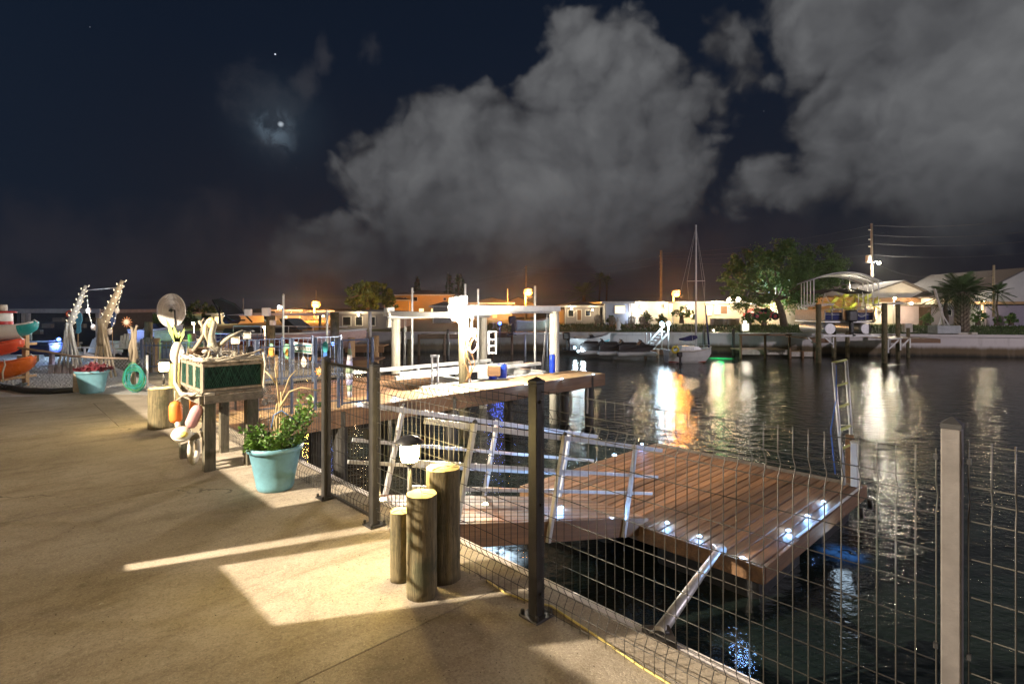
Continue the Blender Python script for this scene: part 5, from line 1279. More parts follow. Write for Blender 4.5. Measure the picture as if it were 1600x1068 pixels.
for i, (px, pb, y, m_, w_, h_) in enumerate([(262, 532, 18.8, 'dirtywhite', .35, .30), (345, 540, 17.6, 'navy', .28, .30), (60, 552, 15.5, 'navy', .55, .28), (98, 556, 16.5, 'grey', .4, .35), (170, 552, 18, 'dirtywhite', .35, .35)]):
    q = A(px, pb, y); t = root('storage_box', ['white dock box behind the wind spinner pole', 'dark blue cooler behind the driftwood', 'dark blue tarpaulin bundle behind the red kayak', 'grey crate behind the left tower', 'white box between the right tower and the statue'][i], 'box', tuple(q))
    b = MB(); b.bbox((-w_, -w_*.6, 0), (w_, w_*.6, h_), .04); part(b, 'body', m_, t); b = MB(); b.bbox((-w_*1.04, -w_*.64, h_+.002), (w_*1.04, w_*.64, h_+.06), .02); part(b, 'lid', m_, t)
for i, (px, py, y) in enumerate([(362, 521, 19.5), (520, 537, 17), (92, 530, 16)]):
    q = A(px, py, y); t = root('blue_dock_light', ['small blue light behind the pelican wing', 'small blue light on the neighbour walkway', 'small blue light behind the left tower'][i], 'light', tuple(q)); b = MB(); b.ball((0, 0, 0), .05, 8); part(b, 'globe', glow('lit_azure_lens', (.12, .25, 1), 8), t)
    b = MB(); b.tube([(0, 0, -.35), (0, 0, -.05)], .02, 6); part(b, 'stem', 'black', t); lamp(q+Vector((0, -.15, .05)), 14, (.18, .32, 1), .05)
lamp(A(300, 505, 21), 60, (1, .80, .60), .1, 'neighbour_fill_lamp')  # added fill for the neighbour's docks
def water_glow_mat(name, col, s_, rad):      # emissive glow on the water, broken by noise and fading outwards
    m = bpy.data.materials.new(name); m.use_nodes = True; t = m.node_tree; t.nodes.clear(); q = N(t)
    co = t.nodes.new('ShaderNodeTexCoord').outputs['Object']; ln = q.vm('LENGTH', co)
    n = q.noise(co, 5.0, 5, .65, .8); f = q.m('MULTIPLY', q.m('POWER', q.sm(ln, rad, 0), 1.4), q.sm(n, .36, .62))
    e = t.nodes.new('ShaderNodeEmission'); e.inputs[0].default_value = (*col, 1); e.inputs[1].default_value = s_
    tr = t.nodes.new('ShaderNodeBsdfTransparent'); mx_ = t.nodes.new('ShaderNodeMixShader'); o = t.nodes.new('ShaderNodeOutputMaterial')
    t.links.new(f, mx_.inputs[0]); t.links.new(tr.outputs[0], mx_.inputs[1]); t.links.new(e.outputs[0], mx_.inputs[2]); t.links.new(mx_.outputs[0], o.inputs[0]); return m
for px, py, rr, ss, lb in ((752, 872, .62, 2.6, 'bright cool painted glow on the water beneath the gangway near the bollards'), (1318, 868, .35, .25, 'dim blue glow disc on the water below the ladder end of the floating dock')):  # bright disc is a painted reflection of the floodlight on the water
    p = P(px, py, WATER); t = root('water_glow', lb, 'light', (p.x, p.y, WATER+.03)); b = MB(); b.lathe([(rr, 0), (.01, .003)], (0, 0, 0), 24); part(b, 'glow', water_glow_mat('painted_water_glow', (.62, .82, 1.0) if ss > 1 else (.1, .35, 1), ss, rr), t)
    lamp((p.x, p.y, WATER+.25), 9 if ss > 1 else 2, (.6, .8, 1), .1, 'water_glow_lamp')  # added lamp above the glow disc
# ================================================================ FAR BANK: houses
roofm = mat('grey_shingle_roof', (.16, .15, .15), (.11, .105, .11), rough=.9, scale=12, bump=.5)
roofw = mat('white_metal_roof', (.52, .54, .58), (.42, .44, .48), rough=.5, scale=4)
st_ = lambda n, c_: mat(n, c_, tuple(x*.86 for x in c_), rough=.85, scale=1.2, bump=.2)
framem = mat('window_frame_white', (.6, .6, .58), rough=.5)
def house_at(px0, px1, eave, base, y, label, wall, roof, ridge=0, depth=8, over=.35, kind='hip', opens=(), z0=0.05, thick=.14, group=None, name='house', ridge_px=None):
    x0, x1 = X_(px0, y), X_(px1, y); ze = Z_(eave, y)
    t = root(name, label, 'house', ((x0+x1)/2, y, z0), 0, group)
    b = MB(); b.box((x0, y, z0-.2), (x1, y+depth, ze)); part(b, 'wall', wall, t, True)
    r = MB(); a0, a1, b0, b1 = x0-over, x1+over, y-over, y+depth+over
    if kind == 'flat': r.box((a0, b0, ze+.003), (a1, b1, ze+thick+.003))
    elif kind == 'hip':
        k = min((a1-a0), (b1-b0))/2*.92; zr = ze+ridge
        if a1-a0 > b1-b0: m0, m1 = ((a0+k), (b0+b1)/2), ((a1-k), (b0+b1)/2)
        else: m0, m1 = ((a0+a1)/2, b0+k), ((a0+a1)/2, b1-k)
        r.add([(a0, b0, ze+.003), (a1, b0, ze+.003), (a1, b1, ze+.003), (a0, b1, ze+.003), (a0, b0, ze+thick), (a1, b0, ze+thick), (a1, b1, ze+thick), (a0, b1, ze+thick), (*m0, zr), (*m1, zr)],
              [(3,2,1,0), (0,1,5,4), (1,2,6,5), (2,3,7,6), (3,0,4,7)] + ([(4,5,9,8), (5,6,9), (6,7,8,9), (7,4,8)] if a1-a0 > b1-b0 else [(4,5,8), (5,6,9,8), (6,7,9), (7,4,8,9)]))
    elif kind == 'gable':       # gable end towards the water
        xr = X_(ridge_px, y) if ridge_px else (x0+x1)/2; zr = ze+ridge
        g_ = MB(); g_.profile([(x0, y+.01, ze+.002), (x1, y+.01, ze+.002), (xr, y+.01, zr-.02)], (0, .2, 0)); part(g_, 'gable', wall, t, True)
        for (ax, az), (bx, bz) in (((x0-over, ze-over*ridge/(xr-x0)), (xr, zr)), ((xr, zr), (x1+over, ze-over*ridge/(x1-xr)))):
            r.profile([(ax, b0, az+.01), (bx, b0, bz+.01), (bx, b0, bz+thick), (ax, b0, az+thick)], (0, b1-b0, 0))
    part(r, 'roof', roof, t, True)
    if kind != 'gable': b = MB(); b.box((x0-over, y-over-.07, ze+.01), (x1+over, y-over-.003, ze+thick+.03)); part(b, 'gutter', framem, t, True)
    for xx in (x0+.02, x1-.14): b = MB(); b.box((xx, y-.06, z0), (xx+.08, y-.004, ze-.005)); part(b, 'downpipe', framem, t, True)
    for (u0, u1, v0, v1, k) in opens:
        xa, xb = X_(u0, y), X_(u1, y); za, zb_ = Z_(v1, y), Z_(v0, y)
        f = MB(); w_ = .06
        f.box((xa-w_, y-.05, zb_), (xb+w_, y-.003, zb_+w_)); f.box((xa-w_, y-.05, za-w_), (xb+w_, y-.003, za)); f.box((xa-w_, y-.05, za), (xa, y-.003, zb_)); f.box((xb, y-.05, za), (xb+w_, y-.003, zb_))
        if k != 'door' and xb-xa > .9: f.box(((xa+xb)/2-.02, y-.045, za), ((xa+xb)/2+.02, y-.004, zb_))
        o = part(f, 'door' if 'door' in k else 'window', framem, t, True)
        g_ = MB(); g_.box((xa, y-.02, za), (xb, y-.004, zb_)); part(g_, 'pane', {'lit': 'g_win', 'dark': 'glass', 'door': 'hull', 'litdoor': 'g_win', 'brown': 'fascia'}[k], o, True)
    return t
cream = st_('cream_wall', (.62, .56, .44)); whitew = st_('white_wall', (.62, .62, .60)); bluew = st_('pale_blue_wall', (.42, .46, .54)); tan = st_('tan_wall', (.50, .40, .26))
purp = st_('mauve_wall', (.36, .32, .40)); orang = st_('ochre_wall', (.58, .40, .14)); greyw = st_('grey_wall', (.26, .25, .26)); beige = st_('beige_wall', (.48, .44, .36))
house_at(612, 706, 462, 500, 72, 'two-storey ochre house glowing under the orange street light', orang, roofm, .9, 9, .4, 'hip', [(631, 635, 465, 470, 'dark'), (646, 652, 464, 470, 'dark'), (693, 697, 465, 469, 'dark'), (655, 662, 482, 492, 'lit'), (674, 680, 482, 492, 'lit')])
house_at(600, 640, 470, 500, 70, 'low ochre annex left of the two-storey ochre house', orang, roofm, .5, 5, .3, 'hip', [(606, 611, 476, 482, 'dark')])
house_at(676, 708, 480, 503, 50, 'small dark hip-roofed hut in front of the ochre house', greyw, st_('slate_roof', (.07, .075, .09)), .55, 4, .3)
house_at(735, 800, 475, 503, 62, 'low grey house behind the boat lift beam', greyw, roofm, .8, 7, .3, 'hip', [(746, 756, 483, 491, 'dark'), (770, 776, 482, 496, 'door')])
house_at(785, 835, 474, 502, 80, 'small house with an orange-lit roof under the middle street light', tan, roofm, .9, 6, .3, 'gable')
house_at(882, 938, 480, 503, 47, 'grey cottage with a low hip roof between the lift and the pale blue house', greyw, roofm, .55, 6, .4, 'hip', [(888, 896, 485, 494, 'dark'), (902, 908, 484, 500, 'brown'), (915, 922, 485, 493, 'dark')])
house_at(945, 985, 474, 503, 46, 'pale blue house front with one wide window', bluew, roofw, .2, 7, .3, 'flat', [(961, 976, 478, 489, 'lit')])
MATS['dimwin'] = mat('dim_window', (.5, .45, .4), emit=(.7, .6, .5), es=.12)
house_at(985.5, 1047, 474, 503, 46.6, 'pale white flat-roofed house beside the pale blue house front', whitew, roofw, .2, 7, .25, 'flat', [(1001, 1034, 484, 499, 'door')])
house_at(1050, 1165, 474, 502, 45.5, 'long brightly lit cream house behind the sailboat', cream, roofw, .2, 8, .35, 'flat', [(1104, 1112, 478, 492, 'lit'), (1116, 1124, 478, 490, 'lit'), (1126, 1136, 478, 490, 'brown'), (1078, 1082, 478, 495, 'litdoor')])
house_at(1178, 1262, 476, 503, 44.5, 'beige house behind the big spreading tree with a green-trimmed door', beige, roofw, .25, 8, .4, 'flat', [(1246, 1258, 478, 499, 'door'), (1196, 1206, 480, 490, 'lit'), (1215, 1222, 480, 490, 'lit')])
house_at(1345, 1455, 461, 502, 48, 'large white house with a low gable behind the pontoon boat', whitew, roofm, 1.15, 9, .4, 'gable', [(1362, 1370, 480, 498, 'lit'), (1420, 1433, 481, 496, 'dark'), (1408, 1413, 480, 492, 'dark')], ridge_px=1408)
b = MB(); y = 47.3; b.box((X_(1340, y), y, Z_(472, y)), (X_(1457, y), y+.5, Z_(465, y))); tag(b.build('porch_beam', 'fascia'), 'dark brown porch beam across the front of the large white house', 'beam')
house_at(1520, 1680, 462, 505, 42, 'white gabled house at the right edge with a mauve garage', whitew, roofm, 2.0, 9, .3, 'gable', [(1532, 1536, 476, 500, 'lit')], ridge_px=1600)
house_at(1470, 1519, 478, 503, 43, 'low mauve wall building behind the palm', purp, roofm, .35, 6, .3, 'flat', [(1478, 1486, 484, 492, 'dark')])
b = MB(); y = 41.7; b.box((X_(1541, y), y, 0), (X_(1600, y), y+.25, Z_(477, y))); o = b.build('garage_front', purp); tag(o, 'mauve garage front below the white gable', 'garage')
b = MB(); b.box((X_(1518, y), y-.3, Z_(475, y)), (X_(1620, y), y+.2, Z_(471, y))); tag(b.build('garage_lintel', 'deckl'), 'long pale yellow lintel above the mauve garage', 'beam')
# brown timber fence box by the white house
bf = root('board_fence', 'brown board fence screen right of the white house door', 'fence', (X_(1452, 44), 44, .15))
for i in range(16):
    x = X_(1436+i*2.2, 44); b = MB(); b.box((x, 44, .15), (x+.10, 44.03, Z_(479, 44)+rnd(-.02, .02))); part(b, 'board', 'fascia', bf, True)
wf = root('garden_wall', 'low pinkish garden wall in front of the cream house', 'wall', (X_(1135, 43.5), 43.5, .1))
for i in range(7):
    x0_, x1_ = X_(1110+i*6.5, 43.5), X_(1110+i*6.5+6.2, 43.5); b = MB(); b.bbox((x0_, 43.5, .1), (x1_, 43.7, .72), .02); part(b, 'panel', st_('pink_wall', (.42, .33, .27)), wf, True)
# left side houses
h_ = house_at(28, 155, 489, 546, 27, 'long low boathouse with a tan roof behind the kayaks', mat('dark_boathouse_wall', (.05, .055, .06), rough=.8), mat('tan_roof', (.30, .24, .21), rough=.8, scale=3), .2, 4, .3, 'flat', [], z0=-.05, thick=.18)
inv_ = MW[h_.name]
for px in (33, 40, 150): b = MB(); b.box((X_(px, 26.6), 26.6, 0), (X_(px, 26.6)+.14, 26.74, Z_(489, 26.6))); part(b, 'porch_post', 'dirtywhite', h_, True)
for i in range(6): b = MB(); x = X_(48+i*17, 26.7); b.box((x, 26.7, .3+.3*(i % 3)), (x+.45, 26.9, .5+.3*(i % 3))); part(b, 'shelf', 'grey', h_, True)
house_at(524, 622, 490, 514, 40, 'open boat shelter with a pale grey roof left of the lift', greyw, roofw, .3, 5, .2, 'hip', [(536, 548, 495, 508, 'dark'), (556, 566, 495, 508, 'dark'), (577, 586, 495, 508, 'dark')])
house_at(430, 470, 486, 506, 60, 'low dark house under the white lamp', greyw, roofm, .4, 5, .3, 'hip', [(445, 449, 492, 497, 'lit')])
house_at(478, 520, 487, 507, 62, 'low dark house under the left orange lamp', greyw, roofm, .5, 5, .3, 'hip', [(497, 501, 492, 497, 'lit')])
house_at(216, 262, 491, 512, 46, 'green-lit low house left of the wind spinner', st_('green_lit_wall', (.30, .42, .20)), roofm, .2, 5, .3, 'flat')  # green light is put into the wall colour
house_at(330, 372, 492, 512, 48, 'pale low house behind the dark boat canopy', beige, roofm, .2, 5, .3, 'flat', [(336, 345, 495, 505, 'lit')])
# ================================================================ trees
def tree(px, base_py, y, blobs, n, ls, label, leafm='leafd', trunk=None, name='tree', gap=.0, sun=None, core=True):
    z0 = Z_(base_py, y); x = X_(px, y); t = root(name, label, 'tree', (x, y, z0))
    lf = MB(); 
    tot = sum(r_*r_ for _, _, r_ in blobs)
    cs = []
    for bx, by, r_ in blobs:
        c_ = A(bx, by, y+rnd(-.6, .6)*r_*y/860); R_ = r_*y/860; cs.append((c_, R_))
        cl = []
        for _ in range(max(6, int(60*r_*r_/tot*len(blobs)/3))):
            d = Vector((rnd(-1, 1), rnd(-1, 1), rnd(-1, 1)))
            while d.length > 1 or d.length < .35: d = Vector((rnd(-1, 1), rnd(-1, 1), rnd(-1, 1)))
            cl.append((d, rnd(.14, .32)))
        for i in range(int(n*r_*r_/tot)):
            d, cr = random.choice(cl); e0 = Vector((random.gauss(0, 1), random.gauss(0, 1), random.gauss(0, .75)))
            p = c_ + d*R_*1.02 + e0*cr*R_*.55; s_ = ls*rnd(.6, 1.4)
            a_ = Vector((rnd(-1, 1), rnd(-1, 1), rnd(-1, 1))).normalized(); e_ = a_.cross(Vector((rnd(-1, 1), rnd(-1, 1), rnd(-1, 1)))).normalized()
            lf.add([p-a_*s_, p+e_*s_*.5, p+a_*s_, p-e_*s_*.5], [(0, 1, 2, 3)])
    o = lf.build('crown', leafm, None, fix=False); 
    o.parent = t; o.location = o.location - t.location; stuff(o)
    tr = MB()
    pts, r_ = trunk or ([(px, base_py), (px, blobs[0][1])], 4)
    P_ = [A(a_, b_, y) for a_, b_ in pts]; rr = r_*y/860
    tr.tube(P_, [rr*(1-.4*i/(len(P_)-1)) for i in range(len(P_))], 9)
    for c_, R_ in cs[:10]:
        m_ = P_[-1].lerp(c_, .5)+Vector((0, 0, -R_*.1)); tr.tube([P_[-1], m_, c_], [rr*.45, rr*.3, rr*.1], 6)
    part(tr, 'trunk', 'bark', t, True)
    return t
lmix = mat('tree_leaf_a', (.12, .22, .045), (.04, .085, .022), rough=.6, scale=.9)
tree(1226, 506, 42, [(1195, 425, 38), (1235, 412, 38), (1270, 425, 34), (1150, 440, 28), (1215, 450, 40), (1175, 462, 28), (1300, 420, 26), (1140, 420, 16), (1245, 455, 30), (1210, 400, 22), (1285, 405, 22), (1135, 455, 14), (1188, 478, 16), (1260, 440, 34), (1305, 440, 18), (1205, 492, 8), (1165, 410, 20)], 34000, .085,
     'big spreading tree on the far lawn beside the arched boat canopy', lmix, ([(1226, 512), (1222, 492), (1218, 478), (1214, 468)], 6))
tree(575, 503, 66, [(575, 455, 18), (600, 456, 13), (555, 458, 15), (585, 468, 18), (560, 472, 15), (605, 468, 12), (612, 478, 10), (545, 466, 9), (570, 447, 10), (592, 447, 10)], 7000, .17, 'dark rounded tree left of the ochre house', lmix)
for px, top, w_, lb in ((652, 430, 8, 'slim dark pine behind the ochre house roof'), (702, 424, 8, 'left of two tall dark pines behind the boat lift'), (719, 423, 11, 'right and broader of two tall dark pines behind the boat lift')):
    tree(px, 500, 96, [(px, top+6+i*7, w_*(.45+.1*i)) for i in range(6)], 2200, .16, lb, 'leafd', name='pine_tree')
tree(1065, 505, 44, [(1058, 490, 8), (1068, 487, 9), (1078, 492, 8)], 900, .08, 'small green-lit bush beside the bright cream house wall', 'leaf', name='bush')
for px, r_, lb in ((1170, 9, 'dark hedge clump left of the big tree trunk'), (1194, 9, 'dark hedge clump at the foot of the big tree'), (955, 6, 'low bush in front of the pale blue house'), (1010, 9, 'flat bush before the pale white house'), (1034, 7, 'dark bush beside the lit dock steps'), (1528, 12, 'round dark bush right of the palm trunk'), (1580, 8, 'small bush before the mauve garage'), (1558, 5, 'little ground plant near the sea wall right of the palm'), (1338, 10, 'dark bush behind the pontoon boat'), (1275, 9, 'dark bush by the door of the beige house'), (1448, 8, 'dark bush left of the davit')):
    tree(px, 508, 40.5, [(px-r_*.5, 503-r_*.4, r_*.7), (px+r_*.5, 503-r_*.5, r_*.7), (px, 502-r_, r_*.7)], 900, .07, lb, lmix, name='bush')
for px, py, r_, y, lb in ((208, 497, 12, 40, 'green-lit tree left of the wind spinner'), (236, 500, 10, 42, 'green-lit shrub behind the wind spinner'), (292, 497, 11, 38, 'dim tree right of the wind spinner'), (310, 482, 14, 52, 'bare-looking orange-lit tree right of the wind spinner'), (330, 486, 12, 50, 'small tree behind the dark boat canopy'), (268, 490, 9, 46, 'low tree hidden by the wind spinner')):
    tree(px, 508, y, [(px, py, r_), (px+r_*.7, py+3, r_*.6), (px-r_*.6, py+3, r_*.6)], 1300, .08, lb, lmix)
# palms
def palm(px, base, top, y, fr, nf, label, trunkr, m='leafp', boots=False, name='palm_tree', droop=1., leafl=11):
    x = X_(px, y); z0 = Z_(base, y); zt = Z_(top, y); t = root(name, label, 'palm', (x, y, z0))
    tr = MB(); n = 9; tr.tube([(x+.04*math.sin(i), y, z0+(zt-z0)*i/n) for i in range(n+1)], [trunkr*(1.15-.3*i/n) for i in range(n+1)], 12); part(tr, 'trunk', 'bark', t, True)
    if boots:
        bmesh_ = MB(); bmesh_.bar((0, 0, 0), (.13, 0, .20), .10, .035); me = bmesh_.build('boot', 'drift', mesh_only=True)
        H_ = zt-z0
        for j in range(int(H_/.13)):
            for k in range(7):
                a_ = k*2*PI/7+j*.45; link('boot', me, t, (math.cos(a_)*trunkr*.92, math.sin(a_)*trunkr*.92, j*.13), (0, 0, a_))
    for i in range(nf):
        a_ = i*2.399; el = R(75-115*(i/nf)**.9)*1; ln = fr*rnd(.85, 1.1); f = MB()
        d = Vector((math.cos(a_)*math.cos(el), math.sin(a_)*math.cos(el), math.sin(el)))
        pts = [Vector((x, y, zt))+d*ln*s_+Vector((0, 0, -droop*.30*ln*s_*s_)) for s_ in (0, .25, .5, .75, 1)]
        f.tube(pts, [.025, .02, .015, .010, .005], 4)
        side = d.cross(Vector((0, 0, 1))).normalized(); up_ = side.cross(d).normalized()
        for k in range(leafl):
            s_ = .25+.75*k/(leafl-1); q = pts[0].lerp(pts[-1], s_)+Vector((0, 0, droop*.30*ln*(s_-s_*s_)))
            for sg_ in (-1, 1):
                ll = ln*.42*math.sin(PI*min(1, .25+s_*.65)); e_ = q+side*sg_*ll*.75+d*ll*.55+Vector((0, 0, -.30*ll*droop)); w_ = .035
                f.add([q-d*w_, q+d*w_, e_], [(0, 1, 2)])
        part(f, 'frond', m, t, True)
    return t
palm(1503, 518, 456, 33.5, 1.75, 60, 'sabal palm with a crisscross booted trunk on the sea wall', .30, 'leafp', True)
palm(1558, 500, 457, 36, 1.1, 16, 'small young palm beside the pale leaning pole', .05)
palm(1478, 505, 462, 36, 1.3, 20, 'shaggy low palm left of the booted palm', .12)
palm(912, 500, 461, 76, 3.0, 26, 'round orange-lit palm behind the grey cottage', .3, 'leafp')
palm(937, 500, 436, 82, 1.7, 16, 'taller of the two thin palms near the pale blue house', .13)
palm(948, 500, 440, 84, 1.6, 16, 'shorter of the two thin palms near the pale blue house', .13)
palm(716, 500, 440, 90, 1.5, 12, 'dim palm between the dark pines', .13)
yp_ = mat('yellow_lit_palm', (.42, .44, .06), (.30, .34, .05), rough=.6)  # yellow lamplight is put into the leaf colour
for i, (px, top) in enumerate([(1300, 476), (1318, 468), (1336, 462), (1352, 470), (1328, 484), (1366, 478)]):
    palm(px, 503, top, 44.3, .95, 12, ['leftmost', 'second', 'tallest', 'fourth', 'lowest', 'rightmost'][i]+' of the yellow-lit palms behind the pontoon boat', .06, yp_, False, 'yellow_palm', .8, 8)
# ================================================================ poles, wires, street lamps
def pole(px, top, base, y, label, r_=.13, arms=(), m='bark', cat='utility pole'):
    a_, c_ = A(px, base, y), A(px, top, y); t = root('utility_pole', label, cat, tuple(a_))
    b = MB(); b.tube([a_, c_], [r_, r_*.7], 9); part(b, 'shaft', m, t, True)
    for (py, dx) in arms: q = A(px, py, y); b = MB(); b.bar(q-Vector((dx, 0, 0)), q+Vector((dx*.2, 0, 0)), .07, .09); part(b, 'insulator_arm', 'dirtywhite', t, True)
    return t
pw_ = mat('lit_pole_wood', (.32, .26, .20), (.22, .18, .14), rough=.85, scale=3)
u1 = pole(1362, 349, 505, 52, 'tall utility pole with a grey transformer behind the arched boat canopy', .15, [(359, .3), (374, .3), (385, .3)], pw_)
b = MB(); q = A(1357, 410, 51.7); b.lathe([(.22, 0), (.25, .06), (.25, .62), (.20, .70)], tuple(q), 14); part(b, 'transformer', 'dirtywhite', u1, True)
pole(1033, 391, 505, 62, 'weathered utility pole between the pale house and the orange lamp', .17, [(400, .15), (410, .15), (420, .15)], pw_)
pole(822, 415, 500, 80, 'utility pole beside the brightest orange street lamp', .16, [(418, .2)], pw_)
pole(494, 453, 500, 90, 'distant utility pole under the left orange lamp', .14, (), pw_)
pole(443, 459, 500, 85, 'distant utility pole under the white lamp', .14, [(463, .2), (468, .2)], pw_)
pole(1553, 414, 495, 37, 'pale yellow leaning pole before the right white house', .09, (), mat('pale_pole', (.52, .42, .26), rough=.8))
pole(1147, 455, 500, 60, 'short pole behind the big tree', .09, (), pw_)
pole(380, 466, 500, 70, 'thin distant pole left of the white lamp', .09, (), pw_); pole(474, 474, 500, 70, 'first of two short distant poles near the left orange lamp', .09, (), pw_); pole(480, 476, 500, 72, 'second of two short distant poles near the left orange lamp', .09, (), pw_)
pole(700, 405+20, 478, 90, 'thin mast above the ochre house roof', .04, (), 'alu', 'mast')
pole(793, 451, 478, 60, 'thin orange-lit pole left of the brightest street lamp', .06, (), 'dirtywhite', 'pole')
def wire(pts, label, sag=.6, r_=.012):
    t = MB()
    for (a0, a1, ya), (b0, b1, yb_) in zip(pts, pts[1:]):
        p, q = A(a0, a1, ya), A(b0, b1, yb_); t.tube([p.lerp(q, i/14)+Vector((0, 0, -sag*4*(i/14)*(1-i/14))) for i in range(15)], r_, 4)
    tag(t.build('power_line', mat('line_wire', (.07, .07, .08), rough=.5)), label, 'wire')
for i, (pa, pb_) in enumerate([((1362, 352), (1700, 330)), ((1362, 367), (1700, 350)), ((1362, 380), (1700, 366)), ((1362, 398), (1700, 384))]):
    wire([(1033, pa[1]*.3+290, 62), (*pa, 52), (*pb_, 40)], ['topmost', 'second', 'third', 'lowest'][i]+' power line running to the right from the transformer pole', .5)
wire([(1375, 414, 50), (1460, 431, 46), (1552, 430, 37)], 'sagging service line from the transformer pole to the pale yellow pole', .4, .014)
for i, (ya_, yb2) in enumerate([(417, 400), (424, 412), (438, 450), (443, 462)]): wire([(822, ya_, 80), (1033, yb2, 62)], ['topmost', 'second', 'third', 'lowest'][i]+' power line between the brightest orange lamp and the middle pole', .7)
for i, (ya_, yb2) in enumerate([(462, 420), (467, 428)]): wire([(443, ya_, 85), (494, ya_-2, 90), (822, yb2, 80)], ['upper', 'lower'][i]+' long power line from the white lamp to the brightest orange lamp', 1.0)
def street_lamp(px, py, y, base, label, glowm, watt, col, r_=.22, arm=6, polem=pw_, own=True):
    p = A(px, py, y); g0 = A(px-arm, base, y); t = root('street_lamp', label, 'street lamp', tuple(g0))
    if own: b = MB(); b.tube([g0, A(px-arm, py-2, y)], [.10, .07], 8); part(b, 'pole', polem, t, True)
    b = MB(); b.tube([A(px-arm, py-1, y), A(px-arm/2, py-3, y), p+Vector((0, 0, r_*.7))], .035, 6); part(b, 'arm', 'alu', t, True)
    b = MB(); b.ball(tuple(p), r_, 12, (1, 1, .7)); part(b, 'globe', glowm, t, True)
    b = MB(); b.lathe([(r_*1.15, 0), (r_*.8, r_*.4), (.04, r_*.55)], tuple(p+Vector((0, 0, r_*.55))), 12); part(b, 'hood', 'dirtywhite', t, True)
    lamp(p+Vector((0, -r_*1.6, -r_*.7)), watt, col, r_, 'street_light')
    return t
street_lamp(825, 457, 60, 500, 'brightest orange street lamp, above the boat lift beam', 'g_sod', 6500, SODIUM, .46, 4)
street_lamp(1056, 459, 50, 503, 'orange street lamp left of the sailboat mast', 'g_sod', 3400, SODIUM, .38, 4)
street_lamp(494, 476, 58, 505, 'leftmost orange street lamp, above the neighbour lift', 'g_sod', 5500, SODIUM, .44, 3)
street_lamp(438, 480, 62, 505, 'white street lamp left of the orange one', 'g_cool', 2600, (.75, .88, 1), .26, 3)
street_lamp(1373, 411, 51, 505, 'cream street lamp on the transformer pole', 'g_white', 1600, (1, .9, .72), .16, 9, pw_, False)
# lamps fixed to the lit houses
def wall_lamp(px, py, y, label, watt, col, m='g_white', r_=.12):
    p = A(px, py, y); t = root('wall_lamp', label, 'lamp', tuple(p)); b = MB(); b.ball((0, 0, 0), r_, 10); part(b, 'globe', m, t)
    b = MB(); b.box((-.06, r_*.8, -.06), (.06, r_+.3, .06)); part(b, 'bracket', 'dirtywhite', t); lamp(p+Vector((0, -.25, .0)), watt, col, r_)
CW = (1, .72, .40)
wall_lamp(1076, 480, 45.0, 'glaring lamp on the left part of the cream house', 260, CW, 'g_white', .16)
wall_lamp(1118, 473, 45.0, 'small lamp above the windows of the cream house', 200, CW)
wall_lamp(1140, 469, 44.9, 'glaring lamp right of the cream house windows', 210, CW, 'g_white', .22)
wall_lamp(1154, 468, 44.6, 'brightest lamp at the right corner of the cream house', 240, CW, 'g_white', .22)
wall_lamp(1202, 458, 42.5, 'cool lamp glimpsed inside the big tree', 320, (.7, .9, 1), 'g_cool', .08)
wall_lamp(1206, 484, 44.0, 'lamp on the beige house behind the big tree', 220, CW)
wall_lamp(1380, 488, 47.4, 'lamp by the door of the large white house', 240, CW, 'g_white', .14)
wall_lamp(1424, 474, 46.8, 'porch lamp under the dark beam of the white house', 260, CW)
lamp(A(1400, 466, 42), 350, (1, .88, .62), .2, 'yard_fill_lamp')  # fill lamp added before the white house
wall_lamp(1538, 470, 41.2, 'lamp above the mauve garage', 60, (1, .85, .6), 'g_warm', .06)
lamp(A(1335, 492, 43), 220, (1, .95, .55), .2, 'palm_fill_lamp')  # fill lamp added to brighten the palms
wall_lamp(990, 492, 45.7, 'dim lamp on the pale white house', 70, (.8, .85, 1), 'g_cool', .05)
wall_lamp(1164, 503, 35.8, 'small warm lamp on a white post at the sea wall', 60, (1, .9, .7), 'g_white', .09)

b = MB(); y = 36; b.bbox(tuple(A(1160, 518, y)), tuple(A(1168, 505, y+.3)), .04); tag(b.build('post_box', 'white'), 'white post box with a lamp on the sea wall left of the big tree', 'post')
# ================================================================ lawn furniture
for px, pb_, y, rz, lb in ((960, 513, 39, .3, 'first white lawn chair before the pale blue house'), (985, 512, 40, -.5, 'reclined lawn chair before the pale white house'), (1008, 513, 39.5, .4, 'grey lawn chair near the lit dock steps'), (936, 510, 40.5, .1, 'pale lawn chair before the grey cottage')):
    adirondack(px, pb_, y, rz, lb, 'grey', .85)
stt = root('garden_statue', 'small white garden statue on the far lawn', 'statue', tuple(A(966, 516, 38)))
b = MB(); b.lathe([(.22, 0), (.20, .10), (.13, .18), (.20, .40), (.12, .62), (.06, .70)], (0, 0, 0), 12); b.ball((0, 0, .78), .10, 10); part(b, 'figure', 'white', stt)
# red car behind the tree
car = root('parked_car', 'red car parked behind the big tree', 'car', tuple(A(1190, 500, 43)), .0)
b = MB(); b.profile([(-2.0, -.8, .25), (2.0, -.8, .25), (2.05, -.8, .6), (1.2, -.8, .72), (.6, -.8, 1.15), (-.9, -.8, 1.15), (-1.5, -.8, .75), (-2.05, -.8, .65)], (0, 1.6, 0)); b.v = [(x*.55, y, z_*.8) for x, y, z_ in b.v]; part(b, 'body', mat('red_car_paint', (.45, .02, .02), rough=.25, coat=.5), car)
for sx in (-.7, .7):
    for sy in (-.82, .70): b = MB(); b.torus((sx, sy+.06, .32), .22, .10, 16, 8, (0, 1, 0)); part(b, 'wheel', 'rubber', car)
b = MB(); b.profile([(-.45, -.815, .62), (.30, -.815, .62), (.18, -.815, .86), (-.42, -.815, .86)], (0, .012, 0)); part(b, 'side_window', 'glass', car)
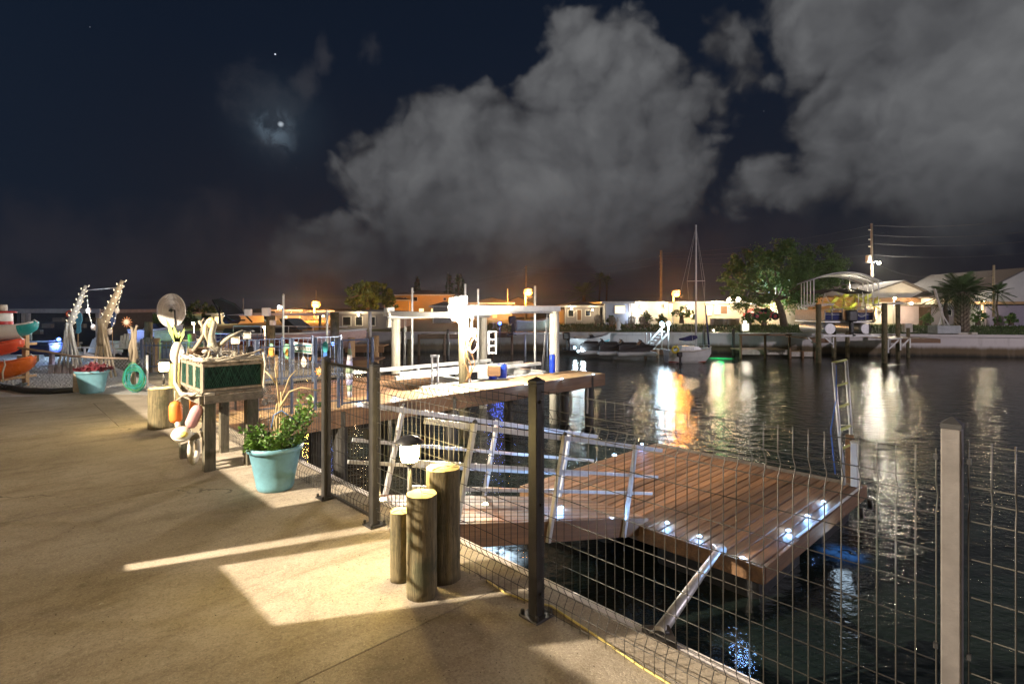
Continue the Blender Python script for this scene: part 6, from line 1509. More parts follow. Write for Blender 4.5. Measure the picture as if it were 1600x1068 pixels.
# ================================================================ boats
def hull(t, Ln, Wd, Dp, m='hull', sheer=.18, stern=.92, name='hull', deckm='hull', keel=0., zb=0.):
    """hull with bow at +x, stern at 0"""
    b = MB(); n = 20; q = 9; vs = []
    for i in range(n+1):
        f = i/n; w = Wd/2*(stern+(1-stern)*math.sin(PI*f) if f < .5 else max(.015, (1-((f-.5)/.5)**2.4)))
        top = Dp*(1+sheer*(2*f-.6)**2); bot = keel*0 + Dp*.75*max(0, (f-.7)/.3)**2.2
        for k in range(q):
            a_ = k/(q-1)*2-1; vs.append((Ln*f, w*(abs(a_)**.5 if a_ > 0 else -abs(a_)**.5), zb+bot+(top-bot)*abs(a_)**1.9))
    fs = [(i*q+k, (i+1)*q+k, (i+1)*q+k+1, i*q+k+1) for i in range(n) for k in range(q-1)]
    fs += [(i*q, i*q+q-1, (i+1)*q+q-1, (i+1)*q) for i in range(n)]; fs += [tuple(range(q)), tuple(n*q+k for k in range(q-1, -1, -1))]
    b.add(vs, fs, False); o = part(b, name, m, t)
    for sd in (0, q-1):
        g_ = MB(); g_.tube([vs[i*q+sd] for i in range(n+1)], .035, 5); part(g_, 'gunwale', deckm, t)
    return vs, q, n
def outboard(t, x, y, z_, s_=1., tilt=0., m='black'):
    b = MB(); b.bbox((x-.42*s_, y-.17*s_, z_+.15*s_), (x+.06*s_, y+.17*s_, z_+.62*s_), .07*s_); o = part(b, 'engine_cowl', m, t)
    b = MB(); b.bbox((x-.22*s_, y-.07*s_, z_-.55*s_), (x-.02*s_, y+.07*s_, z_+.149*s_), .03*s_); b.bbox((x-.42*s_, y-.12*s_, z_-.42*s_), (x+.02*s_, y+.12*s_, z_-.38*s_), .01); part(b, 'engine_leg', m, t)
    b = MB(); b.tube([(x-.42*s_, y, z_-.52*s_), (x+.08*s_, y, z_-.52*s_)], [.04*s_, .08*s_], 8)
    for k in range(3): a_ = k*2*PI/3; b.bar((x-.44*s_, y, z_-.52*s_), (x-.46*s_, y+.17*s_*math.cos(a_), z_-.52*s_+.17*s_*math.sin(a_)), .06*s_, .012)
    part(b, 'propeller', m, t)
# neighbour's long lifted boat with pink-white side
yB = 19.0; bx0 = X_(356, yB)
nbt = root('lifted_motorboat', 'long motorboat with a dark red panel and pale pink side hanging in the neighbour lift', 'motorboat', (bx0, yB, .10), .03)
pinkh = mat('pinkish_gelcoat', (.56, .40, .36), (.46, .33, .30), rough=.3, coat=.3)
hull(nbt, 4.75, 1.9, .62, pinkh, .10, .95)
b = MB(); b.profile([(.1, -.985, .20), (2.9, -.985, .20), (3.4, -.955, .32), (3.25, -.955, .40), (2.5, -.985, .50), (.1, -.985, .50)], (0, .03, 0)); pn = part(b, 'side_panel', mat('dark_red_panel', (.13, .022, .012), rough=.3), nbt)
for i in range(7):      # unreadable pale script on the panel
    x = 1.75+i*.085; b = MB(); b.tube([(x, -.992, .34), (x+.025, -.992, .40-.02*(i % 2)), (x+.05, -.992, .335), (x+.085, -.992, .36)], .008, 4); part(b, 'script_mark', mat('script_paint', (.65, .52, .42)), nbt)
b = MB(); b.profile([(.9, -.99, .46), (1.3, -.99, .46), (1.25, -.99, .42), (.9, -.99, .42)], (0, .02, 0)); part(b, 'chrome_badge', 'alu', nbt)
b = MB(); b.bbox((.2, -.8, .60), (2.3, .8, .80), .08); part(b, 'cockpit_coaming', 'darkc', nbt)
for x in (.6, 1.5, 2.4, 3.2): b = MB(); b.tube([(x, -.88, .62), (x, -.88, .88)], .014, 6); part(b, 'rail_stanchion', 'alu', nbt)
b = MB(); b.tube([(.6, -.88, .88), (2.4, -.88, .88), (3.2, -.88, .86), (4.2, -.4, .84)], .016, 6); part(b, 'rail', 'alu', nbt)
b = MB(); b.profile([(2.2, -.7, .80), (2.7, -.7, .74), (2.25, -.65, 1.1), (2.0, -.65, 1.12)], (0, 1.35, 0)); part(b, 'windscreen', 'glass', nbt)
lamp((bx0+.2, yB-1.2, .35), 14, (.15, .25, 1), .05, 'blue_boat_light'); lamp((bx0+2.4, yB-2.6, 1.0), 26, (1, .55, .28), .08, 'dock_fill_lamp')  # the warm lamp is added fill beside the neighbour boat
# bimini frame of dark boat
bim = root('boat_canopy', 'dark folded boat canopy frame standing above the neighbour boat', 'canopy', tuple(A(362, 506, 18)))
b = MB(); b.profile([A(332, 468, 18), A(345, 466, 18), (A(366, 474, 18)), A(380, 490, 18), A(352, 492, 18)][::-1], (0, .06, 0)); part(b, 'cloth', 'darkc', bim, True)
for pts in ([(332, 468), (343, 490), (344, 506)], [(345, 466), (368, 476), (394, 503)], [(352, 492), (364, 500), (383, 500)], [(343, 480), (343, 506)]):
    b = MB(); b.tube([A(*p, 17.95) for p in pts], .028, 6); part(b, 'frame_tube', 'black', bim, True)
b = MB(); b.bbox(tuple(A(346, 506, 18)), tuple(A(378, 492, 18.8)), .12); part(b, 'cover', 'darkc', bim, True)
# neighbour lift posts and beams
nl_ = root('neighbour_lift', 'neighbour boat lift with a pinkish top beam and brown posts', 'boat lift', tuple(P(423, 545, -.3)))
yL = 17.6
pbm = mat('pinkish_beam', (.50, .38, .34), (.40, .30, .27), rough=.6)
b = MB(); b.bbox(tuple(A(392, 492.5, yL)), tuple(A(527, 488.5, yL+.18)), .01); part(b, 'top_beam', pbm, nl_, True)
b = MB(); b.bbox(tuple(A(346, 493, yL+3)), tuple(A(520, 489.8, yL+3.15)), .01); part(b, 'top_beam', pbm, nl_, True)
for px, w_, top, y in ((423, .135, 493, yL), (523, .135, 488, yL), (500, .05, 492, yL+3)):
    b = MB(); q = A(px, top, y); b.tube([Vector((q.x, q.y, -2)), q], w_, 10); part(b, 'post', 'piling', nl_, True)
for px, py, s_ in ((388, 488, .10), (416, 487, .12), (426, 504, .075)):
    b = MB(); q = A(px, py, yL-.15); b.bbox(tuple(q-Vector((s_, .08, s_*1.1))), tuple(q+Vector((s_, .08, s_*1.1))), .02); part(b, 'motor_box', 'white', nl_, True)
for px, top, bot, y in ((442.5, 461, 545, 14.5), (511, 485, 540, 15.0), (578, 487, 527, 21)):
    t = root('guide_pole', {442.5: 'tall white guide pole in front of the neighbour boat', 511: 'shorter white guide pole near the bow of the neighbour boat', 578: 'white rag-wrapped post right of the neighbour boat'}[px], 'pole', tuple(A(px, bot, y)))
    b = MB(); b.tube([A(px, bot, y), A(px, top, y)], .032 if px < 570 else .07, 8); part(b, 'pipe', 'white', t, True); b = MB(); b.ball(tuple(A(px, top, y)), .036, 8); part(b, 'cap', 'dirtywhite', t, True)
ndk = link('neighbour_walkway', None, None, tuple(A(400, 552, 16.5)), None); tag(ndk, 'brown walkway of the neighbour lift behind the dock fence', 'dock')
b0 = A(400, 548, 17.0); 
for i in range(26):
    b = MB(); b.bbox((b0.x+i*.145, 17, -.06), (b0.x+i*.145+.138, 18.0, -.02), .004); part(b, 'board', 'deck', ndk, True)
b = MB(); b.bbox((b0.x, 16.95, -.28), (b0.x+3.75, 16.99, -.022), .004); part(b, 'side_beam', 'fascia', ndk, True)
for i in range(4): b = MB(); b.tube([(b0.x+.3+i*1.05, 17.2, -2.2), (b0.x+.3+i*1.05, 17.2, -.065)], .12, 8); part(b, 'piling', 'pilingd', ndk, True)
# blue-lit boat far left and green lamp
bl_ = root('blue_lit_boat', 'white runabout glowing with blue lights left of the wind spinner', 'boat', (X_(212, 24), 24, -.1), .05)
hull(bl_, 2.0, 1.2, .7, 'hull'); b = MB(); b.profile([(.6, -.5, .72), (1.4, -.5, .72), (1.1, -.45, 1.0), (.8, -.45, 1.0)], (0, 1, 0)); part(b, 'windscreen', 'glass', bl_)
blg = glow('lit_blue_lens', (.05, .12, 1.0), 14)
for x in (.3, .9, 1.5): b = MB(); b.ball((x, -.66, .45), .035, 8); part(b, 'blue_light', blg, bl_)
lamp((X_(228, 24), 22.6, .9), 60, (.25, .4, 1), .05); lamp((X_(240, 17), 17.2, -.6), 26, (.05, .12, 1), .05); 
gb = root('green_lamp', 'green lamp glowing low right of the wind spinner pole', 'lamp', tuple(A(276, 522, 18)))
b = MB(); b.ball((0, 0, 0), .06, 8); part(b, 'globe', glow('lit_green_lens', (.1, 1, .3), 10), gb); b = MB(); b.tube([(0, 0, -.9), (0, 0, -.06)], .03, 6); part(b, 'stem', 'black', gb); lamp(A(276, 521, 17.7), 22, (.1, 1, .25), .05)
cg = root('covered_boat', 'long covered boat beyond the picket fence behind the wind spinner', 'boat', (X_(215, 21), 21.5, -.5), .02)
hull(cg, 3.1, 1.5, .75, 'dirtywhite'); b = MB(); b.bbox((.2, -.6, .76), (2.3, .6, .95), .15); part(b, 'cover', 'darkc', cg)
# boat on the lift behind the central lift
yb3 = 33.0
b3 = root('lifted_skiff', 'pale green skiff on a lift behind the white boat lift', 'skiff', (X_(806, yb3), yb3, .15), .12)
hull(b3, 2.5, 1.5, .62, mat('pale_green_gelcoat', (.46, .50, .38), rough=.35), .25); outboard(b3, -.05, 0, .35, .95)
for x in (.5, 1.8): b = MB(); b.tube([(x, -.5, -1.6), (x, -.5, .05)], .06, 6); part(b, 'lift_arm', 'alu', b3)
b = MB(); b.bbox((-.2, -.8, -.12), (2.6, .8, -.02), .02); part(b, 'cradle', 'dirtywhite', b3)
blb = root('blue_lamp', 'deep blue lamp behind the white boarding ladder', 'lamp', tuple(A(781, 505, 31))); b = MB(); b.ball((0, 0, 0), .09, 10); part(b, 'globe', blg, blb); b = MB(); b.tube([(0, 0, -1.6), (0, 0, -.09)], .03, 6); part(b, 'stem', 'black', blb); lamp(A(781, 504, 30.6), 60, (.1, .2, 1), .08)
# small timber docks along the far wall
def far_dock(px0, px1, ptop, y, depth, label, rail=True, m='deckl'):
    x0, x1 = X_(px0, y), X_(px1, y); z_ = Z_(ptop, y); t = root('far_dock', label, 'dock', ((x0+x1)/2, y, WATER)); n = int((x1-x0)/.35)
    for i in range(n): a_ = x0+(x1-x0)*i/n; b = MB(); b.box((a_+.01, y, z_-.05), (a_+(x1-x0)/n-.01, y+depth, z_)); part(b, 'board', m, t, True)
    b = MB(); b.box((x0, y-.05, z_-.28), (x1, y-.004, z_-.01)); part(b, 'side_beam', 'dirtywhite' if m == 'deckl' else 'fascia', t, True)
    k = max(2, int((x1-x0)/1.3))
    for i in range(k+1):
        a_ = x0+(x1-x0)*i/k; b = MB(); b.tube([(a_, y-.12, -2.5), (a_, y-.12, z_+(.85 if rail else .02))], .075, 8); part(b, 'post', 'fascia', t, True)
    if rail: b = MB(); b.box((x0-.1, y-.16, z_+.80), (x1+.1, y-.06, z_+.90)); part(b, 'handrail', 'fascia', t, True)
    return t
far_dock(1156, 1232, 546, 31.6, 1.4, 'low floating timber dock with railings below the big tree')
far_dock(1233, 1272, 549, 31.8, 1.0, 'short low walkway between the railed dock and the canopy lift', False)
far_dock(1008, 1046, 546, 31.5, 1.6, 'small dock with white rails below the lit steps', False, 'grey')
far_dock(740, 800, 520, 34.0, 1.2, 'dark timber dock behind the white ladder', False, 'grey'); far_dock(655, 735, 522, 33.5, 1.2, 'dim dock left of the brown lift piling', False, 'grey')
# dock steps with two cool lamps
ss = root('dock_steps', 'white-railed aluminium steps with two cool lamps left of the sailboat', 'steps', tuple(A(1030, 548, 32)))
for k, (a_, c_) in enumerate((((1012, 536), (1038, 508)), ((1020, 545), (1044, 520)))):
    b = MB(); b.bar(A(*a_, 32+k*.3), A(*c_, 32+k*.3), .05, .09); part(b, 'stringer', 'white', ss, True)
for i in range(6): b = MB(); q = A(1015+i*4.2, 541-i*4.6, 32); b.bbox(tuple(q-Vector((.12, -.02, .02))), tuple(q+Vector((.12, .45, .02))), .004); part(b, 'tread', 'alu', ss, True)
for px, py, y in ((1034, 505.5, 32), (1044.5, 505.5, 32)):
    b = MB(); b.ball(tuple(A(px, py, y)), .13, 10); part(b, 'lamp_globe', 'g_cool', ss, True); b = MB(); b.tube([A(px, py+2, y), A(px, 545, y)], .035, 6); part(b, 'lamp_post', 'white', ss, True); lamp(A(px, py, y-.35), 120, (.62, .84, 1), .13)
for px in (1009, 1016): b = MB(); b.tube([A(px, 548, 31.4), A(px, 520, 31.4)], .04, 6); part(b, 'handrail_post', 'white', ss, True)
# bowrider moored
bw_ = root('bowrider', 'white and teal speedboat with a black outboard moored right of the lift', 'speedboat', (X_(890, 33.5), 33.5, -1.05), -.06)
hull(bw_, 2.45, 1.4, .75, 'hull', .22); outboard(bw_, -.02, 0, .55, .95)
b = MB(); b.profile([(1.2, -.55, .78), (1.6, -.5, .76), (1.35, -.5, 1.02), (1.15, -.5, 1.02)], (0, 1.0, 0)); part(b, 'windscreen', 'glass', bw_)
b = MB(); b.profile([(1.5, -.655, .36), (2.35, -.25, .62), (2.42, -.2, .75), (1.5, -.66, .50)], (0, .02, 0)); part(b, 'teal_stripe', tq, bw_)
b = MB(); b.bbox((.3, -.5, .75), (1.0, .5, .88), .06); part(b, 'seat', 'dirtywhite', bw_)
wall_lamp(898, 543, 32.0, 'cool lamp at the water by the speedboat', 70, (.7, .9, 1), 'g_cool', .08)
wall_lamp(910, 546, 31.6, 'round cool lamp right of the water lamp', 70, (.75, .92, 1), 'g_cool', .11)
def jetski(px, py, y, label, rz=0):
    t = root('jet_ski', label, 'jet ski', tuple(A(px, py, y)), rz); b = MB(); b.bbox((-1.1, -.7, -.12), (1.1, .7, .08), .08); part(b, 'float_dock', 'hull', t)
    b = MB(); b.profile([(-.95, -.35, .10), (.75, -.35, .10), (1.15, -.3, .42), (.55, -.35, .50), (.35, -.3, .66), (.15, -.3, .46), (-.75, -.3, .50), (-.95, -.35, .36)], (0, .7, 0)); part(b, 'body', 'black', t)
    b = MB(); b.tube([(.30, -.38, .70), (.22, 0, .74), (.30, .38, .70)], .03, 6); part(b, 'handlebar', 'black', t); b = MB(); b.bbox((-.7, -.18, .47), (.1, .18, .60), .05); part(b, 'saddle', 'darkc', t)
jetski(932, 549, 31.8, 'leftmost covered jet ski on a white float'); jetski(962, 550, 31.4, 'middle covered jet ski on a white float'); jetski(992, 551, 31.0, 'rightmost covered jet ski on a white float')
# sailboat
ysb = 29.0; sx0 = X_(1041, ysb)
sb = root('sailboat', 'white sailboat with a bare mast and furled blue sail moored at the far bank', 'sailboat', (sx0, ysb, -1.38), .06)
hull(sb, 2.42, 1.25, .70, 'hull', .14, .75, deckm='dirtywhite')
b = MB(); b.profile([(.6, -.38, .72), (1.85, -.30, .72), (1.65, -.28, .92), (.75, -.34, .95)], (0, .72, 0)); part(b, 'cabin', 'hull', sb)
mx = X_(1088.5, ysb)-sx0
b = MB(); b.tube([(mx, 0, .75), (mx, 0, Z_(351, ysb)+1.38)], [.055, .045], 8); part(b, 'mast', 'white', sb)
zs = Z_(439, ysb)+1.38; b = MB(); b.tube([(mx-.48, 0, zs), (mx+.48, 0, zs+.02)], .018, 6); part(b, 'spreader', 'white', sb)
zt_ = Z_(353, ysb)+1.38
for x, y_ in ((mx-.48, .0), (mx+.48, .0)):
    b = MB(); b.tube([(mx, 0, zt_), (x, y_, zs), (x*.55+mx*.45, y_-.35, .72)], .008, 4); part(b, 'shroud', 'alu', sb)
for x in (.05, 2.38): b = MB(); b.tube([(mx, 0, zt_), (x, 0, .8)], .007, 4); part(b, 'stay', 'alu', sb)
b = MB(); b.tube([(mx, 0, 1.25), (.75, 0, 1.15)], .03, 8); part(b, 'boom', 'alu', sb)
b = MB(); b.tube([(mx+.05, .02, 1.42), (mx-.25, 0, 1.36), (1.0, 0, 1.30), (.70, 0, 1.30)], [.10, .16, .11, .05], 9); part(b, 'furled_sail', 'navy', sb)
b = MB(); b.tube([(mx+.72, 0, .8), (mx+.55, 0, 2.6), (mx+.50, 0, 3.1)], [.05, .045, .02], 7); part(b, 'furled_jib', 'navy', sb)
b = MB(); b.torus((.25, -.66, .80), .16, .055, 16, 8, (0, 1, 0)); part(b, 'life_ring', mat('yellow_ring', (.80, .62, .03), rough=.5), sb)
b = MB()
for i in range(7): b.tube([(.1+i*.36, -.60+.03*i*i*.35, .72), (.1+i*.36, -.60+.03*i*i*.35, 1.0)], .010, 4)
part(b, 'stanchions', 'alu', sb); b = MB(); b.tube([(.1+i*.36, -.60+.03*i*i*.35, 1.0) for i in range(7)], .009, 4); part(b, 'lifeline', 'alu', sb)
outboard(sb, .55, -.72, .35, .55); b = MB(); b.bbox((.02, -.35, .10), (2.0, .35, .16), .03); part(b, 'red_waterline', mat('red_antifoul', (.35, .05, .03)), sb)
gl_ = root('water_glow', 'green underwater light glowing right of the sailboat', 'light', tuple(A(1125, 549, 31))); b = MB(); b.lathe([(.95, 0), (.01, .004)], (0, 0, .0), 24, squash=.6); gl_.location.z = WATER+.03
part(b, 'glow', water_glow_mat('lit_green_water', (.02, .9, .22), 1.1, .95), gl_); lamp((X_(1125, 31), 31, WATER+.5), 22, (.05, 1, .25), .2)
wall_lamp(1115, 516, 35.6, 'tiny warm lamp on the sea wall right of the sailboat', 25, (1, .85, .6), 'g_white', .05)
# canopy boat lift with pontoon boat
cl = root('canopy_lift', 'boat lift under an arched grey fabric canopy on white frames', 'boat lift', tuple(A(1340, 530, 30)))
yc0, yc1 = 28.5, 32.2
def CA(px, py, y): return A(px, py, y)
arch = MB(); n = 16; xs0, xs1 = X_(1258, 29), X_(1372, 29); xr0, xr1 = X_(1300, 29), X_(1420, 29)
rows = []
for j in range(9):
    g_ = j/8; row = []
    for i in range(n+1):
        f = i/n; x = (xs0+(xs1-xs0)*f) + g_*1.35; z_ = Z_(440, 29)+math.sin(PI*(.08+.84*f))*.60-.10 - g_*.02 - max(0, f-.75)*.3
        row.append((x, 28.6+g_*3.8, z_))
    rows.append(row)
vs = [v for r_ in rows for v in r_]; fs = [(j*(n+1)+i, j*(n+1)+i+1, (j+1)*(n+1)+i+1, (j+1)*(n+1)+i) for j in range(8) for i in range(n)]
arch.add(vs, fs, True); arch.add([(x, y, z_+.02) for x, y, z_ in vs], fs, True); part(arch, 'canopy', mat('grey_canopy_fabric', (.30, .30, .36), (.24, .24, .28), rough=.7), cl, True)
for j in (0, 2, 4, 6, 8): b = MB(); b.tube([Vector(p)-Vector((0, 0, .03)) for p in rows[j]], .022, 5); part(b, 'arch_tube', 'alu', cl, True)
for j in (0, 2, 4, 6, 8):
    for e_ in (1, n-1):
        p = Vector(rows[j][e_]); b = MB(); b.tube([p, (p.x, p.y, Z_(478, 29.5))], .024, 6); part(b, 'canopy_post', 'white', cl, True)
for px, y, top, w_ in ((1279, 28.8, 475, .135), (1382, 28.8, 473, .14), (1303, 32, 505, .12), (1324, 32, 505, .12), (1403, 31.5, 470, .12), (1419, 32, 512, .10)):
    q = A(px, top, y); b = MB(); b.tube([(q.x, q.y, -2.4), q], w_, 10); part(b, 'piling', 'piling', cl, True)
for (a_, c_, y) in (((1255, 478), (1302, 475), 28.7), ((1365, 476), (1410, 473), 28.7)): b = MB(); b.bar(A(*a_, y), A(*c_, y+.6), .12, .10); part(b, 'top_plate', 'dirtywhite', cl, True)
b = MB(); b.bbox(tuple(A(1286, 526, 28.9)), tuple(A(1380, 522.5, 29.1)), .01); part(b, 'cradle_beam', 'white', cl, True)
for (a_, c_) in (((1262, 527), (1278, 541)), ((1278, 527), (1278, 546)), ((1302, 527), (1302, 543)), ((1290, 528), (1302, 538)), ((1388, 530), (1388, 551)), ((1388, 546), (1404, 531)), ((1407, 530), (1407, 547)), ((1410, 540), (1420, 530)), ((1422, 528), (1422, 543)), ((1388, 530), (1410, 528))):
    b = MB(); b.bar(A(*a_, 29.0), A(*c_, 29.0), .05, .05, (0, 1, 0)); part(b, 'brace', 'white', cl, True)
for px0, px1, py in ((1258, 1284, 524), (1380, 1455, 524)):
    t = root('pier', 'short brown pier ' + ('left' if px0 < 1300 else 'right') + ' of the lifted pontoon boat', 'pier', tuple(A(px0, py, 30)))
    x0, x1 = X_(px0, 30), X_(px1, 30); n_ = int((x1-x0)/.16)
    for i in range(n_): b = MB(); a_ = x0+i*.16; b.box((a_, 29.4, -.12), (a_+.15, 32.2, -.07)); part(b, 'board', 'deck', t, True)
    b = MB(); b.box((x0, 29.34, -.30), (x1, 29.39, -.08)); part(b, 'side_beam', 'fascia', t, True)
# pontoon boat
pt = root('pontoon_boat', 'pontoon boat with a black outboard lifted under the arched canopy', 'pontoon boat', (X_(1326, 29.4), 29.4, Z_(524, 29.4)+.02), 0)
for dx in (-.98, .95):
    b = MB(); b.tube([(dx, 0, .34), (dx, .25, .34), (dx, 2.6, .34), (dx, 3.1, .42)], [.28, .30, .30, .06], 14); part(b, 'pontoon_tube', 'alu', pt)
b = MB(); b.bbox((-1.3, -.05, .66), (1.35, 3.1, .76), .02); part(b, 'deck', 'alu', pt)
b = MB(); b.box((-1.28, 0, .80), (-.35, .03, 1.20)); b.box((.45, 0, .80), (1.3, .03, 1.20)); part(b, 'rear_panel', 'navy', pt)
b = MB(); b.box((1.3, 0, .78), (1.33, 3.0, 1.35)); b.box((-1.3, 0, .78), (-1.27, 3.0, 1.35)); part(b, 'side_panel', mat('brown_white_panel', (.32, .24, .20), rough=.5), pt)
b = MB()
for x in (-1.28, -.9, -.35, .45, .9, 1.3): b.tube([(x, -.02, .76), (x, -.02, 1.38)], .02, 6)
b.tube([(-1.28, -.02, 1.38), (-.35, -.02, 1.38)], .022, 6); b.tube([(.45, -.02, 1.38), (1.3, -.02, 1.38)], .022, 6); b.tube([(-1.28, -.02, 1.10), (-.35, -.02, 1.10)], .018, 6); b.tube([(.45, -.02, 1.10), (1.3, -.02, 1.10)], .018, 6)
part(b, 'guard_rail', 'alu', pt); b = MB(); b.torus((.66, -.05, 1.25), .26, .022, 20, 6, (0, 1, 0)); part(b, 'ladder_loop', 'alu', pt)
q = MB(); q.bbox((-.30, -.50, .72), (.24, -.02, 1.35), .09); q.bbox((-.10, -.36, .0), (.06, -.16, .72), .03); q.bbox((-.22, -.5, .16), (.18, -.1, .20), .01); q.tube([(-.02, -.6, .02), (-.02, -.1, .02)], [.04, .08], 8); part(q, 'outboard_engine', 'black', pt)
b = MB(); b.tube([(-1.15, .6, 2.22), (-.5, .6, 2.42), (.5, .6, 2.46), (1.45, .6, 2.3)], .03, 6); part(b, 'bimini_bow', 'black', pt)
b = MB(); vs = [(-1.2+2.7*i/8, .4+2.2*j, 2.24+.24*math.sin(PI*i/8)) for j in range(2) for i in range(9)]; b.add(vs, [(i, i+1, 10+i, 9+i) for i in range(8)]); b.add([(x, y, z_+.04) for x, y, z_ in vs], [(i, i+1, 10+i, 9+i) for i in range(8)]); part(b, 'bimini_top', 'darkc', pt)
for a_, c_ in (((-1.2, 1.3), (-.9, 2.3)), ((1.3, 1.3), (1.1, 2.4)), ((-.4, 1.3), (-1.0, 2.3))): b = MB(); b.tube([(a_[0], .6, a_[1]), (c_[0], .6, c_[1])], .018, 5); part(b, 'bimini_strut', 'alu', pt)
lamp(A(1330, 452, 30.5), 130, (1, .88, .62), .15);  # fill lamp added under the canopy
# davit on a block
dv = root('davit', 'tall white davit leaning left on a concrete block at the sea wall', 'davit', tuple(A(1476, 520, 32.6)))
b = MB(); b.bbox(tuple(A(1465, 521, 32.4)), tuple(A(1485, 508, 33.2)), .03); part(b, 'block', mat('pale_block', (.46, .48, .48), rough=.85), dv, True)
b = MB(); b.tube([A(1474, 508, 32.8), A(1472, 490, 32.8), A(1460, 451, 32.8)], .07, 8); b.tube([A(1476, 508, 32.6), A(1471, 492, 32.7), A(1461, 453, 32.8)], .04, 6); part(b, 'boom', 'dirtywhite', dv, True)
for px in (1466, 1483): b = MB(); b.tube([A(px, 508, 32.7), A(1473, 492, 32.8)], .035, 6); part(b, 'strut', 'white', dv, True)
b = MB(); b.bbox(tuple(A(1414, 519, 33)), tuple(A(1421, 505, 33.3)), .03); tag(b.build('power_pedestal', 'dirtywhite'), 'pale power pedestal on the sea wall right of the canopy lift', 'pedestal')
for px, w_, lb in ((1501, 16, 'pale stone slab at the foot of the booted palm'), (1519, 10, 'tan stone slab right of the booted palm')):
    b = MB(); q = A(px, 519, 32.6); b.bbox((q.x-w_*.019, q.y-.2, .003), (q.x+w_*.019, q.y+.2, .12), .03); tag(b.build('stone_slab', 'dirtywhite'), lb, 'stone')
# pilings and mooring posts against the far wall
for i, (px, y) in enumerate([(1100, 32), (1146, 33), (860, 33.5), (700, 33), (630, 34)]):
    q = A(px, 530, y); t = root('mooring_post', ['dark mooring post right of the sailboat bow', 'dark mooring post left of the railed dock', 'dark mooring post behind the skiff', 'dim mooring post behind the brown lift piling', 'dim mooring post behind the left lift piling'][i], 'post', (q.x, q.y, -2))
    b = MB(); b.tube([(0, 0, 0), (0, 0, 2.3)], .09, 8); part(b, 'log', 'pilingd', t)

for px, py, y, w_, c_, lb in ((660, 489, 69, 420, SODIUM, 'added orange lamp on the ground floor of the ochre house'), (765, 482, 60, 200, CW, 'added warm lamp on the low grey house behind the lift'), (893, 482, 46.5, 60, CW, 'added warm lamp on the grey cottage'), (926, 484, 46.5, 50, CW, 'second added warm lamp at the grey cottage nearest the pale blue house'),
    (1002, 479, 46, 120, CW, 'added warm lamp above the wide door of the pale white house'), (1040, 478, 46, 160, CW, 'added warm lamp at the corner beside the orange street lamp'), (560, 492, 39.5, 60, CW, 'added lamp under the open boat shelter'), (505, 493, 61, 120, CW, 'added lamp on the dark house under the left orange lamp'), (455, 490, 59, 100, CW, 'added lamp on the dark house under the white lamp'), (352, 494, 47.5, 80, CW, 'added lamp on the pale low house behind the dark canopy'), (290, 498, 40, 60, (.7, 1, .5), 'added greenish lamp in the trees right of the wind spinner')):
    wall_lamp(px, py, y, lb, w_, c_, 'g_warm', .07 if y < 55 else .11)  # wall lamps added to brighten the far house fronts
# ================================================================ fern added out of view under the eave to dapple the bollards
T_ = Vector((-.47, 2.95, .3)); R_ = FLOODLAMP - T_
hb = T_+R_*.60+Vector((0, 0, .42)); fern = root('dapple_fern', 'unseen fern basket added under the house eave to dapple the bollards', 'plant', tuple(hb))
b = MB(); b.lathe([(.05, -.12), (.12, -.06), (.14, .0)], (0, 0, 0), 14); part(b, 'basket', 'drift', fern)
b = MB(); b.tube([(0, 0, 0), (0, 0, 4.6-hb.z)], .004, 4); part(b, 'chain', 'black', fern)
def frond(e, m0=.12):
    p0 = hb.copy(); e = Vector(e); f = MB(); mid = p0.lerp(e, .5)+Vector((0, 0, .10)); n = 14
    pts = [p0*(1-t_)**2+mid*2*t_*(1-t_)+e*t_*t_ for t_ in [i/n for i in range(n+1)]]; f.tube(pts, .005, 4)
    side = (e-p0).cross(Vector((0, 0, 1))).normalized(); d = (e-p0).normalized()
    for i in range(3, n+1):
        for sg_ in (-1, 1):
            if random.random() < .3: continue
            q = pts[i]; e_ = q+side*sg_*m0*rnd(.7, 1.1)+d*m0*rnd(.3, .7)+Vector((0, 0, rnd(-.05, .03))); f.add([q-d*rnd(.012, .035), q+d*rnd(.012, .035), e_+Vector((rnd(-.05, .05), rnd(-.05, .05), rnd(-.06, .06)))], [(0, 1, 2)])
    part(f, 'frond', 'leafp', fern, True)
for k_, dx, dz in ((.42, 0, .03), (.46, .10, -.05), (.44, -.12, .0), (.50, .05, -.13), (.48, -.05, .09), (.52, .16, .05)):
    frond(T_+R_*k_+Vector((dx*.25, dx, dz)))
for a_ in range(7): frond(hb+Vector((-.3+.05*a_, .35*math.cos(a_), .05+.1*math.sin(a_*2))))
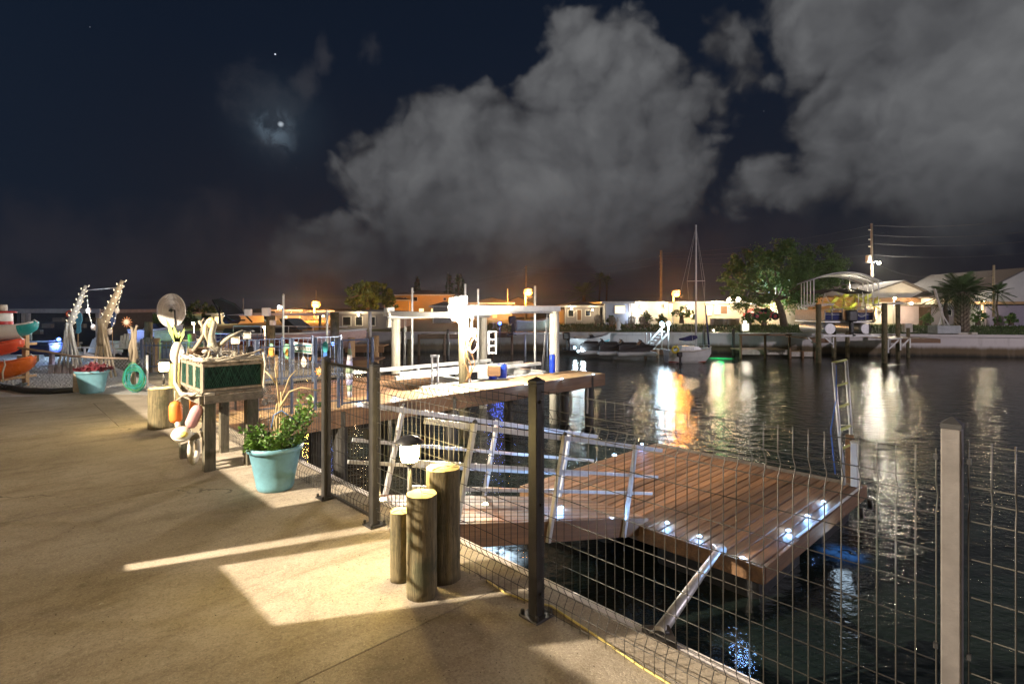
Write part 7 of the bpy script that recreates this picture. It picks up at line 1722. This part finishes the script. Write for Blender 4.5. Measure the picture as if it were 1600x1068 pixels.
# fallen leaf and specks of grit on the concrete
b = MB(); p = P(154, 943, .004); b.add([p, p+Vector((.014, .006, .006)), p+Vector((.03, .0, .002)), p+Vector((.012, -.010, .004))], [(0, 1, 2, 3)])
tag(b.build('fallen_leaf', 'dirtywhite'), 'tiny pale leaf lying alone on the open concrete', 'leaf')
gt = MB()
for i in range(420):
    s_, w_ = rnd(-1.6, 6), rnd(-3.2, .2); p = L(s_, w_, .002); r_ = rnd(.0015, .0045); gt.ball(tuple(p), r_, 4, (1, 1, .6))
stuff(gt.build('grit', mat('dark_grit', (.10, .08, .05), rough=.9), fix=False))
# added globes and posts for the yard and dock fill lamps
for c_, base_z, m_, r_, lb in ((A(1400, 466, 42), .1, 'g_warm', .09, 'added yard fill lamp on a thin post before the large white house'), (A(1335, 492, 43), .1, 'g_warm', .06, 'added low fill lamp post among the yellow-lit palms'),
    (A(1330, 452, 30.5), Z_(428, 30.5), 'g_warm', .05, 'added small fill lamp hung under the arched grey canopy'), (A(300, 505, 21), -1.4, 'g_warm', .05, 'added warm fill lamp on a thin dock post right of the wind spinner'),
    (Vector((bx0+2.4, yB-2.6, 1.0)), -1.4, 'g_warm', .035, 'added small warm fill lamp on a thin dock post before the neighbour boat')):
    t = root('post_lamp', lb, 'lamp', tuple(c_)); h_ = base_z - c_.z
    b = MB(); b.ball((0, r_*1.6, 0), r_, 10); part(b, 'globe', m_, t)
    b = MB(); b.tube([(0, r_*2.7, h_), (0, r_*2.7, 0)], .018, 6); part(b, 'post', 'alu', t)
# ================================================================ thin haze added to give the lamps halos
hb_ = MB(); hb_.box((-1000, -260, -4.0), (1000, 960, 14)); hz_ = hb_.build('haze', 'white'); stuff(hz_)
hm = bpy.data.materials.new('halo_haze'); hm.use_nodes = True; hm.node_tree.nodes.clear()
vn = hm.node_tree.nodes.new('ShaderNodeVolumePrincipled'); on = hm.node_tree.nodes.new('ShaderNodeOutputMaterial')
hm.node_tree.links.new(vn.outputs[0], on.inputs[1]); vn.inputs['Density'].default_value = .00032; vn.inputs['Anisotropy'].default_value = .90
vn.inputs['Color'].default_value = (.9, .92, .95, 1)
hz_.data.materials.clear(); hz_.data.materials.append(hm)
SC.cycles.volume_bounces = 0
